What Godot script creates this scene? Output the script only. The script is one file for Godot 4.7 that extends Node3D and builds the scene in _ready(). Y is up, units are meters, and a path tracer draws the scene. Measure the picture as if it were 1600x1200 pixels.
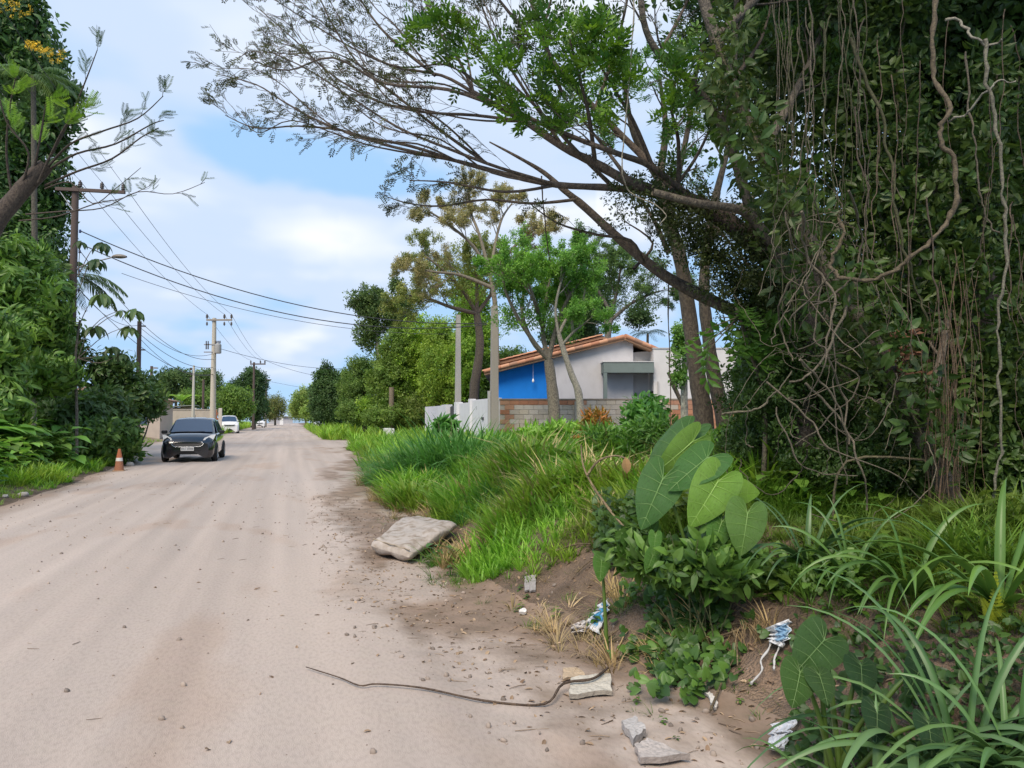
extends Node3D

# ---------------------------------------------------------------- helpers
# x = metres to the side of the camera across the road, -z = metres along the road, y = up.

const FOCAL := 1200.0
var eye := Vector3(0, 1.6, 0)
var look := Basis()
var rng := RandomNumberGenerator.new()
var names := {}
var M := {}
var N1 := FastNoiseLite.new()
var N2 := FastNoiseLite.new()
var N3 := FastNoiseLite.new()

func px(x: float, y: float, d: float) -> Vector3:
	return eye + look * Vector3((x - 800.0) / FOCAL * d, (600.0 - y) / FOCAL * d, -d)

func rf(a: float, b: float) -> float:
	return rng.randf_range(a, b)

func rv() -> Vector3:
	return Vector3(rng.randf_range(-1, 1), rng.randf_range(-1, 1), rng.randf_range(-1, 1))

func sm(a: float, b: float, x: float) -> float:
	return smoothstep(a, b, x)

func numbered(called: String) -> String:
	if not names.has(called):
		names[called] = 0
		return called
	names[called] += 1
	return "%s_%03d" % [called, names[called]]

func tag(o: Node, label: String, category: String, group := "", kind := "") -> void:
	o.set_meta("label", label)
	if category:
		o.set_meta("category", category)
	if group:
		o.set_meta("group", group)
	if kind:
		o.set_meta("kind", kind)

func thing(called: String, label: String, category: String, at := Vector3.ZERO, turn := 0.0, group := "") -> Node3D:
	var o := Node3D.new()
	o.name = numbered(called)
	add_child(o)
	o.position = at
	o.rotation.y = turn
	tag(o, label, category, group)
	return o

func part(called: String, mesh: Mesh, mat: Material, parent: Node) -> MeshInstance3D:
	var o := MeshInstance3D.new()
	o.name = called if parent != self else numbered(called)
	o.mesh = mesh
	o.material_override = mat
	parent.add_child(o, true)
	return o

func basis_to(dir: Vector3, up := Vector3.UP) -> Basis:
	# y axis along dir
	var y := dir.normalized()
	var x := up.cross(y)
	if x.length() < 0.01:
		x = Vector3.RIGHT.cross(y)
	x = x.normalized()
	return Basis(x, y, x.cross(y))

class MB:
	var v := PackedVector3Array()
	var n := PackedVector3Array()
	var c := PackedColorArray()
	var uv := PackedVector2Array()
	var ix := PackedInt32Array()
	var col := Color.WHITE

	func vert(p: Vector3, nn: Vector3, u := Vector2.ZERO) -> int:
		v.append(p)
		n.append(nn)
		c.append(col)
		uv.append(u)
		return v.size() - 1

	func face(a: int, b: int, d: int) -> void:
		var g := (v[d] - v[a]).cross(v[b] - v[a])
		if g.dot(n[a] + n[b] + n[d]) < 0.0:
			ix.append_array([a, d, b])
		else:
			ix.append_array([a, b, d])

	func tri(a: Vector3, b: Vector3, d: Vector3) -> void:
		var g := (d - a).cross(b - a).normalized()
		var i := vert(a, g)
		vert(b, g)
		vert(d, g)
		ix.append_array([i, i + 1, i + 2])

	func quad(a: Vector3, b: Vector3, d: Vector3, e: Vector3, out := Vector3.ZERO) -> void:
		var g := (d - a).cross(b - a).normalized()
		if out != Vector3.ZERO and g.dot(out) < 0.0:
			var t := b
			b = e
			e = t
			g = -g
		var i := vert(a, g, Vector2(0, 0))
		vert(b, g, Vector2(1, 0))
		vert(d, g, Vector2(1, 1))
		vert(e, g, Vector2(0, 1))
		ix.append_array([i, i + 1, i + 2, i, i + 2, i + 3])

	func box(at: Vector3, size: Vector3, b := Basis(), bev := 0.0) -> void:
		var h := size * 0.5
		for ax in 3:
			for s in [-1.0, 1.0]:
				var o := Vector3.ZERO
				o[ax] = s
				var i1 := (ax + 1) % 3
				var i2 := (ax + 2) % 3
				var q := []
				for k in [[-1, -1], [1, -1], [1, 1], [-1, 1]]:
					var p := Vector3.ZERO
					p[ax] = s * h[ax]
					p[i1] = k[0] * (h[i1] - bev)
					p[i2] = k[1] * (h[i2] - bev)
					q.append(at + b * p)
				quad(q[0], q[1], q[2], q[3], b * o)
		if bev > 0.0:
			for ax in 3:
				var i1 := (ax + 1) % 3
				var i2 := (ax + 2) % 3
				for s1 in [-1.0, 1.0]:
					for s2 in [-1.0, 1.0]:
						var q := []
						for k in [[-1, 0], [1, 0], [1, 1], [-1, 1]]:
							var p := Vector3.ZERO
							p[ax] = k[0] * (h[ax] - bev)
							p[i1] = s1 * (h[i1] - (bev if k[1] == 1 else 0.0))
							p[i2] = s2 * (h[i2] - (0.0 if k[1] == 1 else bev))
							q.append(at + b * p)
						var o := Vector3.ZERO
						o[i1] = s1
						o[i2] = s2
						quad(q[0], q[1], q[2], q[3], b * o)

	func tube(pts: PackedVector3Array, rad: PackedFloat32Array, sides: int, cap := true) -> void:
		var m := pts.size()
		if m < 2:
			return
		var t := (pts[1] - pts[0]).normalized()
		var x := t.cross(Vector3.UP)
		if x.length() < 0.1:
			x = t.cross(Vector3.RIGHT)
		x = x.normalized()
		var first := v.size()
		var run := 0.0
		for i in m:
			if i > 0:
				run += pts[i].distance_to(pts[i - 1])
			if i < m - 1 and i > 0:
				t = (pts[i + 1] - pts[i - 1]).normalized()
			elif i == m - 1:
				t = (pts[i] - pts[i - 1]).normalized()
			x = (x - t * x.dot(t)).normalized()
			var y := t.cross(x)
			for k in sides:
				var a := TAU * k / sides
				var d := x * cos(a) + y * sin(a)
				vert(pts[i] + d * rad[i], d, Vector2(float(k) / sides, run))
		for i in m - 1:
			for k in sides:
				var a := first + i * sides + k
				var b := first + i * sides + (k + 1) % sides
				ix.append_array([a, b + sides, b, a, a + sides, b + sides])
		if cap and sides > 3:
			for e in [0, m - 1]:
				var cn: Vector3 = (pts[0] - pts[1]).normalized() if e == 0 else (pts[m - 1] - pts[m - 2]).normalized()
				var mid := vert(pts[e], cn)
				var ring := v.size()
				for k in sides:
					vert(v[first + e * sides + k], cn)
				for k in sides:
					face(mid, ring + k, ring + (k + 1) % sides)

	func grid(rows: Array, closed := false) -> void:
		# rows: array of PackedVector3Array of equal length; smooth normals
		var w: int = rows[0].size()
		var hN := rows.size()
		var first := v.size()
		for r in hN:
			for k in w:
				var a: Vector3 = rows[r][(k + 1) % w if closed else mini(k + 1, w - 1)] - rows[r][(k - 1 + w) % w if closed else maxi(k - 1, 0)]
				var b: Vector3 = rows[mini(r + 1, hN - 1)][k] - rows[maxi(r - 1, 0)][k]
				var nn := b.cross(a)
				nn = nn.normalized() if nn.length() > 1e-9 else Vector3.UP
				vert(rows[r][k], nn, Vector2(float(k) / (w - 1), float(r) / (hN - 1)))
		for r in hN - 1:
			for k in (w if closed else w - 1):
				var a := first + r * w + k
				var b := first + r * w + (k + 1) % w
				face(a, b, b + w)
				face(a, b + w, a + w)

	func lathe(prof: Array, sides: int, at := Vector3.ZERO, b := Basis()) -> void:
		var rows := []
		for p in prof:
			var row := PackedVector3Array()
			for k in sides:
				var a := TAU * k / sides
				row.append(at + b * Vector3(cos(a) * p[0], p[1], sin(a) * p[0]))
			rows.append(row)
		var f := v.size()
		grid(rows, true)
		# make normals point away from the axis
		for i in range(f, v.size()):
			var d := b.transposed() * (v[i] - at)
			var r := b * Vector3(d.x, 0, d.z)
			if r.length() > 1e-5 and n[i].dot(r) < -1e-4:
				n[i] = -n[i]
		for i in range(0, ix.size(), 3):
			if ix[i] >= f:
				var g := (v[ix[i + 2]] - v[ix[i]]).cross(v[ix[i + 1]] - v[ix[i]])
				if g.dot(n[ix[i]] + n[ix[i + 1]] + n[ix[i + 2]]) < 0.0:
					var q := ix[i + 1]
					ix[i + 1] = ix[i + 2]
					ix[i + 2] = q

	# a leaf: midrib from p along d (bending towards g), widths by t, folded up by fold
	func leaf(p: Vector3, d: Vector3, up: Vector3, ln: float, wd: float, segs: int, droop: float, fold: float, peak := 0.4) -> void:
		var side := d.cross(up).normalized()
		var dir := d.normalized()
		var pm := p
		var pl := p
		var pr := p
		for i in range(1, segs + 1):
			var t := float(i) / segs
			dir = (dir - up * droop / segs).normalized()
			var q := pm + dir * ln / segs
			var w := wd * 0.5 * (sin(PI * pow(t, log(0.5) / log(peak))) if i < segs else 0.0)
			var lift := side.cross(dir).normalized() * w * fold
			var ql := q - side * w + lift
			var qr := q + side * w + lift
			if i == 1:
				if segs == 1:
					return
				tri(p, ql, q)
				tri(p, q, qr)
			elif i == segs:
				tri(pl, q, pm)
				tri(pm, q, pr)
			else:
				tri(pl, ql, q)
				tri(pl, q, pm)
				tri(pm, q, qr)
				tri(pm, qr, pr)
			pm = q
			pl = ql
			pr = qr

	# long arching strap leaf with a shallow channel and smooth shading
	func strap(p: Vector3, d: Vector3, bend: Vector3, ln: float, wd: float, segs: int, twist := 0.0) -> void:
		var dir := d.normalized()
		var side := dir.cross(bend).normalized()
		var rows := []
		for i in segs + 1:
			var t := float(i) / segs
			var w := wd * 0.5 * (0.55 + 0.45 * sin(minf(t * 2.5, 1.0) * PI * 0.5)) * pow(1.0 - pow(t, 2.6), 0.9)
			w = maxf(w, 0.0006)
			var sd := side.rotated(dir, twist * t)
			var up := sd.cross(dir).normalized()
			rows.append(PackedVector3Array([p - sd * w + up * w * 0.45, p - sd * w * 0.45 + up * w * 0.08, p, p + sd * w * 0.45 + up * w * 0.08, p + sd * w + up * w * 0.45]))
			dir = (dir + bend * (0.35 + 1.3 * t) / segs).normalized()
			p += dir * ln / segs
		grid(rows)

	func blade(p: Vector3, d: Vector3, bend: Vector3, ln: float, wd: float, segs: int) -> void:
		var dir := d.normalized()
		var side := dir.cross(bend).normalized()
		if side.length() < 0.5:
			side = Vector3.RIGHT
		var a := p - side * wd * 0.35
		var b := p + side * wd * 0.35
		for i in range(1, segs + 1):
			var t := float(i) / segs
			dir = (dir + bend / segs).normalized()
			p += dir * ln / segs
			var w := wd * 0.5 * (1.0 - pow(t, 2.2)) * (0.75 + 0.25 * sin(t * PI))
			var e := p - side * w
			var f := p + side * w
			tri(a, f, b)
			if i < segs:
				tri(a, e, f)
			a = e
			b = f

	func mesh() -> ArrayMesh:
		var arr := []
		arr.resize(Mesh.ARRAY_MAX)
		arr[Mesh.ARRAY_VERTEX] = v
		arr[Mesh.ARRAY_NORMAL] = n
		arr[Mesh.ARRAY_COLOR] = c
		arr[Mesh.ARRAY_TEX_UV] = uv
		arr[Mesh.ARRAY_INDEX] = ix
		var m := ArrayMesh.new()
		m.add_surface_from_arrays(Mesh.PRIMITIVE_TRIANGLES, arr)
		return m

class Crop:
	# placed copies of one leaf mesh
	var t: Array[Transform3D] = []
	var c := PackedColorArray()
	func add(tr: Transform3D, col: Color) -> void:
		t.append(tr)
		c.append(col)

func plant_crop(called: String, crop: Crop, mesh: Mesh, mat: Material, parent: Node) -> MultiMeshInstance3D:
	var mm := MultiMesh.new()
	mm.transform_format = MultiMesh.TRANSFORM_3D
	mm.use_colors = true
	mm.mesh = mesh
	mm.instance_count = crop.t.size()
	for i in crop.t.size():
		mm.set_instance_transform(i, crop.t[i])
		mm.set_instance_color(i, crop.c[i])
	var o := MultiMeshInstance3D.new()
	o.multimesh = mm
	o.material_override = mat
	o.name = called if parent != self else numbered(called)
	parent.add_child(o, true)
	return o

func mat(c: Color, rough := 0.8, metal := 0.0) -> StandardMaterial3D:
	# c in linear (real-world base colour) values
	var m := StandardMaterial3D.new()
	m.albedo_color = c.linear_to_srgb()
	m.roughness = rough
	m.metallic = metal
	return m

func vmat(rough := 0.8, back := 0.0) -> StandardMaterial3D:
	var m := StandardMaterial3D.new()
	m.vertex_color_use_as_albedo = true
	m.roughness = rough
	if back > 0.0:
		m.backlight_enabled = true
		m.backlight = Color(back, back, back * 0.7).linear_to_srgb()
	return m

func noise_tex(size: int, freq: float, oct: int, ramp: Array, sd := 1, type := FastNoiseLite.TYPE_SIMPLEX_SMOOTH, stretch := Vector3.ZERO) -> NoiseTexture2D:
	var f := FastNoiseLite.new()
	f.seed = sd
	f.frequency = freq
	f.noise_type = type
	f.fractal_octaves = oct
	var t := NoiseTexture2D.new()
	t.width = size
	t.height = size
	t.seamless = true
	t.noise = f
	if ramp:
		var g := Gradient.new()
		var off := PackedFloat32Array()
		var cols := PackedColorArray()
		for r in ramp:
			off.append(r[0])
			cols.append((r[1] as Color).linear_to_srgb())
		g.offsets = off
		g.colors = cols
		t.color_ramp = g
	return t

func triplanar(m: StandardMaterial3D, tex: Texture2D, scale: Vector3, bump: Texture2D = null, bump_cm := 0.0, world := true) -> StandardMaterial3D:
	m.albedo_texture = tex
	m.uv1_triplanar = true
	m.uv1_world_triplanar = world
	m.uv1_scale = scale
	if bump:
		m.heightmap_enabled = true
		m.heightmap_texture = bump
		m.heightmap_scale = bump_cm
	return m

func grey(a: float) -> Color:
	return Color(a, a, a)

# ---------------------------------------------------------------- the lie of the land
func edge_r(f: float) -> float:
	# right edge of the pale sand of the road
	var e := 0.45 + 0.9 * sm(7.0, 2.5, f) + 1.5 * sm(10.0, 38.0, f)
	return e + 0.18 * N1.get_noise_2d(f * 3.0, 7.0) + 4.5 * sm(42.0, 47.0, f) * sm(56.0, 51.0, f)

func edge_l(f: float) -> float:
	return -4.9 - 1.0 * sm(18.0, 42.0, f) - 2.2 * sm(29.0, 36.0, f) * sm(66.0, 54.0, f) + 0.2 * N1.get_noise_2d(f * 2.0, 77.0)

func foot(f: float) -> float:
	# where the right bank starts
	return 1.65 + 0.6 * sm(7.0, 3.0, f) + 0.9 * sm(14.0, 36.0, f) + 0.15 * N1.get_noise_2d(f * 5.0, 31.0) + 5.0 * sm(42.0, 47.0, f) * sm(56.0, 51.0, f)

func land(x: float, z: float) -> float:
	var f := -z
	var h := 0.02 * N1.get_noise_2d(x * 2.0, z * 2.0)
	# shallow wheel ruts worn into the sand
	for t in [-3.55, -2.05, -1.1, 0.25]:
		var u: float = x - t - 0.25 * N1.get_noise_2d(f * 0.5, t * 9.0)
		if absf(u) < 0.7:
			h += -0.020 * exp(-u * u * 32.0) + 0.010 * exp(-pow(absf(u) - 0.3, 2.0) * 60.0)
	var e := foot(f)
	if x > e - 0.3:
		var u := x - e
		var big := 0.55 * sm(20.0, 9.0, f) + 0.22
		big *= 1.0 - 0.9 * sm(44.0, 48.0, f)
		h += big * sm(0.0, 1.5 + 0.8 * sm(6.0, 14.0, f), u) + 0.14 * sm(2.0, 6.0, u) * sm(44.0, 40.0, f)
		h += 0.09 * sm(0.0, 0.5, u) * N2.get_noise_2d(x * 9.0, z * 9.0) * sm(14.0, 8.0, f)
		h += 0.10 * sm(0.2, 1.5, u) * N1.get_noise_2d(x * 6.0, z * 6.0)
	var w := edge_l(f) - x
	if w > 0.0:
		h += 0.22 * sm(0.0, 1.5, w) + 0.05 * sm(0.0, 1.0, w) * N1.get_noise_2d(x * 6.0, z * 6.0)
	if x > edge_r(f) and x < e + 0.6:
		h += 0.025 * N2.get_noise_2d(x * 14.0, z * 14.0) * sm(30.0, 10.0, f)
	if f < 16.0:
		h += 0.006 * N2.get_noise_2d(x * 22.0, z * 7.0)
	return h

func ground_at(x: float, y: float, guess := 0.0) -> Vector3:
	# where the sight line through a pixel meets the land
	var d := (px(x, y, 1.0) - eye)
	var t := 1.0
	while t < 200.0:
		var p := eye + d * t
		if p.y <= land(p.x, p.z):
			return Vector3(p.x, land(p.x, p.z), p.z)
		t += 0.02 + t * 0.002
	return eye + d * 200.0

func sit(p: Vector3, up := 0.0) -> Vector3:
	return Vector3(p.x, land(p.x, p.z) + up, p.z)

# ---------------------------------------------------------------- scene
func _ready() -> void:
	rng.seed = 20240611
	N1.seed = 11
	N1.frequency = 0.11
	N1.fractal_octaves = 3
	N2.seed = 23
	N2.frequency = 0.11
	N2.fractal_octaves = 4
	N3.seed = 37
	N3.frequency = 0.05
	N3.fractal_octaves = 5
	var yaw := -atan(348.0 / FOCAL)
	look = Basis.from_euler(Vector3(atan(52.0 / FOCAL), yaw, 0))
	var cam := Camera3D.new()
	cam.name = "camera"
	cam.fov = rad_to_deg(2.0 * atan(600.0 / FOCAL))
	cam.near = 0.05
	cam.far = 4000.0
	cam.transform = Transform3D(look, eye)
	add_child(cam)
	cam.current = true
	var env := Environment.new()
	env.background_mode = Environment.BG_SKY
	var sky := Sky.new()
	sky.sky_material = make_sky()
	env.sky = sky
	env.background_energy_multiplier = 1.0
	env.tonemap_mode = Environment.TONE_MAPPER_LINEAR
	env.tonemap_exposure = 1.05
	env.sdfgi_enabled = true
	env.ssao_enabled = true
	env.ssil_enabled = true
	var we := WorldEnvironment.new()
	we.name = "environment"
	we.environment = env
	add_child(we)
	var sun := DirectionalLight3D.new()
	sun.name = "sun"
	sun.light_energy = 1.25
	sun.light_color = Color(1.0, 0.94, 0.86)
	sun.light_angular_distance = 32.0
	sun.shadow_enabled = true
	sun.basis = Basis.looking_at(-Vector3(-0.5, 1.0, 0.72).normalized())
	add_child(sun)

	materials()
	leaf_meshes()
	make_land()
	make_house()
	make_wires_and_poles()
	make_far()
	make_vehicles()
	make_small_things()
	make_center_trees()
	make_left_side()
	make_big_tree()
	leaf_gain = 1.05
	make_jungle()
	make_curtains()
	make_lianas()
	leaf_gain = 1.0
	make_near_plants()
	leaf_gain = 1.85
	make_grass()
	leaf_gain = 1.0
	make_litter()

func make_sky() -> PanoramaSkyMaterial:
	var w := 2048
	var h := 1024
	var im := Image.create(w, h, false, Image.FORMAT_RGBF)
	var cn := FastNoiseLite.new()
	cn.seed = 21
	cn.frequency = 0.75
	cn.fractal_octaves = 5
	cn.fractal_gain = 0.52
	var blue := Color(0.33, 0.59, 0.98)
	var low := Color(0.50, 0.73, 1.0)
	var puff := Color(1.0, 1.02, 1.06)
	var veil := Color(0.63, 0.76, 0.97)
	# clouds and gaps that the photograph shows: pixel, size in degrees, strength
	var spots := []
	for s in [[530, 365, 4.5, 2.2, 0.5], [460, 385, 4.0, 1.4, 0.25], [400, 240, 5.0, 1.9, -0.55], [600, 268, 6.0, 1.9, -0.7], [480, 268, 5.0, 1.5, -0.4], [930, 290, 7.0, 3.0, -0.7], [300, 330, 8.0, 2.5, 0.25], [200, 90, 14.0, 7.0, 0.2], [560, 430, 12.0, 1.5, 0.2], [500, 60, 16.0, 6.0, 0.3], [900, 120, 16.0, 8.0, 0.25], [420, 540, 2.5, 0.9, 0.3], [1010, 350, 6.0, 2.0, 0.3], [980, 500, 5.0, 4.0, -0.4]]:
		var d := (px(s[0], s[1], 1.0) - eye).normalized()
		spots.append([atan2(d.x, -d.z), asin(d.y), deg_to_rad(s[2]), deg_to_rad(s[3]), s[4]])
	for j in h:
		var el := PI * 0.5 - PI * (j + 0.5) / h
		if el < -0.02:
			for i in w:
				im.set_pixel(i, j, low)
			continue
		var s := maxf(sin(el), 0.0)
		var ce := cos(el)
		var base := low.lerp(blue, pow(s, 0.42))
		for i in w:
			var az := wrapf(TAU * (i + 0.5) / w, -PI, PI)
			var dx := sin(az) * ce
			var dz := -cos(az) * ce
			var k := 1.0 / (s + 0.16)
			var q := cn.get_noise_3d(dx * k * 1.15, dz * k * 1.15, s * 2.0)
			var m := cn.get_noise_3d(dx * k * 0.35 + 9.0, dz * k * 0.35, 3.0)
			var cov := 0.34 + q * 1.25 + m * 0.4
			if absf(az) < 1.2 and el < 0.8:
				for sp in spots:
					var a: float = (az - sp[0]) / sp[2]
					var b: float = (el - sp[1]) / sp[3]
					var r := maxf(a * a + b * b + q * 1.6 + 0.5 * q * sign(a), 0.0)
					if r < 6.0:
						cov += sp[4] * exp(-r)
			cov += 0.06 * smoothstep(0.25, 0.0, el) - 0.15 * smoothstep(0.12, 0.0, el)
			var c := base.lerp(veil, smoothstep(-0.05, 0.5, cov))
			c = c.lerp(puff, smoothstep(0.55, 1.25, cov))
			im.set_pixel(i, j, c)
	var m := PanoramaSkyMaterial.new()
	m.panorama = ImageTexture.create_from_image(im)
	return m

func materials() -> void:
	var grain := noise_tex(1024, 0.05, 5, [[0.0, grey(0.62)], [0.42, grey(0.88)], [0.6, grey(1.0)], [1.0, grey(1.12)]], 3)
	var bumps := noise_tex(1024, 0.03, 5, [], 4)
	var fine := noise_tex(1024, 0.14, 4, [], 14)
	M.sand = triplanar(vmat(0.95), noise_tex(1024, 0.035, 6, [[0.0, grey(0.78)], [0.4, grey(0.92)], [0.62, grey(0.98)], [1.0, grey(1.0)]], 3), Vector3(0.9, 0.9, 0.4), fine, 0.16)
	M.soil = triplanar(vmat(0.95), noise_tex(1024, 0.06, 6, [[0.0, grey(0.35)], [0.4, grey(0.7)], [0.6, grey(0.92)], [1.0, grey(1.0)]], 8), Vector3(1.1, 1.1, 1.1), bumps, 3.5)
	M.leaf = vmat(0.45, 0.75)
	M.leaf_far = vmat(0.6, 0.7)
	M.grass = vmat(0.5, 0.9)
	M.dry = vmat(0.85, 0.2)
	M.petal = vmat(0.6, 0.4)
	var bark_t := noise_tex(512, 0.02, 5, [[0.0, grey(0.25)], [0.4, grey(0.5)], [0.56, grey(0.68)], [0.6, Color(0.98, 1.0, 0.92)], [0.72, Color(0.85, 0.88, 0.78)], [0.76, grey(0.6)], [1.0, grey(0.7)]], 21)
	M.bark = triplanar(vmat(0.92), bark_t, Vector3(1.6, 0.9, 1.6), bumps, 1.5)
	M.liana = triplanar(vmat(0.85), bark_t, Vector3(4, 3, 4), bumps, 0.5)
	M.vplain = vmat(0.8)
	M.vgloss = vmat(0.35)
	var plaster_t := noise_tex(512, 0.012, 5, [[0.0, grey(0.86)], [0.5, grey(0.96)], [1.0, grey(1.0)]], 31)
	M.plaster_t = plaster_t
	M.grain = grain
	M.bumps = bumps
	M.concrete = rough(Color(0.42, 0.40, 0.36))
	M.wood_pole = rough(Color(0.105, 0.075, 0.065))
	M.grey_wood = rough(Color(0.25, 0.23, 0.2))
	M.steel = mat(Color(0.3, 0.3, 0.31), 0.5, 0.6)
	M.ceramic = mat(Color(0.07, 0.055, 0.05), 0.3)
	M.cable = mat(Color(0.035, 0.035, 0.04), 0.6)
	M.tile = rough(Color(0.5, 0.235, 0.135))
	M.tyre = mat(Color(0.02, 0.02, 0.02), 0.85)
	M.rim = mat(Color(0.35, 0.35, 0.36), 0.35, 0.7)
	M.glass = mat(Color(0.03, 0.05, 0.09), 0.06)
	M.glass.metallic_specular = 0.8
	M.chrome = mat(Color(0.6, 0.6, 0.6), 0.2, 0.9)
	M.black_trim = mat(Color(0.012, 0.012, 0.013), 0.5)
	M.lamp = mat(Color(0.55, 0.53, 0.5), 0.12)
	M.lamp.clearcoat_enabled = true
	M.white = plaster(Color(0.66, 0.66, 0.7))

func make_land() -> void:
	# one sheet: rows along the road, closer together near the camera
	var fs := PackedFloat32Array()
	var f := -3.0
	while f < 220.0:
		fs.append(f)
		f += clampf(0.035 + 0.0028 * maxf(f - 1.0, 0.0), 0.035, 2.5)
	var xs_road := []
	var n_road := 120
	var rows_r := []
	var rows_g := []
	var cols_r := []
	var cols_g := []
	var gx := PackedFloat32Array()
	var x := 0.0
	while x < 14.0:
		gx.append(x)
		x += 0.05 + x * 0.028
	for s in [20.0, 35.0, 60.0, 120.0, 400.0]:
		gx.append(s)
	var road := MB.new()
	var bank := MB.new()
	var verge := MB.new()
	var sandc := Color(0.405, 0.335, 0.288)
	var pale := Color(0.435, 0.36, 0.31)
	var warm := Color(0.37, 0.265, 0.2)
	var dirt := Color(0.25, 0.175, 0.125)
	var mud := Color(0.15, 0.105, 0.07)
	var soil := Color(0.12, 0.085, 0.05)
	var ri := PackedInt32Array()
	for r in fs.size():
		var ff := fs[r]
		var er := foot(ff) + 0.25
		var el := edge_l(ff) - 0.1
		for k in n_road + 1:
			var xx := lerpf(el, er, float(k) / n_road)
			var z := -ff
			var u := xx - edge_r(ff)
			var nz := N2.get_noise_2d(xx * 5.0, z * 1.6)
			var nb := N1.get_noise_2d(xx * 1.4, z * 0.5 + 40.0)
			var nf := N2.get_noise_2d(xx * 26.0, z * 22.0)
			var c := sandc.lerp(pale, clampf(0.5 + nb * 1.6, 0, 1))
			c = c.lerp(warm, clampf(nz * 2.2 - 0.35 + 0.5 * sm(-0.9, 0.2, u) - 0.2, 0, 0.45))
			c = c * (1.0 + 0.16 * N2.get_noise_2d(xx * 9.0, z * 0.22) + 0.10 * N1.get_noise_2d(xx * 30.0, z * 0.5))
			var d := sm(-0.05, 0.75, u + nz * 0.9 + nf * 0.35 - 0.25 * N1.get_noise_2d(xx * 7.0, z * 7.0))
			c = c.lerp(dirt.lerp(mud, clampf(0.35 + nf * 1.4, 0, 1)), d * 0.92)
			# tongues of washed sand over the dirt
			c = c.lerp(pale, d * sm(0.22, 0.42, N2.get_noise_2d(xx * 4.0 + 50.0, z * 2.0)) * 0.75)
			var wl := xx - edge_l(ff)
			c = c.lerp(dirt, 0.8 * sm(0.55, 0.0, wl + nz * 0.5))
			road.col = c
			road.vert(Vector3(xx, land(xx, z), z), Vector3.UP)
		for k in gx.size():
			var xx := er + gx[k]
			var z := -ff
			var nf := N2.get_noise_2d(xx * 16.0, z * 16.0)
			var u := xx - foot(ff)
			var c := dirt.lerp(mud, clampf(0.5 + nf * 1.6, 0, 1)).lerp(soil, sm(0.6, 1.8, u))
			c = c.lerp(Color(0.33, 0.23, 0.16), clampf(N1.get_noise_2d(xx * 8.0, z * 8.0) * 2.5 - 0.25, 0, 0.7) * sm(2.0, 0.6, u))
			bank.col = c
			bank.vert(Vector3(xx, land(xx, z), z), Vector3.UP)
			xx = el - gx[k]
			nf = N2.get_noise_2d(xx * 12.0, z * 12.0)
			c = dirt.lerp(soil, clampf(0.55 + nf, 0, 1))
			if ff > 29.0 and ff < 80.0:
				c = c.lerp(Color(0.42, 0.33, 0.25), sm(0.0, 0.3, nf + 0.25) * sm(5.0, 2.5, gx[k]))
			verge.col = c
			verge.vert(Vector3(xx, land(xx, z), z), Vector3.UP)
	for a in [[road, n_road + 1, "road", M.sand], [bank, gx.size(), "ground", M.soil], [verge, gx.size(), "ground", M.soil]]:
		var mb: MB = a[0]
		var w: int = a[1]
		var rows := fs.size()
		for r in rows:
			for k in w:
				var i := r * w + k
				var p := mb.v[r * w + mini(k + 1, w - 1)] - mb.v[r * w + maxi(k - 1, 0)]
				var q := mb.v[mini(r + 1, rows - 1) * w + k] - mb.v[maxi(r - 1, 0) * w + k]
				var nn := p.cross(q).normalized()
				mb.n[i] = nn if nn.y > 0.0 else -nn
		for r in rows - 1:
			for k in w - 1:
				var i := r * w + k
				mb.face(i, i + 1, i + w)
				mb.face(i + 1, i + w + 1, i + w)
		var o := part(a[2], mb.mesh(), a[3], self)
		o.set_meta("kind", "structure")
	# the sea beyond the end of the road
	var sea := MB.new()
	sea.quad(Vector3(-900, -0.4, -219), Vector3(900, -0.4, -219), Vector3(900, -0.4, -3500), Vector3(-900, -0.4, -3500), Vector3.UP)
	var so := part("sea", sea.mesh(), mat(Color(0.10, 0.2, 0.28), 0.25), self)
	so.set_meta("kind", "structure")
	var sandbeach := MB.new()
	sandbeach.quad(Vector3(-300, 0.02, -217.5), Vector3(300, 0.02, -217.5), Vector3(300, -0.38, -235), Vector3(-300, -0.38, -235), Vector3.UP)
	var be := part("beach", sandbeach.mesh(), mat(Color(0.55, 0.47, 0.4), 0.9), self)
	be.set_meta("kind", "structure")

func plaster(c: Color) -> StandardMaterial3D:
	return triplanar(mat(c, 0.9), M.plaster_t, Vector3(0.35, 0.2, 0.35), M.bumps, 0.3)

func rough(c: Color) -> StandardMaterial3D:
	return triplanar(mat(c, 0.92), M.grain, Vector3(0.8, 0.8, 0.8), M.bumps, 0.6)

# ---------------------------------------------------------------- leaves and trees
var L := {}
var leaf_gain := 1.5   # brightness put into the leaf colours, set area by area

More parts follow.
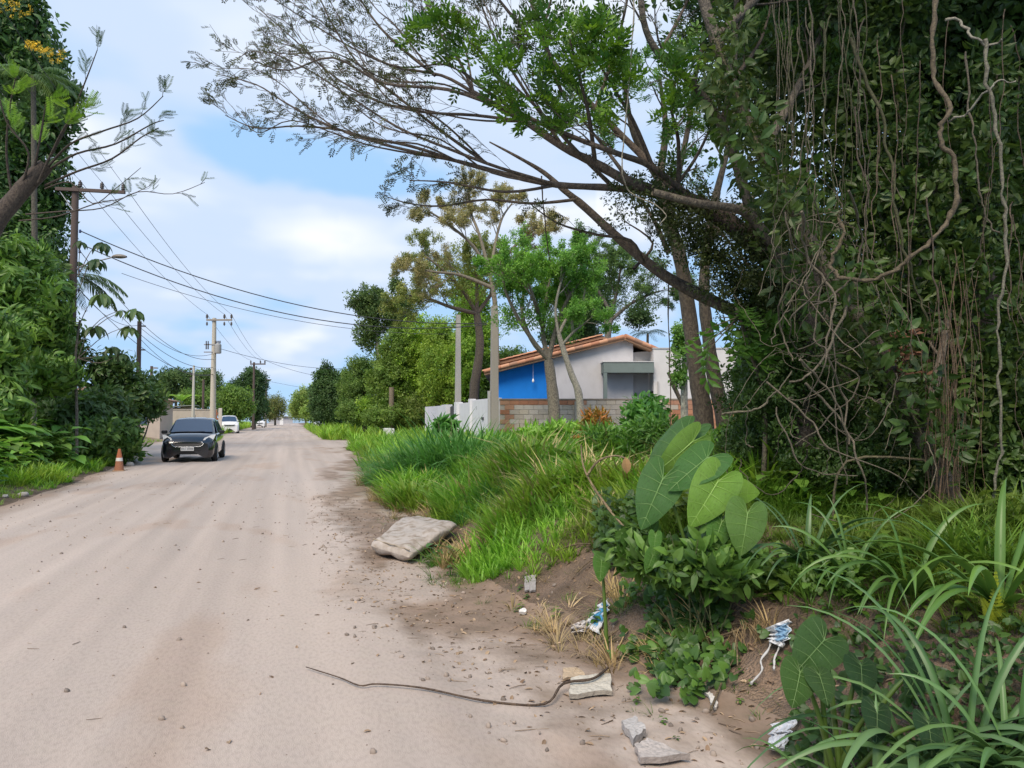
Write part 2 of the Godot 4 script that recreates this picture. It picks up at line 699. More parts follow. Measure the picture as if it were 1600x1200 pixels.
func leaf_meshes() -> void:
	# pinnate spray: unit length along +y, flat in x, leaflets in pairs
	var b := MB.new()
	for k in 4:
		for s in [-1.0, 1.0]:
			var p := Vector3(0, 0.2 + 0.22 * k, 0)
			b.leaf(p, Vector3(s * 0.8, 0.55, rf(-0.15, 0.15)), Vector3(0, 0, 1), 0.42, 0.17, 2, 0.5, 0.25, 0.45)
	b.leaf(Vector3(0, 0.9, 0), Vector3(0, 1, 0), Vector3(0, 0, 1), 0.42, 0.17, 2, 0.4, 0.25, 0.45)
	b.tri(Vector3(-0.012, 0, 0), Vector3(0, 0.95, 0), Vector3(0.012, 0, 0))
	L.spray = b.mesh()
	# fine feathery leaf with many small leaflets
	b = MB.new()
	for k in 11:
		for s in [-1.0, 1.0]:
			var p := Vector3(0, 0.12 + 0.08 * k, -0.12 * pow(k / 11.0, 2.0))
			b.leaf(p, Vector3(s, 0.35, rf(-0.2, 0.0)), Vector3(0, 0, 1), 0.3 * (1.0 - 0.5 * absf(k / 11.0 - 0.4)), 0.06, 2, 0.3, 0.1)
	b.tri(Vector3(-0.01, 0, 0), Vector3(0, 1, -0.12), Vector3(0.01, 0, 0))
	L.feather = b.mesh()
	# round clump of broad leaves, radius about 1
	for kind in [["clump", 15, 0.55, 0.26], ["clump_small", 22, 0.36, 0.17], ["clump_big", 9, 0.95, 0.42], ["clump_narrow", 16, 0.75, 0.17]]:
		b = MB.new()
		for k in kind[1]:
			var d := rv().normalized()
			var p := d * rf(0.15, 0.75)
			var o := (d + rv() * 0.7 + Vector3(0, -0.25, 0)).normalized()
			var up := (Vector3.UP + rv() * 0.5).normalized()
			if absf(o.dot(up)) > 0.9:
				up = Vector3.RIGHT
			b.leaf(p, o, up, kind[2] * rf(0.75, 1.25), kind[3] * rf(0.8, 1.2), 3, 0.5, 0.25, 0.42)
		L[kind[0]] = b.mesh()
	# loose spray of long hanging leaves
	b = MB.new()
	for k in 13:
		var d := (rv() * Vector3(1, 0.6, 1)).normalized()
		b.leaf(d * rf(0.1, 0.7), (Vector3(d.x, -0.2, d.z) + rv() * 0.4).normalized(), Vector3.UP, rf(0.6, 1.0), rf(0.18, 0.27), 4, 1.7, 0.3, 0.42)
	L.droop_clump = b.mesh()
	# drooping bunch of long leaves as at the end of a thin twig
	b = MB.new()
	for k in 8:
		var a := TAU * k / 8.0 + rf(-0.3, 0.3)
		b.leaf(Vector3(0, -0.02 * k, 0), Vector3(cos(a) * 0.8, 0.15, sin(a) * 0.8), Vector3.UP, rf(0.7, 1.05), 0.3, 4, 2.2, 0.3, 0.5)
	L.droop = b.mesh()
	# grass tufts
	for kind in [["tuft", 12, 1.0, 0.05, 4, 1.3], ["tuft_fine", 16, 1.0, 0.028, 3, 1.4], ["tuft_tall", 14, 1.0, 0.03, 5, 1.75]]:
		b = MB.new()
		for k in kind[1]:
			var a := rf(0, TAU)
			var o := Vector3(cos(a), 0, sin(a))
			b.blade(o * rf(0.0, 0.14), Vector3(0, 1, 0) + o * rf(0.05, 0.5), (o * 0.8 + Vector3(0, -0.75, 0)) * rf(0.3, 1.0) * kind[5], kind[2] * rf(0.55, 1.1), kind[3] * rf(0.8, 1.3), kind[4])
		L[kind[0]] = b.mesh()
	# low weed with pointed broad leaves on a short stem
	b = MB.new()
	for k in 9:
		var a := k * 2.4 + rf(-0.3, 0.3)
		var hgt := 0.15 + 0.09 * k
		b.leaf(Vector3(0, hgt, 0), Vector3(cos(a), 0.35, sin(a)), Vector3.UP, rf(0.35, 0.6), rf(0.22, 0.32), 4, 0.9, 0.2, 0.35)
		b.tri(Vector3(0.02, 0, 0), Vector3(0, hgt + 0.1, 0), Vector3(-0.02, 0, 0))
	L.weed = b.mesh()
	# heart-shaped creeper leaf on a thin stalk
	b = MB.new()
	heart(b, Transform3D(Basis(Vector3.RIGHT, -0.5), Vector3(0, 0.35, 0)), 1.0, 0.85, 6, 0.15)
	b.tri(Vector3(0.02, 0, 0), Vector3(0, 0.36, 0), Vector3(-0.02, 0, 0))
	L.heart = b.mesh()
	# fallen leaf
	b = MB.new()
	b.leaf(Vector3(-0.5, 0.06, 0), Vector3(1, 0.1, 0), Vector3.UP, 1.0, 0.42, 4, 0.6, 0.35, 0.45)
	L.fallen = b.mesh()
	# stone
	b = MB.new()
	var rows := []
	for i in 5:
		var row := PackedVector3Array()
		for k in 7:
			var th := PI * i / 4.0
			var ph := TAU * k / 7.0
			var q := Vector3(sin(th) * cos(ph), cos(th) * 0.65, sin(th) * sin(ph))
			row.append(q * (1.0 + 0.3 * N1.get_noise_3dv(q * 9.0) + (0.0 if i == 0 or i == 4 else rf(-0.12, 0.12))))
		rows.append(row)
	b.grid(rows, true)
	outward(b, Vector3.ZERO)
	L.stone = b.mesh()

# turn a whole closed surface so that it faces away from its middle
func orient(b: MB, mid: Vector3) -> void:
	var sum := 0.0
	for i in b.n.size():
		sum += b.n[i].dot(b.v[i] - mid)
	if sum < 0.0:
		for i in b.n.size():
			b.n[i] = -b.n[i]
		for i in range(0, b.ix.size(), 3):
			var q := b.ix[i + 1]
			b.ix[i + 1] = b.ix[i + 2]
			b.ix[i + 2] = q

func outward(b: MB, mid: Vector3) -> void:
	for i in b.n.size():
		if b.n[i].dot(b.v[i] - mid) < 0.0:
			b.n[i] = -b.n[i]
	for i in range(0, b.ix.size(), 3):
		var g := (b.v[b.ix[i + 2]] - b.v[b.ix[i]]).cross(b.v[b.ix[i + 1]] - b.v[b.ix[i]])
		if g.dot(b.n[b.ix[i]] + b.n[b.ix[i + 1]] + b.n[b.ix[i + 2]]) < 0.0:
			var q := b.ix[i + 1]
			b.ix[i + 1] = b.ix[i + 2]
			b.ix[i + 2] = q

# heart-shaped leaf blade in the xz plane of tr: stalk joint at the origin, tip towards +z, rounded lobes behind
var heart_rim := []

func heart_point(t: float, q: float, s: float, ln: float, wd: float, fold: float, wave: float) -> Vector3:
	if heart_rim.is_empty():
		var c := []
		for g in [[0.0, -0.03], [0.13, -0.22], [0.30, -0.275], [0.44, -0.19], [0.5, -0.02], [0.485, 0.17], [0.40, 0.36], [0.25, 0.55], [0.10, 0.68], [0.0, 0.745]]:
			c.append(Vector3(g[0], 0, g[1]))
		heart_rim = Array(smooth_line(c, 6))
	var k := clampf(t, 0.0, 0.9999) * (heart_rim.size() - 1)
	var r: Vector3 = (heart_rim[int(k)] as Vector3).lerp(heart_rim[int(k) + 1], k - int(k))
	var zm := 0.745 * sm(0.30, 1.0, t) * (0.25 + 0.75 * t)
	if t >= 0.999:
		zm = 0.745
	var x := r.x * q * wd
	var z := lerpf(zm, r.z, q) * ln
	var y := fold * absf(x) * (1.0 - 0.5 * q) - 0.16 * ln * pow(maxf(z / ln, 0.0), 2.0) - 0.25 * absf(x) * q * q * 0.5 + wave * ln * sin(t * 21.0) * q * (1.2 - q * 0.4)
	return Vector3(s * x, y, z)

func heart(b: MB, tr: Transform3D, ln: float, wd: float, segs: int, fold: float, wave := 0.0) -> void:
	for s in [-1.0, 1.0]:
		var rows := []
		for i in segs + 1:
			var row := PackedVector3Array()
			for k in 5:
				row.append(tr * heart_point(float(i) / segs, k / 4.0, s, ln, wd, fold, wave))
			rows.append(row)
		var f := b.v.size()
		b.grid(rows)
		for i in range(f, b.v.size()):
			if b.n[i].dot(tr.basis.y) < 0.0:
				b.n[i] = -b.n[i]
		for i in range(0, b.ix.size(), 3):
			if b.ix[i] >= f:
				var g := (b.v[b.ix[i + 2]] - b.v[b.ix[i]]).cross(b.v[b.ix[i + 1]] - b.v[b.ix[i]])
				if g.dot(b.n[b.ix[i]]) < 0.0:
					var q := b.ix[i + 1]
					b.ix[i + 1] = b.ix[i + 2]
					b.ix[i + 2] = q

class Growth:
	var wood := MB.new()
	var crop := Crop.new()
	var s := {}
	var at := Vector3.ZERO

func green(a: Color, b: Color, v := 0.25) -> Color:
	var c := a.lerp(b, rng.randf())
	return c * rf(1.0 - v, 1.0 + v) * leaf_gain

func new_tree(at: Vector3, spec: Dictionary) -> Growth:
	var t := Growth.new()
	t.at = at
	t.s = {"wander": 0.22, "up": [0.1, 0.08, 0.03, 0.0], "kids": [6, 5, 4], "ang": [0.8, 0.75, 0.7], "lr": [0.55, 0.5, 0.45], "rr": 0.6, "from": 0.35, "segs": 5, "leaf_n": 4, "size": 0.3, "a": Color(0.03, 0.075, 0.012), "b": Color(0.07, 0.13, 0.02), "bark": Color(0.16, 0.13, 0.1), "droop": 0.2, "mesh": "clump", "thin": 0.006}
	t.s.merge(spec, true)
	t.wood.col = t.s.bark * 1.5
	return t

func along(pts: PackedVector3Array, t: float) -> Array:
	var k := clampf(t, 0, 0.9999) * (pts.size() - 1)
	var i := int(k)
	return [pts[i].lerp(pts[i + 1], k - i), (pts[i + 1] - pts[i]).normalized()]

func stem(T: Growth, pts: PackedVector3Array, r0: float, r1: float, sides: int) -> void:
	var rad := PackedFloat32Array()
	for i in pts.size():
		rad.append(lerpf(r0, r1, float(i) / (pts.size() - 1)) * rf(0.93, 1.07))
	T.wood.tube(pts, rad, sides, false)

func smooth_line(p: Array, per := 4) -> PackedVector3Array:
	# Catmull-Rom through the given points
	var out := PackedVector3Array()
	for i in p.size() - 1:
		var a: Vector3 = p[maxi(i - 1, 0)]
		var d: Vector3 = p[mini(i + 2, p.size() - 1)]
		for k in per:
			out.append((p[i] as Vector3).cubic_interpolate(p[i + 1], a, d, float(k) / per))
	out.append(p[-1])
	return out

func leafy(T: Growth, p: Vector3, d: Vector3) -> void:
	var S := T.s
	var o := (d + rv() * 0.75 + Vector3(0, -S.droop, 0)).normalized()
	var sz: float = S.size * rf(0.7, 1.3)
	T.crop.add(Transform3D(basis_to(o, (Vector3.UP + rv() * 0.6).normalized()).rotated(o, rf(-0.5, 0.5)).scaled_local(Vector3.ONE * sz), p), green(S.a, S.b))

func grow(T: Growth, p: Vector3, d: Vector3, ln: float, r: float, lv: int) -> void:
	var S := T.s
	var n := maxi(3, int(S.segs) - lv)
	var pts := PackedVector3Array([p])
	var dir := d.normalized()
	for i in n:
		dir = (dir + rv() * S.wander + Vector3.UP * S.up[mini(lv, S.up.size() - 1)]).normalized()
		p += dir * ln / n
		pts.append(p)
	var last: bool = lv >= S.kids.size()
	stem(T, pts, r, maxf(r * (0.35 if not last else 0.4), S.thin * 0.5), 7 if r > 0.05 else (5 if r > 0.015 else 3))
	fork(T, pts, ln, r, lv, S.from)

func fork(T: Growth, pts: PackedVector3Array, ln: float, r: float, lv: int, from: float) -> void:
	var S := T.s
	if lv < S.kids.size():
		var cnt: int = S.kids[lv]
		for k in cnt:
			var t := lerpf(from, 1.0, (k + rng.randf()) / cnt)
			var h := along(pts, t)
			var dir: Vector3 = h[1]
			var ax := dir.cross(rv()).normalized()
			var nd := dir.rotated(ax, S.ang[lv] * rf(0.65, 1.3))
			grow(T, h[0], nd, ln * S.lr[lv] * rf(0.65, 1.25) * (1.15 - 0.4 * t), maxf(r * S.rr * (1.0 - 0.5 * t), S.thin), lv + 1)
	else:
		for k in int(S.leaf_n):
			var t := lerpf(0.2, 1.0, (k + rng.randf()) / S.leaf_n)
			var h := along(pts, t)
			leafy(T, h[0], h[1])

# leaves through an uneven, lumpy volume
func puff(T: Growth, c: Vector3, r: Vector3, count: int, lump := 0.35, hollow := 0.3) -> void:
	var S := T.s
	var k := 0
	var tries := 0
	while k < count and tries < count * 8:
		tries += 1
		var q := rv()
		var ll := q.length()
		if ll > 1.12 or ll < hollow * rng.randf():
			continue
		var p := c + q * r
		var nz := N2.get_noise_3d(p.x * 6.0, p.y * 6.0, p.z * 6.0) + 0.9 * N1.get_noise_3d(p.x * 14.0, p.y * 17.0 + 40.0, p.z * 17.0)
		if ll > 0.82 + nz * lump * 1.7 + (0.14 if tries % 9 == 0 else 0.0):
			continue
		if N1.get_noise_3d(p.x * 9.0 + 70.0, p.y * 9.0, p.z * 9.0) < -0.24:
			continue
		k += 1
		var o := (q + rv() * 0.8 + Vector3(0, 0.1 - S.droop, 0)).normalized()
		T.crop.add(Transform3D(basis_to(o, rv().normalized()).scaled_local(Vector3.ONE * S.size * rf(0.55, 1.5)), p), green(S.a, S.b))

func finish(T: Growth, called: String, label: String, category := "tree", group := "", material: Material = null, foliage := "crown") -> Node3D:
	var o := thing(called, label, category, T.at, 0.0, group)
	if T.wood.v.size():
		for i in T.wood.v.size():
			T.wood.v[i] -= T.at
		part("trunk" if category == "tree" else "stem", T.wood.mesh(), M.bark, o)
	if T.crop.t.size():
		for i in T.crop.t.size():
			T.crop.t[i].origin -= T.at
		plant_crop(foliage, T.crop, L[T.s.mesh], material if material else M.leaf, o)
	return o

# palm frond along a curve with drooping leaflets, one mesh
func frond(b: MB, p: Vector3, d: Vector3, ln: float, droop: float, lw: float, pairs := 22) -> void:
	var dir := d.normalized()
	var pts := PackedVector3Array([p])
	for i in 9:
		dir = (dir + Vector3(0, -droop / 9.0, 0)).normalized()
		p += dir * ln / 9.0
		pts.append(p)
	var rad := PackedFloat32Array()
	for i in 10:
		rad.append(ln * 0.008 * (1.0 - i / 10.5))
	b.tube(pts, rad, 4, false)
	for k in pairs:
		var t := 0.16 + 0.84 * k / float(pairs)
		var h := along(pts, t)
		var dd: Vector3 = h[1]
		var side := dd.cross(Vector3.UP).normalized()
		for s in [-1.0, 1.0]:
			var l := ln * lw * sin(PI * (0.15 + 0.8 * t)) * rf(0.85, 1.1)
			b.blade(h[0], side * s + dd * 0.6 + Vector3(0, 0.25, 0) + rv() * 0.1, Vector3(0, -1.3, 0) + dd * 0.3, l, ln * 0.022, 3)

# ---------------------------------------------------------------- buildings, poles, wires
func slab(called: String, lo: Vector3, hi: Vector3, m: Material, parent: Node, bev := 0.0) -> MeshInstance3D:
	var b := MB.new()
	b.box((lo + hi) * 0.5, (hi - lo).abs(), Basis(), bev)
	return part(called, b.mesh(), m, parent)

func prism(pts: Array, z0: float, z1: float) -> ArrayMesh:
	# polygon in xy swept along z
	var b := MB.new()
	var pv := PackedVector2Array()
	for p in pts:
		pv.append(Vector2(p[0], p[1]))
	var tri := Geometry2D.triangulate_polygon(pv)
	for z in [z0, z1]:
		var nn := Vector3(0, 0, 1 if z == maxf(z0, z1) else -1)
		var f := b.v.size()
		for p in pv:
			b.vert(Vector3(p.x, p.y, z), nn)
		for i in range(0, tri.size(), 3):
			b.face(f + tri[i], f + tri[i + 1], f + tri[i + 2])
	var mid := Vector2.ZERO
	for p in pv:
		mid += p / pv.size()
	for i in pv.size():
		var a := pv[i]
		var c := pv[(i + 1) % pv.size()]
		var e := c - a
		var o := Vector3(e.y, -e.x, 0)
		if Geometry2D.is_polygon_clockwise(pv):
			o = -o
		b.quad(Vector3(a.x, a.y, z0), Vector3(c.x, c.y, z0), Vector3(c.x, c.y, z1), Vector3(a.x, a.y, z1), o)
	return b.mesh()

# a sloping bed of barrel tiles between two lines, low edge a-b, high edge d-c
func tile_bed(a: Vector3, b: Vector3, c: Vector3, d: Vector3) -> ArrayMesh:
	var mb := MB.new()
	var across := a.distance_to(b)
	var n := int(across / 0.21)
	var up := (d - a)
	var courses := int(up.length() / 0.36)
	var nrm := (b - a).cross(d - a).normalized()
	if nrm.y < 0.0:
		nrm = -nrm
	for k in n:
		var e0 := (b - a).normalized() * across / n
		for q in courses:
			var t0 := float(q) / courses
			var t1 := float(q + 1) / courses + 0.012
			var rows := []
			var tone := rf(0.72, 1.12)
			mb.col = Color(tone, tone * rf(0.92, 1.04), tone * rf(0.9, 1.05))
			for tt in [t0, t1]:
				var row := PackedVector3Array()
				for j in 5:
					var w := j / 4.0
					var base = a + e0 * (k + w) + up * tt
					row.append(base + nrm * (0.015 + 0.065 * sin(PI * w) + (0.022 if tt == t0 else 0.0)))
				rows.append(row)
			var f := mb.v.size()
			mb.grid(rows)
			for i in range(f, mb.v.size()):
				if mb.n[i].dot(nrm) < 0.0:
					mb.n[i] = -mb.n[i]
			for i in range(0, 24, 3):
				var at := mb.ix.size() - 24 + i
				var g := (mb.v[mb.ix[at + 2]] - mb.v[mb.ix[at]]).cross(mb.v[mb.ix[at + 1]] - mb.v[mb.ix[at]])
				if g.dot(nrm) < 0.0:
					var s := mb.ix[at + 1]
					mb.ix[at + 1] = mb.ix[at + 2]
					mb.ix[at + 2] = s
	return mb.mesh()

func make_house() -> void:
	var face_turn := look.get_euler().y
	var wall_x := 8.3
	var fz := 30.4   # distance along the road of the side wall that faces the camera
	var gy := land(wall_x + 2.0, -fz) - 0.15
	# ---- raw block wall towards the camera
	var bw := thing("block_wall", "unplastered boundary wall of grey smeared blocks and orange bricks below the house", "wall", Vector3(wall_x, gy, -fz))
	var wmats := []
	for c in [Color(0.46, 0.41, 0.35), Color(0.5, 0.45, 0.39), Color(0.42, 0.37, 0.31), Color(0.48, 0.42, 0.34)]:
		wmats.append(rough(c))
	var bmats := []
	for c in [Color(0.42, 0.2, 0.115), Color(0.36, 0.16, 0.09), Color(0.46, 0.25, 0.155), Color(0.38, 0.2, 0.13)]:
		bmats.append(rough(c))
	var block := BoxMesh.new()
	block.size = Vector3(0.385, 0.185, 0.14)
	var blockm := MB.new()
	blockm.box(Vector3.ZERO, block.size, Basis(), 0.008)
	var bm := blockm.mesh()
	var core := MB.new()
	core.box(Vector3(6.9, 1.05, -0.015), Vector3(13.8, 2.1, 0.115))
	part("mortar", core.mesh(), rough(Color(0.42, 0.38, 0.33)), bw)
	var top := 2.35 - gy
	for r in 8:
		for k in 35:
			var x := 0.2 + k * 0.395 + (0.19 if r % 2 else 0.0)
			if x > 13.7:
				continue
			var y := top - 0.15 - r * 0.195
			var brick: bool = x > 6.7 + 0.6 * sin(r * 2.3) or (x < 3.6 and r == 0) or (x < 0.5)
			var o := part("brick" if brick else "block", bm, bmats[rng.randi() % 4] if brick else wmats[rng.randi() % 4], bw)
			o.position = Vector3(x, y, rf(-0.006, 0.006))
	var cop := MB.new()
	cop.box(Vector3(6.9, top - 0.02, 0), Vector3(13.85, 0.07, 0.17), Basis(), 0.01)
	part("coping", cop.mesh(), rough(Color(0.24, 0.2, 0.16)), bw)
	for x in [3.05, 6.0]:
		slab("buttress", Vector3(x, 0, 0.07), Vector3(x + 0.22, top - 0.1, 0.16), rough(Color(0.36, 0.33, 0.28)), bw, 0.01)
	# ---- white wall along the road with dark gates
	var ww := thing("white_wall", "white plastered front wall with dark slatted gates and meter box beside concrete posts", "wall", Vector3(wall_x, gy, -fz))
	var pw = M.white
	# stepped panels running away from the camera, [from, to, top]
	var h := top + 0.05
	slab("wall_panel", Vector3(-0.1, 0, -4.6), Vector3(0.08, h, 0.0), pw, ww, 0.01)
	slab("pilaster", Vector3(-0.2, 0, -4.95), Vector3(0.1, h + 0.06, -4.6), pw, ww, 0.01)
	slab("wall_panel", Vector3(-0.1, 0, -7.4), Vector3(0.08, h - 0.1, -4.95), pw, ww, 0.01)
	slab("pilaster", Vector3(-0.24, 0, -8.0), Vector3(0.1, h - 0.04, -7.4), pw, ww, 0.01)
	slab("pilaster", Vector3(-0.24, 0, -11.4), Vector3(0.1, h - 0.12, -10.0), pw, ww, 0.01)
	slab("wall_panel", Vector3(-0.1, 0, -17.5), Vector3(0.08, h - 0.15, -11.9), pw, ww, 0.01)
	var dark := mat(Color(0.045, 0.045, 0.05), 0.55)
	for gt in [[-10.0, -8.0], [-11.9, -11.4]]:
		var g := MB.new()
		g.box(Vector3(0.02, (h - 0.2) * 0.5, (gt[0] + gt[1]) * 0.5), Vector3(0.02, h - 0.22, gt[1] - gt[0] - 0.01))
		var gate := part("gate", g.mesh(), dark, ww)
		var n := int((gt[1] - gt[0]) / 0.16)
		for k in n:
			slab("slat", Vector3(-0.03, 0.1, gt[0] + 0.02 + k * 0.16), Vector3(0.008, h - 0.25, gt[0] + 0.14 + k * 0.16), dark, gate)
	slab("meter_box", Vector3(-0.16, 0.75, -1.3), Vector3(-0.1, 1.15, -0.95), mat(Color(0.3, 0.3, 0.31), 0.6), ww, 0.01)
	slab("meter_box", Vector3(-0.15, 1.3, -2.6), Vector3(-0.1, 1.42, -2.3), mat(Color(0.05, 0.05, 0.055), 0.6), ww, 0.01)
	slab("meter_box", Vector3(-0.15, 0.72, -2.6), Vector3(-0.1, 0.8, -2.2), mat(Color(0.05, 0.05, 0.055), 0.6), ww, 0.01)
	slab("street_number", Vector3(-0.108, h - 0.45, -3.75), Vector3(-0.1, h - 0.3, -3.6), mat(Color(0.4, 0.4, 0.42), 0.6), ww)
	slab("letter_slot", Vector3(-0.112, 0.9, -2.2), Vector3(-0.1, 1.0, -1.5), mat(Color(0.78, 0.78, 0.8), 0.5), ww)
	# ---- the house
	bw.rotation.y = face_turn
	var hz := fz + 3.2
	var O := hit_z(779, 600, -hz)
	O.y = gy
	var ho := thing("house", "single storey house with blue gable wall, grey wall and terracotta tiled roof", "house", O, face_turn)
	var x0 := on_face(779, 600, O, 0.0).x
	var x1 := on_face(864, 600, O, 0.0).x
	var x2 := on_face(962, 600, O, 0.0).x
	var ridge := on_face(978, 526, O, 0.38)
	var eave := on_face(757, 581, O, 0.38)
	var slope := (ridge.y - eave.y) / (ridge.x - eave.x)
	var blue := plaster(Color(0.004, 0.2, 0.68))
	var gre := plaster(Color(0.52, 0.51, 0.53))
	var y_at := []
	for x in [x0, x1, x2, ridge.x]:
		y_at.append(eave.y + (x - eave.x) * slope - gy - 0.06)
	part("blue_wall", prism([[x0, 0], [x1 + 0.05, 0], [x1 + 0.05, y_at[1]], [x0, y_at[0]]], -10.0, -0.25), blue, ho)
	part("grey_wall", prism([[x1, 0], [x2 + 0.8, 0], [x2 + 0.8, y_at[2] + 0.12], [x1, y_at[1]]], -9.9, 0.0), gre, ho)
	slab("wall_return", Vector3(x1 - 0.03, 0, -0.248), Vector3(x1 - 0.005, y_at[1] - 0.05, -0.02), blue, ho)
	part("upper_wall", prism([[x2 + 0.82, 2.5], [ridge.x + 1.9, 2.5], [ridge.x + 1.9, y_at[3] - 0.62], [ridge.x, y_at[3]], [x2 + 0.82, y_at[2] + 0.12]], -9.9, -0.35), plaster(Color(0.55, 0.54, 0.56)), ho)
	# roof
	var rf_ := Node3D.new()
	rf_.name = "roof"
	ho.add_child(rf_)
	var ry := ridge.y - gy
	var ey := eave.y - gy
	var zf := 0.38
	var zb := -10.6
	var half := 2.2
	var deck := prism([[eave.x, ey - 0.14], [ridge.x, ry - 0.14], [ridge.x + half, ry - 0.14 - half * 0.42], [ridge.x + half, ry - 0.03 - half * 0.42], [ridge.x, ry - 0.02], [eave.x, ey - 0.02]], zb, zf - 0.03)
	part("deck", deck, mat(Color(0.34, 0.2, 0.12), 0.8), rf_)
	var tm := vmat(0.9)
	triplanar(tm, M.grain, Vector3(1.2, 1.2, 1.2), M.bumps, 0.3)
	tm.albedo_color = Color(0.56, 0.27, 0.155).linear_to_srgb()
	var ta := part("tiles", tile_bed(Vector3(eave.x - 0.08, ey, zb), Vector3(eave.x - 0.08, ey, zf), Vector3(ridge.x, ry, zf), Vector3(ridge.x, ry, zb)), tm, rf_)
	ta.set_meta("kind", "stuff")
	ta = part("tiles", tile_bed(Vector3(ridge.x + half + 0.05, ry - half * 0.42, zf), Vector3(ridge.x + half + 0.05, ry - half * 0.42, zb), Vector3(ridge.x, ry, zb), Vector3(ridge.x, ry, zf)), tm, rf_)
	ta.set_meta("kind", "stuff")
	# ridge and verge tiles, each one a piece
	var cap := MB.new()
	cap.tube(PackedVector3Array([Vector3(0, 0, 0.19), Vector3(0, 0, -0.21)]), PackedFloat32Array([0.10, 0.085]), 8, true)
	var capm := cap.mesh()
	var cmats := [rough(Color(0.5, 0.24, 0.14)), rough(Color(0.42, 0.19, 0.11)), rough(Color(0.56, 0.3, 0.18)), rough(Color(0.36, 0.2, 0.13))]
	for k in 27:
		var o := part("ridge_tile", capm, cmats[k * 7 % 4], rf_)
		o.position = Vector3(ridge.x, ry + 0.03, zf - 0.2 - k * 0.4)
	var vlen := Vector2(ridge.x - eave.x, ry - ey).length()
	var ang := atan2(ry - ey, ridge.x - eave.x)
	for k in int(vlen / 0.38):
		var o := part("verge_tile", capm, cmats[k * 5 % 4], rf_)
		var t := (k + 0.5) * 0.38 / vlen
		o.position = Vector3(lerpf(eave.x, ridge.x, t), lerpf(ey, ry, t) + 0.03, zf - 0.02)
		o.basis = Basis(Vector3.BACK, ang) * Basis(Vector3.UP, PI / 2)
	for k in 6:
		var o := part("verge_tile", capm, cmats[k * 3 % 4], rf_)
		o.position = Vector3(ridge.x + 0.2 + k * 0.36, ry - (0.2 + k * 0.36) * 0.42 + 0.03, zf - 0.02)
		o.basis = Basis(Vector3.BACK, -atan(0.42)) * Basis(Vector3.UP, -PI / 2)
	# second, higher roof behind
	var r2 := on_face(941, 524, O, -4.4)
	var dx := ridge.x - r2.x
	var e2x := eave.x + 0.6
	var r2y := r2.y - gy
	var e2y := r2y - (r2.x - e2x) * slope
	part("upper_deck", prism([[e2x, e2y - 0.16], [r2.x, r2y - 0.16], [r2.x + 1.6, r2y - 0.8], [r2.x + 1.6, r2y - 0.68], [r2.x, r2y - 0.03], [e2x, e2y - 0.03]], -11.0, -4.5), mat(Color(0.3, 0.17, 0.1), 0.8), rf_)
	part("gable_infill", prism([[e2x + 0.5, e2y - 1.2], [r2.x + 1.2, e2y - 1.2], [r2.x + 1.2, r2y - 0.68], [r2.x, r2y - 0.17], [e2x + 0.5, e2y + 0.5 * slope - 0.17]], -10.8, -4.7), rough(Color(0.33, 0.17, 0.1)), rf_)
	ta = part("tiles", tile_bed(Vector3(e2x, e2y, -11.0), Vector3(e2x, e2y, -4.4), Vector3(r2.x, r2y, -4.4), Vector3(r2.x, r2y, -11.0)), tm, rf_)
	ta.set_meta("kind", "stuff")
	var pend := MB.new()
	var lx := on_face(833, 600, O, 0.0)
	pend.tube(PackedVector3Array([Vector3(lx.x, y_at[0] + 0.55, 0.02), Vector3(lx.x, y_at[0] - 0.4, 0.02)]), PackedFloat32Array([0.008, 0.008]), 4)
	var cord := part("lamp_cord", pend.mesh(), mat(Color(0.7, 0.7, 0.7), 0.6), ho)
	var bulb := MB.new()
	bulb.lathe([[0.01, 0.12], [0.03, 0.1], [0.05, 0.04], [0.055, 0.0], [0.04, -0.05], [0.001, -0.07]], 10, Vector3(lx.x, y_at[0] - 0.5, 0.02))
	part("bulb", bulb.mesh(), mat(Color(0.8, 0.8, 0.78), 0.2), cord)
	# ---- flat-roofed annex with green portal in front
	var az := fz + 1.1
	var A := hit_z(968, 600, -az)
	A.y = gy
	var an := thing("house_annex", "flat roofed light grey annex with grey green entrance portal beside the gabled house", "house", A, face_turn)
	var a0 := on_face(968, 556, A, -1.0)
	var a1 := on_face(1021, 545, A, 0.0)
	var a2 := on_face(1190, 545, A, 0.0)
	var wallm := plaster(Color(0.6, 0.585, 0.58))
	part("front_wall", prism([[a1.x, 0], [a2.x, 0], [a2.x, a2.y - gy], [a1.x, a1.y - gy]], -0.16, 0.0), wallm, an)
	slab("parapet_cap", Vector3(a1.x - 0.03, a1.y - gy + 0.004, -0.2), Vector3(a2.x + 0.03, a1.y - gy + 0.05, 0.04), plaster(Color(0.5, 0.49, 0.48)), an)
	slab("side_wall", Vector3(a1.x - 0.004, 2.6, -4.0), Vector3(a1.x + 0.15, a1.y - gy, -0.16), wallm, an)
	part("back_wall", prism([[a0.x - 0.1, 0], [a1.x, 0], [a1.x, a1.y - gy - 0.02], [a0.x - 0.1, a0.y - gy + 0.1]], -1.15, -1.0), wallm, an)
	var pg := plaster(Color(0.16, 0.2, 0.19))
	var g0 := on_face(943, 575, A, 0.3)
	var g1 := on_face(1021, 566, A, 0.3)
	var gt := g1.y - gy
	slab("portal_beam", Vector3(g0.x, gt - 0.47, -0.3), Vector3(g1.x + 0.02, gt, 0.35), pg, an, 0.01)
	slab("portal_side_beam", Vector3(g0.x, gt - 0.465, -0.998), Vector3(g0.x + 0.16, gt - 0.004, -0.302), pg, an)
	slab("portal_post", Vector3(g0.x, 0, 0.1), Vector3(g0.x + 0.16, gt - 0.472, 0.34), pg, an, 0.01)
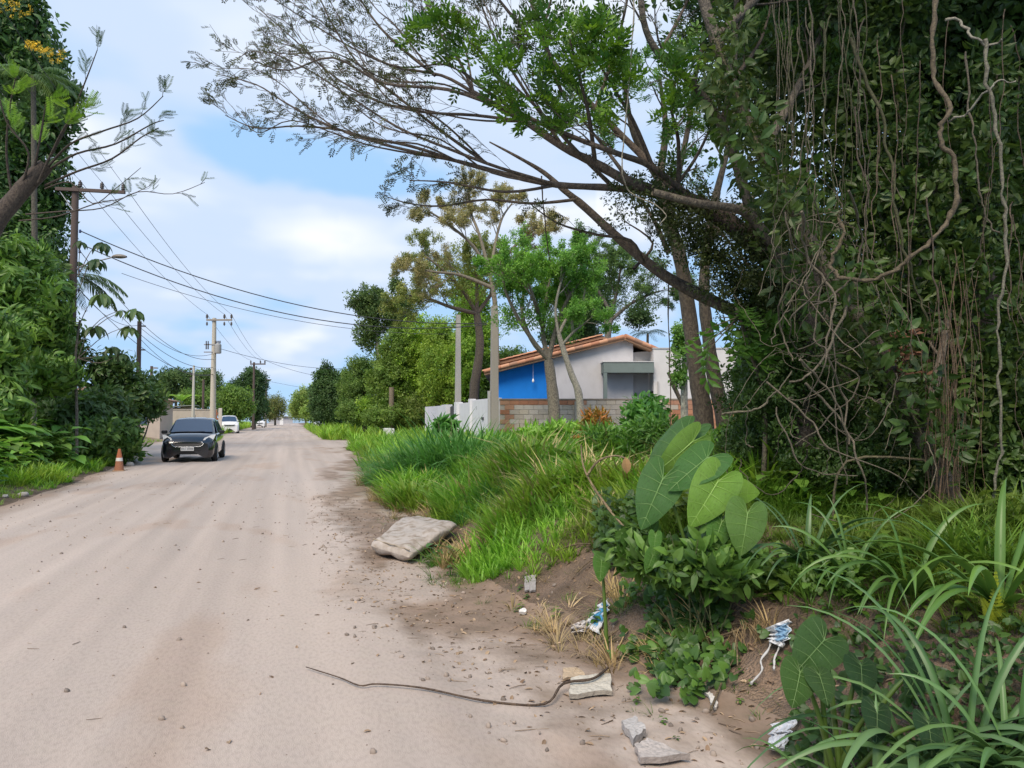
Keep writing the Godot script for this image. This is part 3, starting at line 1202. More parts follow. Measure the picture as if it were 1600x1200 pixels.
	slab("portal_ceiling", Vector3(g0.x + 0.162, gt - 0.30, -0.996), Vector3(g1.x, gt - 0.2, -0.304), plaster(Color(0.6, 0.58, 0.57)), an)
	slab("portal_cap", Vector3(g0.x - 0.03, gt + 0.002, -0.99), Vector3(g1.x - 0.004, gt + 0.04, 0.38), plaster(Color(0.55, 0.55, 0.55)), an)
	slab("drain_pipe", Vector3(a1.x + 0.16, 0, 0.02), Vector3(a1.x + 0.22, 3.0, 0.08), mat(Color(0.4, 0.39, 0.38), 0.6), an)
	# ---- posts at the wall corner
	for q in [[716, 492, 640, 42.0, 0.11, "pale concrete service post rising behind the white wall", Color(0.5, 0.48, 0.43)], [772.5, 478, 660, 30.5, 0.11, "weathered grey concrete post at the corner of the white wall", Color(0.33, 0.3, 0.26)]]:
		var t := px(q[0], q[1], q[3])
		var base := Vector3(t.x, land(t.x, t.z) - 0.1, t.z)
		var o := thing("service_post", q[5], "post", base)
		var b := MB.new()
		var hh := t.y - base.y
		var rows := []
		for y in [0.0, 0.5, 1.0]:
			var w: float = lerpf(q[4] * 1.45, q[4], y)
			rows.append(PackedVector3Array([Vector3(-w, y * hh, -w), Vector3(w, y * hh, -w), Vector3(w, y * hh, w), Vector3(-w, y * hh, w)]))
		for i in 2:
			for k in 4:
				var e := (k + 1) % 4
				b.quad(rows[i][k], rows[i][e], rows[i + 1][e], rows[i + 1][k], (rows[i][k] + rows[i][e]) * Vector3(1, 0, 1))
		b.quad(rows[2][0], rows[2][1], rows[2][2], rows[2][3], Vector3.UP)
		part("shaft", b.mesh(), rough(q[6]), o)
		if q[3] < 35.0:
			slab("conduit", Vector3(-0.26, 0.9, -0.06), Vector3(-0.16, 2.4, 0.02), mat(Color(0.4, 0.4, 0.4), 0.6), o)

func on_face(x: float, y: float, o: Vector3, depth: float) -> Vector3:
	# where a sight line meets the upright plane that stands square to the view, depth metres before o; x along it, y in metres above the road
	var right := Vector3(look.x.x, 0, look.x.z).normalized()
	var back := right.cross(Vector3.UP)
	var d := px(x, y, 1.0) - eye
	var p := eye + d * ((o + back * depth - eye).dot(back) / d.dot(back))
	return Vector3((p - o).dot(right), p.y, depth)

func hit_z(x: float, y: float, z: float) -> Vector3:
	var d := px(x, y, 1.0) - eye
	return eye + d * ((z - eye.z) / d.z)

func insulator(at: Vector3, s: float, parent: Node) -> void:
	var b := MB.new()
	b.lathe([[0.02, 0.0], [0.03, 0.06], [0.075, 0.07], [0.075, 0.1], [0.045, 0.11], [0.075, 0.14], [0.075, 0.17], [0.045, 0.18], [0.07, 0.21], [0.065, 0.25], [0.03, 0.27], [0.03, 0.31], [0.001, 0.32]], 10, at, Basis().scaled(Vector3.ONE * s))
	part("insulator", b.mesh(), M.ceramic, parent)

func pole(called: String, label: String, tx: float, ty: float, d: float, r: float, m: Material, square := false) -> Array:
	var t := px(tx, ty, d)
	var base := Vector3(t.x, land(t.x, t.z) - 0.2, t.z)
	var o := thing(called, label, "utility pole", base)
	var h := t.y - base.y
	var b := MB.new()
	if square:
		b.tube(PackedVector3Array([Vector3.ZERO, Vector3(0, h, 0)]), PackedFloat32Array([r * 1.7, r]), 6)
	else:
		b.tube(PackedVector3Array([Vector3.ZERO, Vector3(0, h * 0.5, 0), Vector3(0, h, 0)]), PackedFloat32Array([r * 1.35, r * 1.15, r]), 12)
	part("shaft", b.mesh(), m, o)
	return [o, h, t]

var wire_ends := {}

func make_wires_and_poles() -> void:
	# tall dark wooden pole with crossarm and street lamp
	var a := pole("utility_pole", "tall dark wooden pole with crossarm, insulators and street lamp above the verge shrubs", 118, 292, 30.0, 0.125, M.wood_pole)
	var o: Node3D = a[0]
	var h: float = a[1]
	var t: Vector3 = a[2]
	var arm_d := Vector3(1, -0.05, 0.12).normalized()
	var right := look.x
	var k := 30.0 / FOCAL
	var b := MB.new()
	var q0 := Vector3(0, h - 0.1, 0.16) + right * -29 * k
	var q1 := Vector3(0, h - 0.28, 0.16) + right * 79 * k
	b.box((q0 + q1) * 0.5, Vector3((q1 - q0).length(), 0.13, 0.1), Basis(Vector3.UP, 0).rotated(Vector3.BACK, -0.05).rotated(Vector3.UP, atan2(-right.z, right.x)), 0.01)
	var arm := part("crossarm", b.mesh(), M.wood_pole, o)
	b = MB.new()
	b.tube(PackedVector3Array([Vector3(0, h - 1.0, 0.12), Vector3(0, h - 0.18, 0.12) + right * -24 * k]), PackedFloat32Array([0.02, 0.02]), 5)
	part("brace", b.mesh(), M.steel, o)
	var ends := []
	for s in [9.0, 43.0, 76.0]:
		var p = Vector3(0, h - 0.1 - s * 0.0018, 0.16) + right * s * k
		insulator(p, 1.05, arm)
		ends.append(o.position + p + Vector3(0, 0.3, 0))
	wire_ends.a = ends
	var low := []
	for s in [0.0, 0.8, 1.55, 2.3]:
		var p := Vector3(0, h - 1.75 - s, 0) + right * 0.16
		b = MB.new()
		b.lathe([[0.01, -0.07], [0.05, -0.05], [0.035, 0.0], [0.05, 0.05], [0.01, 0.07]], 8, p + right * 0.06)
		part("spool_insulator", b.mesh(), mat(Color(0.03, 0.05, 0.14), 0.3), o)
		low.append(o.position + p + right * 0.1)
	wire_ends.low = low
	# street lamp on a curved arm
	var lamp := Node3D.new()
	lamp.name = "street_lamp"
	o.add_child(lamp)
	b = MB.new()
	var l0 := Vector3(0, h - 3.0, 0)
	var l1 := l0 + right * 62 * k + Vector3(0, 0.24, 0)
	b.tube(smooth_line([l0 + Vector3(0, -0.3, 0), l0 + right * 0.5 + Vector3(0, -0.05, 0), l1]), PackedFloat32Array([0.03, 0.03, 0.028, 0.028, 0.026, 0.026, 0.025, 0.025, 0.025]), 6)
	part("lamp_arm", b.mesh(), M.steel, lamp)
	b = MB.new()
	var bs := Basis(right, Vector3.UP, right.cross(Vector3.UP))
	var rows := []
	for i in 9:
		var u := i / 8.0
		var w := 0.16 * pow(sin(PI * (0.08 + 0.84 * u)), 0.7)
		var row := PackedVector3Array()
		for j in 10:
			var g := TAU * j / 10.0
			row.append(l1 + bs * Vector3(-0.05 + u * 0.55, cos(g) * w * (0.7 if cos(g) > 0 else 0.35), sin(g) * w))
		rows.append(row)
	b.grid(rows, true)
	outward(b, l1 + bs * Vector3(0.22, 0, 0))
	part("lamp_head", b.mesh(), mat(Color(0.2, 0.17, 0.14), 0.5), lamp)
	# other poles
	a = pole("utility_pole", "short dark wooden pole with cable hooks behind dark shrubs", 218, 502, 42.0, 0.11, M.wood_pole)
	wire_ends.b = a[2]
	for s in [0.3, 1.6]:
		slab("cable_hook", Vector3(0.08, a[1] - s, -0.04), Vector3(0.32, a[1] - s + 0.08, 0.04), M.steel, a[0])
	a = pole("utility_pole", "pale concrete pole with crossarm and grey transformer behind the black car", 335, 497, 56.0, 0.15, rough(Color(0.5, 0.46, 0.38)), true)
	o = a[0]
	h = a[1]
	k = 56.0 / FOCAL
	b = MB.new()
	b.box(Vector3(0, h - 0.16, 0.2) + right * 8 * k, Vector3(40 * k, 0.12, 0.1), Basis(Vector3.UP, atan2(-right.z, right.x)), 0.01)
	arm = part("crossarm", b.mesh(), rough(Color(0.3, 0.27, 0.23)), o)
	ends = []
	for s in [-11.0, 16.0, 27.0]:
		var p = Vector3(0, h - 0.1, 0.2) + right * s * k
		insulator(p, 1.2, arm)
		insulator(p + Vector3(0, -0.5, 0), 1.0, arm)
		ends.append(o.position + p + Vector3(0, 0.34, 0))
	wire_ends.c = ends
	b = MB.new()
	b.box(Vector3(0, h - 1.95, 0.15) + right * -2 * k, Vector3(26 * k, 0.08, 0.08), Basis(Vector3.UP, atan2(-right.z, right.x)))
	b.box(Vector3(0, h - 2.5, 0.15) + right * -8 * k, Vector3(14 * k, 0.08, 0.08), Basis(Vector3.UP, atan2(-right.z, right.x)))
	part("bracket", b.mesh(), M.steel, o)
	b = MB.new()
	b.lathe([[0.001, 0.0], [0.2, 0.0], [0.24, 0.05], [0.24, 0.62], [0.2, 0.68], [0.08, 0.7], [0.08, 0.78], [0.001, 0.8]], 14, Vector3(0, h - 2.6, 0.1) + right * 6.5 * k)
	var tr := part("transformer", b.mesh(), mat(Color(0.3, 0.3, 0.29), 0.5), o)
	for s in [3.5, 6.5, 9.5]:
		insulator(Vector3(0, h - 1.9, 0.1) + right * s * k, 0.8, tr)
	for s in [-11.5, -8.5]:
		b = MB.new()
		b.tube(PackedVector3Array([Vector3(0, h - 2.3, 0.2) + right * s * k, Vector3(0, h - 1.7, 0.24) + right * s * k]), PackedFloat32Array([0.05, 0.04]), 6)
		part("fuse", b.mesh(), M.ceramic, o)
	wire_ends.c_low = [o.position + Vector3(0, h - 3.0, 0), o.position + Vector3(0, h - 3.6, 0), o.position + Vector3(0, h - 4.1, 0)]
	a = pole("utility_pole", "slim pale concrete service pole with spool insulators beside a brick wall", 303, 571, 64.0, 0.09, rough(Color(0.52, 0.5, 0.44)), true)
	for s in [0.3, 0.7, 1.1]:
		slab("spool_insulator", Vector3(-0.3, a[1] - s - 0.1, -0.06), Vector3(-0.12, a[1] - s + 0.1, 0.06), M.ceramic, a[0])
	wire_ends.d = a[2]
	a = pole("utility_pole", "thin dark wooden pole beyond the slim concrete pole", 318, 593, 72.0, 0.1, M.wood_pole)
	a = pole("utility_pole", "distant dark pole stub with small fittings above dark shrubs", 237, 572, 58.0, 0.1, M.wood_pole)
	slab("bracket", Vector3(0.05, a[1] - 0.2, -0.05), Vector3(0.4, a[1] - 0.08, 0.05), M.steel, a[0])
	a = pole("utility_pole", "distant dark pole with crossarm rising from a dense dark tree", 397, 566, 100.0, 0.13, M.wood_pole)
	k = 100.0 / FOCAL
	var hh: float = a[1]
	b = MB.new()
	b.box(Vector3(0, hh - 0.25, 0.2) + right * 6 * k, Vector3(24 * k, 0.16, 0.12), Basis(Vector3.UP, atan2(-right.z, right.x)))
	arm = part("crossarm", b.mesh(), M.wood_pole, a[0])
	ends = []
	for s in [-5.0, 10.0, 17.0]:
		insulator(Vector3(0, hh - 0.2, 0.2) + right * s * k, 1.4, arm)
		ends.append(a[2] + Vector3(0, 0.25, 0.2) + right * s * k)
	wire_ends.e = ends
	a = pole("utility_pole", "farthest thin pole with low crossarm beside the road to the sea", 416, 591, 128.0, 0.14, M.grey_wood)
	b = MB.new()
	b.box(Vector3(0, a[1] - 0.25, 0.2), Vector3(1.7, 0.14, 0.12), Basis(Vector3.UP, atan2(-right.z, right.x)))
	part("crossarm", b.mesh(), M.wood_pole, a[0])
	wire_ends.f = a[2]
	# wires
	var W := func(p0: Vector3, p1: Vector3, sag: float, r: float, label: String) -> void:
		var pts := PackedVector3Array()
		var rad := PackedFloat32Array()
		for i in 25:
			var u := i / 24.0
			pts.append(p0.lerp(p1, u) + Vector3(0, -4.0 * sag * u * (1.0 - u), 0))
			rad.append(r)
		var mb := MB.new()
		mb.tube(pts, rad, 4, false)
		var oo := part("overhead_wire", mb.mesh(), M.cable, self)
		tag(oo, label, "wire", "overhead wires along the road")
	for i in 3:
		W.call(wire_ends.a[i], wire_ends.c[i], 0.45, 0.012, "thin bare power wire between the crossarms of wooden and concrete poles")
		W.call(wire_ends.c[i], wire_ends.e[i], 0.6, 0.014, "thin power wire running on from the concrete pole to distant crossarm")
		var back: Vector3 = wire_ends.a[i] + Vector3(0.4, 0.6, 32)
		W.call(wire_ends.a[i], back, 0.4, 0.009, "thin power wire from the wooden crossarm back over the verge")
	for i in 3:
		W.call(wire_ends.low[i + 1], wire_ends.c_low[i], 1.25 - 0.1 * i, 0.016, "low sagging cable from the wooden pole to the concrete pole")
	W.call(wire_ends.b + Vector3(0, -0.3, 0), wire_ends.c_low[0] + Vector3(0, 0.4, 0), 0.7, 0.014, "cable from the short dark pole to the concrete pole")
	W.call(wire_ends.b + Vector3(0, -0.9, 0), wire_ends.c_low[2], 0.8, 0.016, "lowest cable from the short dark pole to the concrete pole")
	W.call(wire_ends.b + Vector3(0, -0.2, 0), wire_ends.low[3], 0.5, 0.012, "cable between the tall wooden pole and the short dark pole")
	# two thick cables crossing the road to the trees by the house
	W.call(wire_ends.low[0], px(760, 505, 36.0), 1.05, 0.02, "upper thick black cable crossing the road towards the house")
	W.call(wire_ends.low[1] + Vector3(0, 0.3, 0), px(762, 507, 36.0), 1.25, 0.02, "lower thick black cable crossing the road towards the house")
	W.call(px(190, 427, 44.0), px(700, 522, 50.0), 0.9, 0.014, "thin slack cable crossing high over the road")
	W.call(wire_ends.c_low[0] + Vector3(0, 0.9, 0), px(560, 575, 80.0), 0.6, 0.016, "cable from the transformer pole across the road")
	W.call(wire_ends.f + Vector3(0, -0.4, 0), px(540, 614, 120.0), 0.2, 0.02, "far cable crossing the end of the road")
	W.call(wire_ends.e[2], px(560, 590, 110.0), 0.8, 0.02, "far slack cable from the distant crossarm across the road")

# ---------------------------------------------------------------- far side of the road
func make_far() -> void:
	# plastered garden wall with white gate posts behind the black car
	var p := px(268, 655, 66.0)
	var gw := thing("garden_wall", "cream plastered garden wall with white framed dark gate behind the black car", "wall", sit(p, -0.1))
	var cream := plaster(Color(0.46, 0.4, 0.34))
	slab("wall_panel", Vector3(-0.2, 0, -0.1), Vector3(3.4, 2.1, 0.1), cream, gw, 0.02)
	slab("coping", Vector3(-0.25, 2.104, -0.14), Vector3(3.45, 2.18, 0.14), plaster(Color(0.4, 0.36, 0.32)), gw)
	for x in [-2.2, -0.75]:
		slab("gate_post", Vector3(x, 0, -0.14), Vector3(x + 0.3, 2.0, 0.14), plaster(Color(0.68, 0.68, 0.68)), gw, 0.02)
	slab("gate_beam", Vector3(-2.3, 2.004, -0.16), Vector3(-0.35, 2.2, 0.16), plaster(Color(0.68, 0.68, 0.68)), gw, 0.02)
	var gate := slab("gate", Vector3(-1.88, 0.1, -0.03), Vector3(-0.77, 1.98, 0.03), mat(Color(0.05, 0.05, 0.055), 0.5), gw)
	for k in 7:
		slab("bar", Vector3(-1.84 + k * 0.155, 0.15, 0.034), Vector3(-1.8 + k * 0.155, 1.95, 0.06), mat(Color(0.09, 0.09, 0.1), 0.5), gate)
	slab("wall_panel", Vector3(-6.0, 0, -0.1), Vector3(-2.21, 1.5, 0.1), plaster(Color(0.6, 0.59, 0.58)), gw, 0.02)
	p = px(322, 652, 70.0)
	var bw := thing("brick_fence", "low red brick wall with pale piers behind the concrete poles", "wall", sit(p, -0.1))
	var bm := MB.new()
	bm.box(Vector3.ZERO, Vector3(0.275, 0.22, 0.14), Basis(), 0.01)
	var bmesh := bm.mesh()
	var bmats := [rough(Color(0.36, 0.15, 0.08)), rough(Color(0.42, 0.19, 0.1)), rough(Color(0.3, 0.13, 0.08))]
	slab("mortar", Vector3(-0.75, 0, -0.05), Vector3(0.95, 2.2, 0.05), rough(Color(0.28, 0.2, 0.15)), bw)
	for r in 9:
		for k in 6:
			var o := part("brick", bmesh, bmats[rng.randi() % 3], bw)
			o.position = Vector3(-0.62 + k * 0.285 + (0.1 if r % 2 else 0.0), 0.12 + r * 0.238, 0)
	for x in [-1.1, 1.06]:
		slab("pier", Vector3(x, 0, -0.13), Vector3(x + 0.3, 2.3, 0.13), plaster(Color(0.55, 0.5, 0.45)), bw, 0.02)
	p = px(258, 640, 74.0)
	var sh := thing("shed", "small shed with low grey sheet roof behind the garden wall", "shed", sit(p, -0.1))
	part("walls", prism([[-2.5, 0], [2.2, 0], [2.2, 2.5], [-2.5, 2.2]], -3.0, 0.0), plaster(Color(0.3, 0.22, 0.17)), sh)
	part("roof", prism([[-3.0, 2.25], [2.7, 2.62], [2.7, 2.7], [-3.0, 2.33]], -3.4, 0.5), rough(Color(0.24, 0.25, 0.22)), sh)
	part("door", prism([[0.2, 0.1], [1.0, 0.1], [1.0, 2.0], [0.2, 2.0]], 0.005, 0.04), mat(Color(0.1, 0.07, 0.05), 0.7), sh)
	# house front glimpsed through the dark shrub
	p = px(190, 640, 52.0)
	var ph := thing("pale_house", "pale house with small tiled roof glimpsed behind dark shrubs by the wooden pole", "house", sit(p, -0.1))
	part("walls", prism([[-5.0, 0], [2.4, 0], [2.4, 2.7], [-5.0, 2.7]], -6.0, 0.0), plaster(Color(0.5, 0.42, 0.36)), ph)
	part("roof", prism([[-5.6, 2.65], [3.0, 2.65], [-1.3, 3.7]], -6.4, 0.5), rough(Color(0.3, 0.2, 0.15)), ph)
	part("window", prism([[0.4, 1.0], [1.6, 1.0], [1.6, 2.1], [0.4, 2.1]], 0.004, 0.03), M.glass, ph)
	part("door", prism([[-1.2, 0.1], [-0.3, 0.1], [-0.3, 2.1], [-1.2, 2.1]], 0.004, 0.03), mat(Color(0.12, 0.07, 0.04), 0.7), ph)
	# no-entry sign
	p = px(490, 643, 112.0)
	var sg := thing("traffic_sign", "round red no entry sign on a thin post by the grassy verge", "sign", sit(p))
	var b := MB.new()
	b.tube(PackedVector3Array([Vector3.ZERO, Vector3(0, p.y - land(p.x, p.z) + 0.3, 0)]), PackedFloat32Array([0.04, 0.04]), 6)
	part("post", b.mesh(), M.grey_wood, sg)
	b = MB.new()
	var sy := p.y - land(p.x, p.z)
	b.lathe([[0.001, 0.0], [0.42, 0.0], [0.42, 0.02], [0.001, 0.02]], 20, Vector3(0, sy, 0.05), Basis(Vector3.RIGHT, PI / 2))
	var disc := part("sign_disc", b.mesh(), mat(Color(0.55, 0.04, 0.03), 0.4), sg)
	slab("bar", Vector3(-0.29, sy - 0.08, 0.073), Vector3(0.29, sy + 0.08, 0.08), mat(Color(0.75, 0.75, 0.75), 0.5), disc)
	# white marker box in the verge
	p = px(608, 675, 40.0)
	var mk := thing("marker_block", "small white painted concrete block in the grass near the driveway", "block", sit(p, 0.0))
	var mh := p.y - land(p.x, p.z) + 0.2
	slab("face", Vector3(-0.28, -0.1, -0.2), Vector3(0.1, mh, 0.2), plaster(Color(0.66, 0.66, 0.66)), mk, 0.02)
	slab("face", Vector3(0.106, -0.1, -0.16), Vector3(0.26, mh - 0.02, 0.16), plaster(Color(0.66, 0.66, 0.66)), mk, 0.02)
	# buildings at the far end
	p = px(447, 652, 190.0)
	var fb := thing("beach_hut", "low pale hut at the far end of the road by the sea", "hut", sit(p, -0.2))
	part("walls", prism([[-4.0, 0], [1.6, 0], [1.6, 1.9], [-4.0, 1.9]], -3.0, 0.0), plaster(Color(0.4, 0.4, 0.42)), fb)
	part("roof", prism([[-4.4, 1.85], [2.0, 1.85], [2.0, 2.05], [-4.4, 2.05]], -3.4, 0.5), rough(Color(0.2, 0.2, 0.2)), fb)
	p = px(440, 648, 165.0)
	var gp := thing("gate_pillar", "white gate pillar beside the road near the sea", "pillar", sit(p, -0.1))
	slab("shaft", Vector3(-0.35, 0, -0.3), Vector3(0.35, 1.9, 0.3), plaster(Color(0.7, 0.7, 0.7)), gp, 0.03)
	slab("cap", Vector3(-0.45, 1.904, -0.4), Vector3(0.45, 2.05, 0.4), plaster(Color(0.6, 0.6, 0.6)), gp, 0.03)

# ---------------------------------------------------------------- vehicles
# local frame: +z is the front, y up, wheels on y = 0
func wheel(at: Vector3, r: float, w: float, parent: Node) -> void:
	var o := Node3D.new()
	o.name = "wheel"
	parent.add_child(o, true)
	o.position = at
	var side := signf(at.x)
	var q := Basis(Vector3.BACK, -side * PI / 2)
	var b := MB.new()
	b.lathe([[r * 0.62, -w * 0.5], [r * 0.93, -w * 0.5], [r, -w * 0.32], [r, w * 0.32], [r * 0.93, w * 0.5], [r * 0.62, w * 0.5]], 24, Vector3.ZERO, q)
	part("tyre", b.mesh(), M.tyre, o)
	b = MB.new()
	b.lathe([[r * 0.62, w * 0.5], [r * 0.56, w * 0.36], [r * 0.2, w * 0.3], [r * 0.14, w * 0.4], [0.001, w * 0.4]], 20, Vector3.ZERO, q)
	for k in 5:
		var a := TAU * k / 5.0
		b.box(q * Vector3(cos(a) * r * 0.36, w * 0.36, sin(a) * r * 0.36), Vector3(r * 0.5, w * 0.12, r * 0.14), q * Basis(Vector3.UP, -a))
	part("rim", b.mesh(), M.rim, o)

func body_loft(st: Array) -> MB:
	# station: [z, half width, sill y, belt y, top y, top half width]
	var rows := []
	for s in st:
		var w: float = s[1]
		var h0: float = s[2]
		var h1: float = s[3]
		var ht: float = s[4]
		var wt: float = s[5]
		var half := [[w * 0.80, h0 - 0.03], [w * 0.95, h0 + 0.01], [w, h0 + 0.16], [w * 1.005, lerpf(h0, h1, 0.6)], [w * 0.985, h1 - 0.06], [w * 0.95, h1], [lerpf(w * 0.95, wt, 0.5), lerpf(h1, ht, 0.75)], [wt, ht - 0.005], [wt * 0.5, ht + 0.018], [0.0, ht + 0.022]]
		var row := PackedVector3Array()
		for p in half:
			row.append(Vector3(p[0], p[1], s[0]))
		for i in range(half.size() - 2, -1, -1):
			row.append(Vector3(-half[i][0], half[i][1], s[0]))
		rows.append(row)
	var b := MB.new()
	b.grid(rows)
	outward(b, Vector3(0, 0.5, 0))
	for e in [0, rows.size() - 1]:
		var mid := Vector3(0, 0.5, rows[e][0].z)
		var nn := Vector3(0, 0, -1 if rows[e][0].z < 0 else 1)
		var c := b.vert(mid, nn)
		var f := b.v.size()
		for p in rows[e]:
			b.vert(p, nn)
		for i in rows[e].size() - 1:
			b.face(c, f + i, f + i + 1)
	return b

func panel(called: String, pts: Array, m: Material, parent: Node, thick := 0.012) -> MeshInstance3D:
	# a quad patch with a little thickness, corners in order
	var b := MB.new()
	var a: Vector3 = pts[0]
	var nn: Vector3 = (pts[2] - a).cross(pts[1] - a).normalized()
	if nn.dot((a + pts[2]) * 0.5 - Vector3(0, 0.6, 0)) < 0.0:
		nn = -nn
	var f := []
	for p in pts:
		f.append(p + nn * thick)
	var mid := Vector3.ZERO
	for p in f:
		mid += p / f.size()
	for i in f.size():
		var j := (i + 1) % f.size()
		var c := b.vert(mid, nn)
		b.vert(f[i], nn)
		b.vert(f[j], nn)
		b.face(c, c + 1, c + 2)
		b.quad(pts[i], pts[j], f[j], f[i], (f[i] + f[j]) * 0.5 - mid)
	return part(called, b.mesh(), m, parent)

func make_car(called: String, label: String, at: Vector3, turn: float, D: Dictionary) -> Node3D:
	var o := thing(called, label, "car", at, turn, "parked cars")
	var w: float = D.w * 0.5
	var ln: float = D.l * 0.5
	var hood: float = D.hood
	var belt: float = D.belt
	var roof: float = D.h
	var cz: float = D.cowl     # z of windscreen foot
	var paint: Material = D.paint
	var st := [[-ln, w * 0.82, 0.38, belt - 0.1, belt, w * 0.7], [-ln + 0.12, w * 0.94, 0.24, belt, belt + 0.02, w * 0.78], [-ln + 0.7, w, 0.2, belt, belt + 0.03, w * 0.8], [0.0, w, 0.18, belt, belt + 0.02, w * 0.82], [cz, w, 0.18, belt - 0.03, belt, w * 0.86], [cz + 0.35, w, 0.2, belt - 0.1, lerpf(belt, hood, 0.3), w * 0.8], [ln - 0.45, w * 0.985, 0.17, hood - 0.12, hood, w * 0.7], [ln - 0.2, w * 0.96, 0.16, hood - 0.2, hood - 0.08, w * 0.6], [ln - 0.07, w * 0.9, 0.16, hood - 0.28, hood - 0.2, w * 0.55], [ln, w * 0.78, 0.18, hood - 0.36, hood - 0.3, w * 0.5]]
	part("body", body_loft(st).mesh(), paint, o)
	# cabin
	var rz0: float = D.roof_front
	var rz1: float = D.roof_back
	var bz: float = D.cabin_back
	var wr := w * 0.72
	var cab := MB.new()
	var rows := []
	for s in [[bz, w * 0.84, belt, belt + 0.02], [rz1, w * 0.93, belt, roof - 0.04], [lerpf(rz1, rz0, 0.5), w * 0.94, belt, roof], [rz0, w * 0.93, belt, roof - 0.05], [cz, w * 0.86, belt - 0.04, belt + 0.0]]:
		var up: float = clampf((s[3] - s[2]) / (roof - belt), 0.0, 1.0)
		var row := PackedVector3Array()
		var side := lerpf(s[1] * 0.98, wr, up)
		for q in [[s[1] * 0.97, s[2]], [side, s[3] - 0.03 * up], [side * 0.93, s[3] + 0.012 * up], [side * 0.5, s[3] + 0.04 * up], [0.0, s[3] + 0.045 * up]]:
			row.append(Vector3(q[0], q[1], s[0]))
		for i in range(3, -1, -1):
			row.append(Vector3(-row[i].x, row[i].y, s[0]))
		rows.append(row)
	cab.grid(rows)
	outward(cab, Vector3(0, belt - 0.4, -0.2))
	part("cabin", cab.mesh(), paint, o)
	# glass a little proud of the cabin
	var a0 := Vector3(w * 0.80, belt + 0.035, cz - 0.035)
	var a1 := Vector3(wr * 0.93, roof - 0.075, rz0 + 0.045)
	panel("windscreen", [a0, a1, Vector3(0, roof - 0.038, rz0 + 0.03), Vector3(-a1.x, a1.y, a1.z), Vector3(-a0.x, a0.y, a0.z), Vector3(0, belt + 0.055, cz - 0.015)], M.glass, o, 0.025)
	for s in [-1.0, 1.0]:
		var t0 := cz - 0.42
		var mid: float = lerpf(rz0, rz1, 0.52)
		var y0 := belt + 0.045
		var y1 := roof - 0.11
		var xo := func(y: float) -> float: return s * (lerpf(w * 0.925, wr, (y - belt) / (roof - belt)) + 0.006)
		panel("side_window", [Vector3(s * (w * 0.925), y0, t0), Vector3(s * (wr + 0.035), y1, rz0 - 0.16), Vector3(s * (wr + 0.035), y1, mid + 0.04), Vector3(s * (w * 0.925), y0, mid + 0.04)], M.glass, o, 0.02)
		panel("side_window", [Vector3(s * (w * 0.925), y0, mid - 0.05), Vector3(s * (wr + 0.035), y1, mid - 0.05), Vector3(s * (wr + 0.035), y1, rz1 + 0.12), Vector3(s * (w * 0.91), y0, bz + 0.42)], M.glass, o, 0.02)
		# mirror
		var b := MB.new()
		b.box(Vector3(s * (w + 0.1), belt + 0.05, cz - 0.42), Vector3(0.2, 0.13, 0.1), Basis(), 0.025)
		part("mirror", b.mesh(), M.black_trim, o)
		# headlight
		var hl := panel("headlight", [Vector3(s * w * 0.55, hood - 0.25, ln - 0.06), Vector3(s * w * 0.9, hood - 0.27, ln - 0.2), Vector3(s * w * 0.985, hood - 0.06, ln - 0.46), Vector3(s * w * 0.84, hood - 0.07, ln - 0.33), Vector3(s * w * 0.6, hood - 0.17, ln - 0.12)], M.lamp, o, 0.045)
		b = MB.new()
		b.lathe([[0.07, 0.0], [0.075, 0.03], [0.05, 0.035], [0.001, 0.03]], 12, Vector3(s * w * 0.76, 0.42, ln - 0.1), Basis(Vector3.RIGHT, PI / 2))
		part("fog_light", b.mesh(), M.lamp, o)
		for zz in [D.front_axle, D.rear_axle]:
			var r: float = D.wheel
			# dark wheel arch standing just proud of the body side
			b = MB.new()
			var arc := PackedVector3Array()
			var rad := PackedFloat32Array()
			for i in 13:
				var g := PI * i / 12.0
				arc.append(Vector3(s * (w - 0.015), r + sin(g) * (r + 0.055), zz + cos(g) * (r + 0.055)))
				rad.append(0.045)
			b.tube(arc, rad, 6)
			part("wheel_arch", b.mesh(), M.black_trim, o)
			b = MB.new()
			b.lathe([[r + 0.05, -0.11], [r + 0.05, 0.004], [0.001, 0.004]], 20, Vector3(s * (w + 0.0), r, zz), Basis(Vector3.BACK, -s * PI / 2))
			part("wheel_well", b.mesh(), M.black_trim, o)
			wheel(Vector3(s * (w - 0.06), r, zz), r, 0.2, o)
	# front end
	var fz := ln + 0.004
	var gb: float = hood - 0.28
	var grille := panel("grille", [Vector3(w * 0.5, gb, ln - 0.045), Vector3(-w * 0.5, gb, ln - 0.045), Vector3(-w * 0.56, gb - 0.07, ln - 0.015), Vector3(-w * 0.44, gb - 0.15, fz), Vector3(w * 0.44, gb - 0.15, fz), Vector3(w * 0.56, gb - 0.07, ln - 0.015)], M.black_trim, o, 0.03)
	for k in 3:
		slab("grille_bar", Vector3(-w * 0.48, gb - 0.045 - k * 0.035, ln - 0.02), Vector3(w * 0.48, gb - 0.038 - k * 0.035, ln + 0.022), M.black_trim, grille)
	var ch := MB.new()
	var loop := smooth_line([Vector3(-w * 0.5, gb + 0.0, ln - 0.02), Vector3(-w * 0.585, gb - 0.07, ln + 0.01), Vector3(-w * 0.45, gb - 0.165, ln + 0.035), Vector3(0, gb - 0.175, ln + 0.045), Vector3(w * 0.45, gb - 0.165, ln + 0.035), Vector3(w * 0.585, gb - 0.07, ln + 0.01), Vector3(w * 0.5, gb + 0.0, ln - 0.02)])
	var lr := PackedFloat32Array()
	for i in loop.size():
		lr.append(0.010)
	ch.tube(loop, lr, 6)
	part("chrome_surround", ch.mesh(), M.chrome, o)
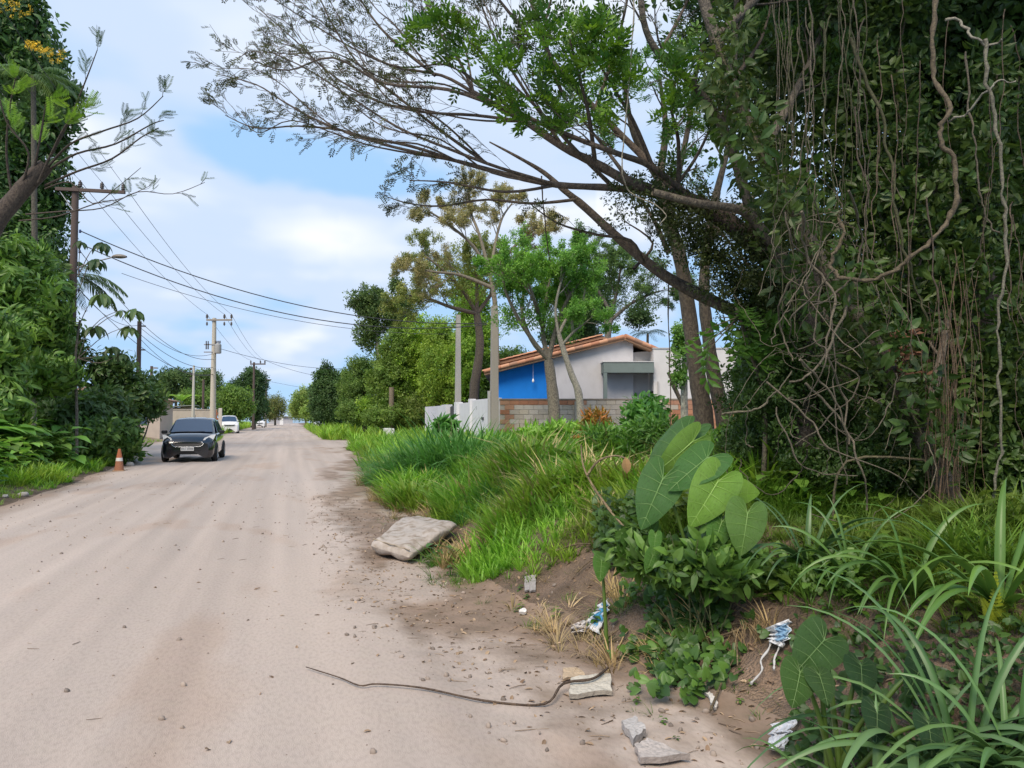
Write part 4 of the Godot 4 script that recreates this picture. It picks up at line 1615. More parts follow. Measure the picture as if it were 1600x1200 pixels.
	panel("lower_intake", [Vector3(w * 0.5, 0.42, ln - 0.03), Vector3(-w * 0.5, 0.42, ln - 0.03), Vector3(-w * 0.6, 0.28, ln - 0.06), Vector3(w * 0.6, 0.28, ln - 0.06)], M.black_trim, o, 0.035)
	var em := MB.new()
	em.lathe([[0.001, 0.012], [0.06, 0.01], [0.065, 0.0]], 16, Vector3(0, hood - 0.235, ln - 0.06), Basis(Vector3.RIGHT, PI / 2 - 0.5) * Basis.from_scale(Vector3(1.35, 1, 0.6)))
	part("emblem", em.mesh(), M.chrome, o)
	if D.has("plate"):
		var pl := slab("number_plate", Vector3(-0.22, 0.4, ln + 0.02), Vector3(0.22, 0.545, ln + 0.045), mat(Color(0.6, 0.6, 0.6), 0.5), o, 0.006)
		var tm := TextMesh.new()
		var fo := SystemFont.new()
		fo.font_names = PackedStringArray(["Droid Sans Mono"])
		tm.font = fo
		tm.text = D.plate
		tm.font_size = 32
		tm.pixel_size = 0.0026
		tm.depth = 0.004
		var tx := part("lettering", tm, M.black_trim, pl)
		tx.position = Vector3(0, 0.472, ln + 0.048)
	for s in [-0.28, 0.2]:
		var wp := MB.new()
		wp.tube(PackedVector3Array([Vector3(s - 0.3, belt + 0.06, cz + 0.01), Vector3(s + 0.25, belt + 0.075, cz - 0.0)]), PackedFloat32Array([0.012, 0.008]), 4)
		part("wiper", wp.mesh(), M.black_trim, o)
	var ant := MB.new()
	ant.tube(PackedVector3Array([Vector3(0, roof + 0.02, rz0 - 0.1), Vector3(0, roof + 0.14, rz0 - 0.3)]), PackedFloat32Array([0.01, 0.006]), 4)
	part("antenna", ant.mesh(), M.black_trim, o)
	return o

func make_vehicles() -> void:
	var black := mat(Color(0.005, 0.006, 0.012), 0.15)
	black.clearcoat_enabled = true
	black.clearcoat = 1.0
	black.clearcoat_roughness = 0.06
	var p := ground_at(299, 722)
	var face := atan2(eye.x - p.x, eye.z - p.z)
	make_car("parked_car", "black hatchback with chrome grille and white number plate parked at the verge", p + Vector3(-0.1, 0.0, -1.95), -0.02, {"w": 1.80, "l": 3.9, "h": 1.55, "hood": 1.0, "belt": 1.0, "cowl": 0.95, "roof_front": 0.25, "roof_back": -1.2, "cabin_back": -1.88, "front_axle": 1.2, "rear_axle": -1.3, "wheel": 0.3, "paint": black, "plate": "AYJ 0088"})
	var white := mat(Color(0.7, 0.7, 0.71), 0.3)
	white.clearcoat_enabled = true
	var q := px(355, 660, 76.0)
	make_car("parked_car", "white sport utility vehicle parked in tall grass beyond the concrete pole", sit(q) + Vector3(0, 0.02, -2.2), 0.1, {"w": 1.82, "l": 4.4, "h": 1.72, "hood": 1.15, "belt": 1.12, "cowl": 0.95, "roof_front": 0.45, "roof_back": -1.9, "cabin_back": -2.15, "front_axle": 1.35, "rear_axle": -1.35, "wheel": 0.36, "paint": white})
	q = px(402, 657, 118.0)
	make_car("parked_car", "far white car parked beneath the dense dark tree", sit(q) + Vector3(0, 0.02, -2.2), 0.15, {"w": 1.8, "l": 4.2, "h": 1.6, "hood": 1.05, "belt": 1.05, "cowl": 0.95, "roof_front": 0.3, "roof_back": -1.2, "cabin_back": -1.9, "front_axle": 1.3, "rear_axle": -1.3, "wheel": 0.32, "paint": white})
	var silver := mat(Color(0.42, 0.44, 0.45), 0.3, 0.3)
	silver.clearcoat_enabled = true
	q = px(507, 656, 100.0)
	make_car("parked_car", "silver car half hidden in the grass below the dark conical tree", sit(q) + Vector3(0, 0.05, -1.0), -0.35, {"w": 1.75, "l": 4.1, "h": 1.5, "hood": 0.98, "belt": 1.0, "cowl": 0.95, "roof_front": 0.25, "roof_back": -1.2, "cabin_back": -1.9, "front_axle": 1.25, "rear_axle": -1.3, "wheel": 0.31, "paint": silver})

# ---------------------------------------------------------------- things lying about
func crumple(b: MB, rows_n: int, cols_n: int, f: Callable) -> void:
	var rows := []
	for i in rows_n:
		var row := PackedVector3Array()
		for k in cols_n:
			row.append(f.call(float(k) / (cols_n - 1), float(i) / (rows_n - 1)))
		rows.append(row)
	b.grid(rows)

func make_small_things() -> void:
	# traffic cone
	var p := ground_at(186, 736)
	var o := thing("traffic_cone", "faded orange traffic cone with white band and dirty foot by the rubble", "cone", p)
	o.scale = Vector3.ONE * 0.82
	var b := MB.new()
	b.lathe([[0.165, 0.03], [0.15, 0.12], [0.118, 0.36]], 20)
	part("cone_body", b.mesh(), rough(Color(0.34, 0.15, 0.085)), o)
	b = MB.new()
	b.lathe([[0.122, 0.36], [0.106, 0.48]], 20)
	part("white_band", b.mesh(), mat(Color(0.62, 0.6, 0.57), 0.6), o)
	b = MB.new()
	b.lathe([[0.104, 0.48], [0.045, 0.78], [0.035, 0.8], [0.001, 0.8]], 20)
	part("cone_tip", b.mesh(), rough(Color(0.4, 0.13, 0.06)), o)
	slab("foot", Vector3(-0.19, -0.02, -0.19), Vector3(0.19, 0.035, 0.19), rough(Color(0.36, 0.22, 0.13)), o, 0.01)
	# rubble beside it
	for q in [[199, 724, 0.16, Color(0.42, 0.4, 0.38)], [207, 722, 0.14, Color(0.3, 0.28, 0.27)], [214, 724, 0.12, Color(0.45, 0.43, 0.42)], [203, 728, 0.11, Color(0.36, 0.34, 0.33)], [37, 776, 0.08, Color(0.36, 0.33, 0.31)], [8, 778, 0.05, Color(0.42, 0.4, 0.38)]]:
		p = ground_at(q[0], q[1])
		b = MB.new()
		var rows := []
		for i in 6:
			var row := PackedVector3Array()
			for k in 9:
				var th := PI * i / 5.0
				var ph := TAU * k / 9.0
				var d := Vector3(sin(th) * cos(ph) * 1.3, cos(th) * 0.8, sin(th) * sin(ph))
				row.append(d * q[2] * (1.0 + 0.45 * N1.get_noise_3dv(d * 12.0 + p * 5.0)))
			rows.append(row)
		b.grid(rows, true)
		outward(b, Vector3.ZERO)
		var st := part("rubble_stone", b.mesh(), rough(q[3]), self)
		st.position = p + Vector3(0, q[2] * 0.4, 0)
		tag(st, "grey rubble stone lying beside the traffic cone" if q[0] > 100 else "grey stone at the foot of the grassy verge", "stone", "rubble stones at the verge")
	var tarp := MB.new()
	crumple(tarp, 6, 12, func(u: float, v: float) -> Vector3: return Vector3((u - 0.5) * 0.7, 0.12 + 0.06 * sin(u * 9.0) * sin(v * 5.0), (v - 0.5) * 0.35))
	p = ground_at(207, 720)
	var tp := part("tarpaulin", tarp.mesh(), mat(Color(0.06, 0.07, 0.08), 0.5), self)
	tp.position = p + Vector3(0, 0.12, -0.2)
	tag(tp, "dark scrap of tarpaulin on the rubble behind the cone", "tarpaulin")
	# discarded mattress
	var corners := [ground_at(578, 868), ground_at(640, 886), ground_at(716, 838), ground_at(634, 826)]
	for i in 4:
		corners[i] = sit(corners[i])
	corners[2].y += 0.05
	corners[3].y += 0.03
	var mid: Vector3 = (corners[0] + corners[1] + corners[2] + corners[3]) / 4.0
	o = thing("discarded_mattress", "dirty cream mattress lying folded at the foot of the grassy bank", "mattress", mid)
	b = MB.new()
	var th := 0.22
	var rowsm := []
	var P := func(u: float, v: float, q: float) -> Vector3:
		var a: Vector3 = corners[0].lerp(corners[1], u)
		var c: Vector3 = corners[3].lerp(corners[2], u)
		var g := a.lerp(c, v) - mid
		var wr := 0.018 * N2.get_noise_2d(u * 30.0, v * 18.0) + 0.012 * sin(v * 30.0 + u * 7.0 + 4.0 * N1.get_noise_2d(u * 14.0, v * 14.0)) * sm(0.4, 1.0, v)
		return g + Vector3(0, 0.0 + th * q * (1.0 - 0.12 * u) + wr * q - 0.05 * sin(u * PI) * sin(v * PI) * q, 0)
	var n := 44
	# wrap: sections across u, closed round the thickness, rounded off at both ends
	var vs := [0.0, 0.006, 0.02, 0.045, 0.08]
	for i in 24:
		vs.append(0.12 + 0.76 * i / 23.0)
	vs.append_array([0.92, 0.955, 0.98, 0.994, 1.0])
	for v in vs:
		var e: float = minf(v, 1.0 - v)
		var round_off := sqrt(maxf(0.0, 1.0 - pow(maxf(0.0, 1.0 - e / 0.085), 2.0)))
		var row := PackedVector3Array()
		for k in n:
			var a := TAU * k / n
			var cu := signf(cos(a)) * pow(absf(cos(a)), 0.5) * 0.5 * lerpf(0.93, 1.0, round_off) + 0.5
			var cq := signf(sin(a)) * pow(absf(sin(a)), 0.75) * 0.5 * round_off * (0.9 + 0.7 * N1.get_noise_2d(cu * 14.0, v * 14.0)) + 0.48
			row.append(P.call(cu, v, cq))
		rowsm.append(row)
	b.grid(rowsm, true)
	orient(b, Vector3(0, 0.12, 0))
	var mt := triplanar(mat(Color(0.42, 0.37, 0.33), 0.9), noise_tex(512, 0.012, 5, [[0.0, Color(0.42, 0.36, 0.3)], [0.36, Color(0.8, 0.76, 0.7)], [0.6, grey(1.0)], [1.0, grey(1.05)]], 51), Vector3(0.9, 0.9, 0.9), M.bumps, 0.8)
	part("cover", b.mesh(), mt, o)
	var pipe := MB.new()
	var loop := PackedVector3Array()
	var lr := PackedFloat32Array()
	for k in 9:
		loop.append(P.call(k / 8.0 * 0.9 + 0.05, 0.03, 0.83))
		lr.append(0.008)
	pipe.tube(loop, lr, 5)
	part("piping", pipe.mesh(), rough(Color(0.33, 0.27, 0.2)), o)
	# plastic bags, foam slabs, board
	var bagtex := noise_tex(256, 0.02, 3, [[0.0, Color(0.05, 0.3, 0.55)], [0.47, Color(0.1, 0.45, 0.75)], [0.5, Color(0.75, 0.77, 0.8)], [1.0, Color(0.8, 0.8, 0.82)]], 61)
	for q in [["white and bright blue torn plastic bag lying on the earth bank", [[940, 950, 0.0], [955, 948, 0.03], [908, 985, 0.0], [935, 1005, 0.02]], Color(0.8, 0.8, 0.82), 3], ["dirty white plastic strip trailing from the blue bag", [[893, 985, 0.0], [915, 982, 0.03], [895, 998, 0.0], [918, 1000, 0.02]], Color(0.6, 0.55, 0.52), 4], ["torn white and pale blue bag hanging from the eroded bank", [[1200, 1000, 0.02], [1238, 995, 0.05], [1205, 1020, 0.02], [1228, 1030, 0.03]], Color(0.72, 0.73, 0.76), 5], ["crumpled white plastic bag under the strap leaves", [[1200, 1150, 0.02], [1240, 1150, 0.05], [1210, 1190, 0.0], [1236, 1200, 0.04]], Color(0.75, 0.76, 0.8), 6]]:
		var c := []
		for g in q[1]:
			c.append(ground_at(g[0], g[1]) + Vector3(0, 0.03 + g[2], 0))
		var at: Vector3 = (c[0] + c[1] + c[2] + c[3]) / 4.0
		o = thing("plastic_bag", q[0], "plastic bag", at, 0.0, "plastic litter on the bank")
		b = MB.new()
		var toward := (eye - at).normalized()
		var sd: float = q[3] * 17.0
		crumple(b, 15, 15, func(u: float, v: float) -> Vector3:
			var g: Vector3 = (c[0] as Vector3).lerp(c[1], u).lerp((c[2] as Vector3).lerp(c[3], u), v) - at
			return g + toward * (0.05 * N2.get_noise_2d(u * 30.0 + sd, v * 30.0) + 0.03 * N1.get_noise_2d(u * 60.0, v * 60.0 + sd) + 0.03 * sin(u * PI)) + Vector3(0.05 * N1.get_noise_2d(v * 40.0, sd), 0, 0))
		var bm := vmat(0.5, 0.25)
		for i in b.c.size():
			var uu := b.uv[i]
			var bl: bool = q[3] != 4 and q[3] != 6 and absf(uu.x - 0.62) < 0.25 + 0.3 * N2.get_noise_2d(uu.x * 40.0, uu.y * 40.0 + sd) and uu.y < 0.8 and uu.y > 0.1
			b.c[i] = Color(0.08, 0.36, 0.65) if bl and q[3] == 3 else (Color(0.25, 0.42, 0.6) if bl else q[2])
		part("film", b.mesh(), bm, o)
		if q[3] == 5:
			for g in [[[1205, 1010], [1203, 1028], [1192, 1040], [1190, 1058], [1178, 1080]], [[1215, 1025], [1208, 1038], [1214, 1050], [1209, 1062]]]:
				var pts := []
				for k in g:
					pts.append(ground_at(k[0] + rf(-5, 5), k[1]) + Vector3(-0.02, 0.04, 0.03) - at)
				var line := smooth_line(pts)
				var rr := PackedFloat32Array()
				for k in line.size():
					rr.append(0.007 * rf(0.5, 1.4))
				b = MB.new()
				b.tube(line, rr, 5)
				part("strip", b.mesh(), mat(Color(0.45, 0.44, 0.43), 0.6), o)
	for q in [["foam_slab", "broken white foam slab lying beneath a long twig", [[893, 1068], [955, 1062], [955, 1090], [890, 1098]], 0.035, Color(0.5, 0.46, 0.39), "foam"], ["cardboard_piece", "small tan cardboard piece behind the foam slab", [[880, 1050], [905, 1052], [918, 1066], [880, 1068]], 0.02, Color(0.48, 0.36, 0.24), "cardboard"], ["foam_slab", "small square pale foam piece on the dirt", [[970, 1142], [992, 1134], [1010, 1155], [990, 1172]], 0.05, Color(0.45, 0.42, 0.4), "foam"], ["foam_slab", "long pale foam slab half buried in dirt", [[992, 1178], [1010, 1170], [1080, 1192], [1000, 1199]], 0.04, Color(0.44, 0.39, 0.36), "foam"], ["ceramic_tile", "grey broken floor tile standing in the dirt below the grass", [[820, 906], [838, 906], [836, 930], [819, 932]], 0.02, Color(0.3, 0.28, 0.27), "tile"], ["broken_brick", "pale broken brick lying in the grass behind the mattress", [[722, 735], [745, 735], [743, 742], [722, 743]], 0.08, Color(0.42, 0.33, 0.27), "brick"], ["ceramic_tile", "white chip of tile on the eroded bank", [[1102, 1090], [1112, 1090], [1122, 1108], [1118, 1118]], 0.02, Color(0.6, 0.57, 0.53), "tile"], ["bottle_cap", "small white plastic cap on the dirt", [[812, 958], [822, 956], [822, 962], [812, 963]], 0.025, Color(0.75, 0.73, 0.7), "cap"]]:
		var c := []
		for g in q[2]:
			c.append(ground_at(g[0], g[1]))
		var at: Vector3 = (c[0] + c[1] + c[2] + c[3]) / 4.0
		o = thing(q[0], q[1], q[5], at)
		b = MB.new()
		var toward := Vector3.UP * 0.8 + (eye - at).normalized() * 0.5
		var out := []
		for i in 4:
			for k in 5:
				var u := k / 5.0
				var g: Vector3 = (c[i] as Vector3).lerp(c[(i + 1) % 4], u)
				out.append(g - at + rv() * 0.006 + Vector3(0, 0.012, 0))
		var up: Vector3 = toward.normalized() * q[3]
		for i in 20:
			var j := (i + 1) % 20
			b.quad(out[i], out[j], out[j] + up, out[i] + up, out[i])
			b.tri(up + Vector3(0, 0.012, 0), out[i] + up, out[j] + up)
		outward(b, -up * 3.0)
		part("slab" if q[5] != "cap" else "cap_body", b.mesh(), rough(q[4]), o)
	# long bent twig across the road edge
	var tw := []
	for g in [[478, 1049], [530, 1064], [562, 1078], [590, 1075], [660, 1082], [760, 1102], [850, 1108], [880, 1088], [925, 1078], [950, 1060]]:
		tw.append(ground_at(g[0], g[1]) + Vector3(0, 0.02 if g[0] < 860 else 0.06, 0))
	var line := smooth_line(tw, 5)
	var rr := PackedFloat32Array()
	for k in line.size():
		rr.append(lerpf(0.0035, 0.009, k / float(line.size())) * rf(0.85, 1.15))
	b = MB.new()
	b.col = Color(0.13, 0.09, 0.065)
	b.tube(line, rr, 5)
	var t := part("long_twig", b.mesh(), M.bark, self)
	tag(t, "long thin bent twig lying from the sandy road onto the foam slab", "twig")
	# bare forked branch standing out of the grass and a dead leaf on it
	for q in [["bare_branch", "bare pale forked branch sticking out of the grass beside the elephant ears", [[[955, 800, 6.2], [930, 765, 6.3], [912, 730, 6.4], [908, 695, 6.5]], [[918, 742, 6.35], [935, 720, 6.3], [960, 712, 6.2], [978, 716, 6.1]], [[985, 835, 6.0], [965, 812, 6.1], [950, 795, 6.2]]]], ["bare_branch", "bare crooked stem standing before the orange brick wall", [[[1075, 670, 22.0], [1068, 640, 22.0], [1055, 605, 22.0], [1043, 582, 22.0]], [[1062, 622, 22.0], [1052, 604, 22.2], [1048, 598, 22.2]]]]]:
		var first: Array = q[2][0][0]
		var at := px(first[0], first[1], first[2])
		o = thing(q[0], q[1], "branch", at)
		for s in q[2]:
			var pts := []
			for g in s:
				pts.append(px(g[0], g[1], g[2]) - at)
			line = smooth_line(pts)
			rr = PackedFloat32Array()
			var r0: float = 0.011 * first[2] / 6.0 * (1.6 if first[2] > 10 else 1.0)
			for k in line.size():
				rr.append(lerpf(r0, r0 * 0.45, k / float(line.size())))
			b = MB.new()
			b.col = Color(0.33, 0.25, 0.15) if first[2] < 10 else Color(0.14, 0.11, 0.09)
			b.tube(line, rr, 6)
			part("stick", b.mesh(), M.bark, o)
	b = MB.new()
	b.col = Color(0.42, 0.26, 0.12)
	var dp := px(977, 714, 6.1)
	b.leaf(Vector3.ZERO, Vector3(0.1, -1, 0.1), look.z, 0.14, 0.075, 5, 0.5, 0.5, 0.45)
	t = part("dead_leaf", b.mesh(), M.dry, self)
	t.position = dp
	tag(t, "curled tan dead leaf hanging from the bare forked branch", "leaf")

# ---------------------------------------------------------------- trees
func line_px(list: Array, per := 4) -> PackedVector3Array:
	var p := []
	for g in list:
		p.append(px(g[0], g[1], g[2]))
	return smooth_line(p, per)

func base_of(x: float, d: float) -> Vector3:
	return sit(px(x, 660, d))

# puffs given as [px, py, depth, rx px, ry px, count]
func puffs(T: Growth, list: Array, lump := 0.35) -> void:
	for g in list:
		var k: float = g[2] / FOCAL
		puff(T, px(g[0], g[1], g[2]), Vector3(g[3] * k, g[4] * k, g[3] * k * 0.9) * 1.15, int(g[5] * 1.3), lump)

# trunk from the land to a first point and on through the limb lines
func limbs(T: Growth, list: Array, r0: float, r1: float, lv: int, ln: float, from := 0.3, sides := 8) -> void:
	for l in list:
		var pts := line_px(l)
		stem(T, pts, r0, r1, sides)
		if lv >= 0:
			fork(T, pts, ln, r1 * 1.6, lv, from)

func trunk(T: Growth, list: Array, r0: float, r1: float, sides := 9) -> void:
	var pts := line_px(list)
	pts.insert(0, T.at + Vector3(0, -0.15, 0))
	stem(T, pts, r0, r1, sides)

func make_center_trees() -> void:
	var T: Growth
	leaf_gain = 1.9  # leaf colours lightened for this group, haze over the far trees included
	# bright green forked tree before the house
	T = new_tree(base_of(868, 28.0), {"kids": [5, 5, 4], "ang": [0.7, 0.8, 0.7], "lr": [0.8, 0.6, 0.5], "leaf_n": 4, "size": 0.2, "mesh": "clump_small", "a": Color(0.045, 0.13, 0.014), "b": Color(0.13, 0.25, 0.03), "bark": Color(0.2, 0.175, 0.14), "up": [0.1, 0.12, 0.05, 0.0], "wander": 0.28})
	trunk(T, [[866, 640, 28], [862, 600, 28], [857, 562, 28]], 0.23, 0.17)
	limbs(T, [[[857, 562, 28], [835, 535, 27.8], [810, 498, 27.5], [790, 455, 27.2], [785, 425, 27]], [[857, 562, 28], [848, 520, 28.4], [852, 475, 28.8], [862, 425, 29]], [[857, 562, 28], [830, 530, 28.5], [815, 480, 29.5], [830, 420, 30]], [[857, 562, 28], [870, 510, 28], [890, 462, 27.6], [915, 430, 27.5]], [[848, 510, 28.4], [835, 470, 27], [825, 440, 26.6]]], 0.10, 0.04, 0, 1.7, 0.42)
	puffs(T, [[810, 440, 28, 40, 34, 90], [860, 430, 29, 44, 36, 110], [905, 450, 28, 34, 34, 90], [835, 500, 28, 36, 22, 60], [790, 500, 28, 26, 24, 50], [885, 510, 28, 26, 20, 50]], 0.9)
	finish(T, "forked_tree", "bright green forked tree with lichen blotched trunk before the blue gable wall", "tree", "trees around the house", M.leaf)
	# slim lichen trunk
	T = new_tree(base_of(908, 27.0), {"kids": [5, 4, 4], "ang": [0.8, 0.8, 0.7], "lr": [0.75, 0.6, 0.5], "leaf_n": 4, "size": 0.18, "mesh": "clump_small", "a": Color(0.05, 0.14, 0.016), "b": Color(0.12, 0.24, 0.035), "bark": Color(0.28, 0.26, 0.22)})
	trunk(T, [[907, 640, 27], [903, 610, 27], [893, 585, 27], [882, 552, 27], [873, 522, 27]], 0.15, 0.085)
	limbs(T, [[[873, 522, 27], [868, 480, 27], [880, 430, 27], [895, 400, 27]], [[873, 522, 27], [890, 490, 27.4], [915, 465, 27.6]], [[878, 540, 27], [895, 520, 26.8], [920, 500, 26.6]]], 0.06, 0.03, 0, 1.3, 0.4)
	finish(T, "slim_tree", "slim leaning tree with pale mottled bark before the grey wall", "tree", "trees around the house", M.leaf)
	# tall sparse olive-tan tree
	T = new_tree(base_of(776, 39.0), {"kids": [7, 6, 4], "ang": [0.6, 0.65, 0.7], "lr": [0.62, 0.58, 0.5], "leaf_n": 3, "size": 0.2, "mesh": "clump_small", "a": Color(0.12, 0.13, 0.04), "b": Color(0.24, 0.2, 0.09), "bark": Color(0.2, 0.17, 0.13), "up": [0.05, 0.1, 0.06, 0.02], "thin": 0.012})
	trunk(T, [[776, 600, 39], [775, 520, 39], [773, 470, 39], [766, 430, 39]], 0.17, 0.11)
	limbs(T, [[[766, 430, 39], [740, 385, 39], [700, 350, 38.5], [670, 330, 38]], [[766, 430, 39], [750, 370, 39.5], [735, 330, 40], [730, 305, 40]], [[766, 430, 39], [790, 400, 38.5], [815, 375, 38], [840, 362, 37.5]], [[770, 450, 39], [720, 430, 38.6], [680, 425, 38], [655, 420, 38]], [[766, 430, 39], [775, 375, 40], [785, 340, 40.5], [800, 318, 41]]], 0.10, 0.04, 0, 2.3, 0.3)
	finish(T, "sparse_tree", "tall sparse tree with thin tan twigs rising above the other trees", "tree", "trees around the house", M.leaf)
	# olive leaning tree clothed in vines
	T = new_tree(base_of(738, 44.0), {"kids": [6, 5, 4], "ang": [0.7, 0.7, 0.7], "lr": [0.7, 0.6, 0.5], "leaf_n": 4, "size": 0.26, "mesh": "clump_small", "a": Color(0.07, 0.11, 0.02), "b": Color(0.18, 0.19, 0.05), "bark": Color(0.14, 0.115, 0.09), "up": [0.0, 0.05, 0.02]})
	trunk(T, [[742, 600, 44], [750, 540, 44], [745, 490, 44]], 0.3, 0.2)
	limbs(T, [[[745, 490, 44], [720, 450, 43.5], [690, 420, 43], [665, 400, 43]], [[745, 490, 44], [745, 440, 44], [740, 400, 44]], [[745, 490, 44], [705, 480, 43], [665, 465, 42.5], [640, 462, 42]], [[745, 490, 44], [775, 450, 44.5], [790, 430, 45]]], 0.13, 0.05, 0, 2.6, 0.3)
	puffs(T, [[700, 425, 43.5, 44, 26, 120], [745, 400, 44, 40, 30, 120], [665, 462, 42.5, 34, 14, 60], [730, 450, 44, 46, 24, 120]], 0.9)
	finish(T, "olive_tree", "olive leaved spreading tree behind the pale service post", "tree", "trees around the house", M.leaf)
	# vine-covered green masses left of the white wall
	var gi := 0
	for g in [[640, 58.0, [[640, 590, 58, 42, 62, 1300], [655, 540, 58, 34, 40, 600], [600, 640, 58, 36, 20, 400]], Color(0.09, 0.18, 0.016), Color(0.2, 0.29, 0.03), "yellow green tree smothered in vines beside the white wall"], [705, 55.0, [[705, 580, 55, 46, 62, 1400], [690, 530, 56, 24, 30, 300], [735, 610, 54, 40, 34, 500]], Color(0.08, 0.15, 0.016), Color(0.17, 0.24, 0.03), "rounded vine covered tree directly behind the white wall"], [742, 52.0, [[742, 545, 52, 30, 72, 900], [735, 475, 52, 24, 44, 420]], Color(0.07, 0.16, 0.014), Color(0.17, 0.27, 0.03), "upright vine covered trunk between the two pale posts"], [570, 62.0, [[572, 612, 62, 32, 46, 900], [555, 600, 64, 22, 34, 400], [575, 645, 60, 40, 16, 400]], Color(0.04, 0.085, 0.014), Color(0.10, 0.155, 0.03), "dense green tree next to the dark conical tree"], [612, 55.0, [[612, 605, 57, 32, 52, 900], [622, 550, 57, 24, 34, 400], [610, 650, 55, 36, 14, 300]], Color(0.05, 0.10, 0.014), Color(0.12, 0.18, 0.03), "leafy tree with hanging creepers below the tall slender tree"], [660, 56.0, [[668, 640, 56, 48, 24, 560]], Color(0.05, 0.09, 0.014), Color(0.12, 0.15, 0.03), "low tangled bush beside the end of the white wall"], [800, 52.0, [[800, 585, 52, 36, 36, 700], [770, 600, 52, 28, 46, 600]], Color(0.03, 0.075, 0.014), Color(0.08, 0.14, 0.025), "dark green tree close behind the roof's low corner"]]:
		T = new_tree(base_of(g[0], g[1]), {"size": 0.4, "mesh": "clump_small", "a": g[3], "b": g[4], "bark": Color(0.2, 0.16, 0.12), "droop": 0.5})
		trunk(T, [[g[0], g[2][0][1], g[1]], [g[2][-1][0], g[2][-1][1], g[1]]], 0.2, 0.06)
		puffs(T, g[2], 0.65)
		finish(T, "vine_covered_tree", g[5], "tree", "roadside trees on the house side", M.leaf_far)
	# tall slender tree
	T = new_tree(base_of(598, 60.0), {"size": 0.5, "mesh": "clump_small", "a": Color(0.028, 0.06, 0.014), "b": Color(0.08, 0.12, 0.03), "bark": Color(0.36, 0.33, 0.28), "kids": [5, 4], "leaf_n": 5, "ang": [0.8, 0.8], "lr": [0.7, 0.6]})
	trunk(T, [[597, 600, 60], [592, 560, 60], [589, 525, 60], [590, 500, 60]], 0.25, 0.14)
	limbs(T, [[[589, 525, 60], [575, 500, 60], [568, 478, 60]], [[590, 505, 60], [600, 480, 60], [610, 465, 60]], [[590, 520, 60], [612, 505, 60], [632, 495, 60]], [[589, 520, 60], [586, 490, 60], [588, 468, 60]]], 0.1, 0.04, 0, 2.4, 0.25)
	puffs(T, [[590, 482, 60, 26, 22, 160], [622, 498, 60, 20, 18, 110], [577, 520, 60, 20, 24, 120]], 0.5)
	finish(T, "slender_tree", "tall slender tree with pale trunk and dark open crown behind the creepers", "tree", "roadside trees on the house side", M.leaf_far)
	# dark cone-shaped tree at the bend and the trees beyond
	T = new_tree(base_of(518, 84.0), {"size": 0.55, "mesh": "clump_small", "a": Color(0.02, 0.05, 0.014), "b": Color(0.05, 0.09, 0.022), "bark": Color(0.15, 0.12, 0.1)})
	trunk(T, [[518, 640, 84], [512, 600, 84], [510, 580, 84]], 0.3, 0.06)
	puffs(T, [[518, 640, 84, 34, 24, 500], [518, 628, 84, 33, 30, 700], [513, 605, 84, 24, 24, 380], [510, 586, 84, 9, 18, 120], [535, 606, 84, 20, 26, 300]], 0.25)
	finish(T, "conical_tree", "dark dense conical tree beside the grassy verge", "tree", "roadside trees on the house side", M.leaf_far)
	for g in [[478, 132.0, [[478, 630, 132, 20, 20, 420], [466, 640, 135, 13, 12, 160]], Color(0.09, 0.15, 0.03), Color(0.17, 0.22, 0.05), "pale green tree behind the no entry sign"], [490, 120.0, [[492, 645, 118, 18, 10, 220], [497, 622, 124, 10, 24, 160]], Color(0.07, 0.13, 0.02), Color(0.16, 0.22, 0.04), "light green bush beside the no entry sign"]]:
		T = new_tree(base_of(g[0], g[1]), {"size": 0.75, "mesh": "clump_small", "a": g[3], "b": g[4]})
		trunk(T, [[g[0], g[2][0][1], g[1]]], 0.2, 0.08)
		puffs(T, g[2], 0.4)
		finish(T, "roadside_tree", g[5], "tree", "roadside trees on the house side", M.leaf_far)
	# trees behind the house
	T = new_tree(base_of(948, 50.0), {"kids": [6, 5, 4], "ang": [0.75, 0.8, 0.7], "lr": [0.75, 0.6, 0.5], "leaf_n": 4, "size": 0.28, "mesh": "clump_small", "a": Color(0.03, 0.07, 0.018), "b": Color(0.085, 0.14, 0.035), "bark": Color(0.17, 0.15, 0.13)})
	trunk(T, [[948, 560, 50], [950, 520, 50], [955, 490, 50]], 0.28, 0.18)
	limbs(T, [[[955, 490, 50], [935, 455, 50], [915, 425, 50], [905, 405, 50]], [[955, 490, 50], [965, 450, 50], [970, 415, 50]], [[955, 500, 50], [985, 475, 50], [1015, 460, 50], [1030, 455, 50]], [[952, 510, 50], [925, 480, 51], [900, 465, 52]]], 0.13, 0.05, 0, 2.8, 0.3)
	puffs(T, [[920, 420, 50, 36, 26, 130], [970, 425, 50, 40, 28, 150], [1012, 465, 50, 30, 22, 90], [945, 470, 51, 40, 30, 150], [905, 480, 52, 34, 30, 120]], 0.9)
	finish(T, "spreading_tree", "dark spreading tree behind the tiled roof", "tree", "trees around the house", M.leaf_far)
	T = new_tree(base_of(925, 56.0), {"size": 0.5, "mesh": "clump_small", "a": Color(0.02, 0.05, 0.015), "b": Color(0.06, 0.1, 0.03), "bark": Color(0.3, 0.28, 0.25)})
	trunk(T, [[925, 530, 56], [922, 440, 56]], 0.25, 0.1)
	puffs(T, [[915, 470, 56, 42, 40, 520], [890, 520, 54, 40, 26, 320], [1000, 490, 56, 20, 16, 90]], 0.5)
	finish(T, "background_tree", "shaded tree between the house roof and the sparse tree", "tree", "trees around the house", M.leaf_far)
	var pb := thing("palm_tree", "small distant palm showing above the annex roof", "tree", base_of(1012, 60.0), 0.0, "trees around the house")
	var b := MB.new()
	var top := px(1012, 522, 60.0) - pb.position
	b.col = Color(0.2, 0.17, 0.14)
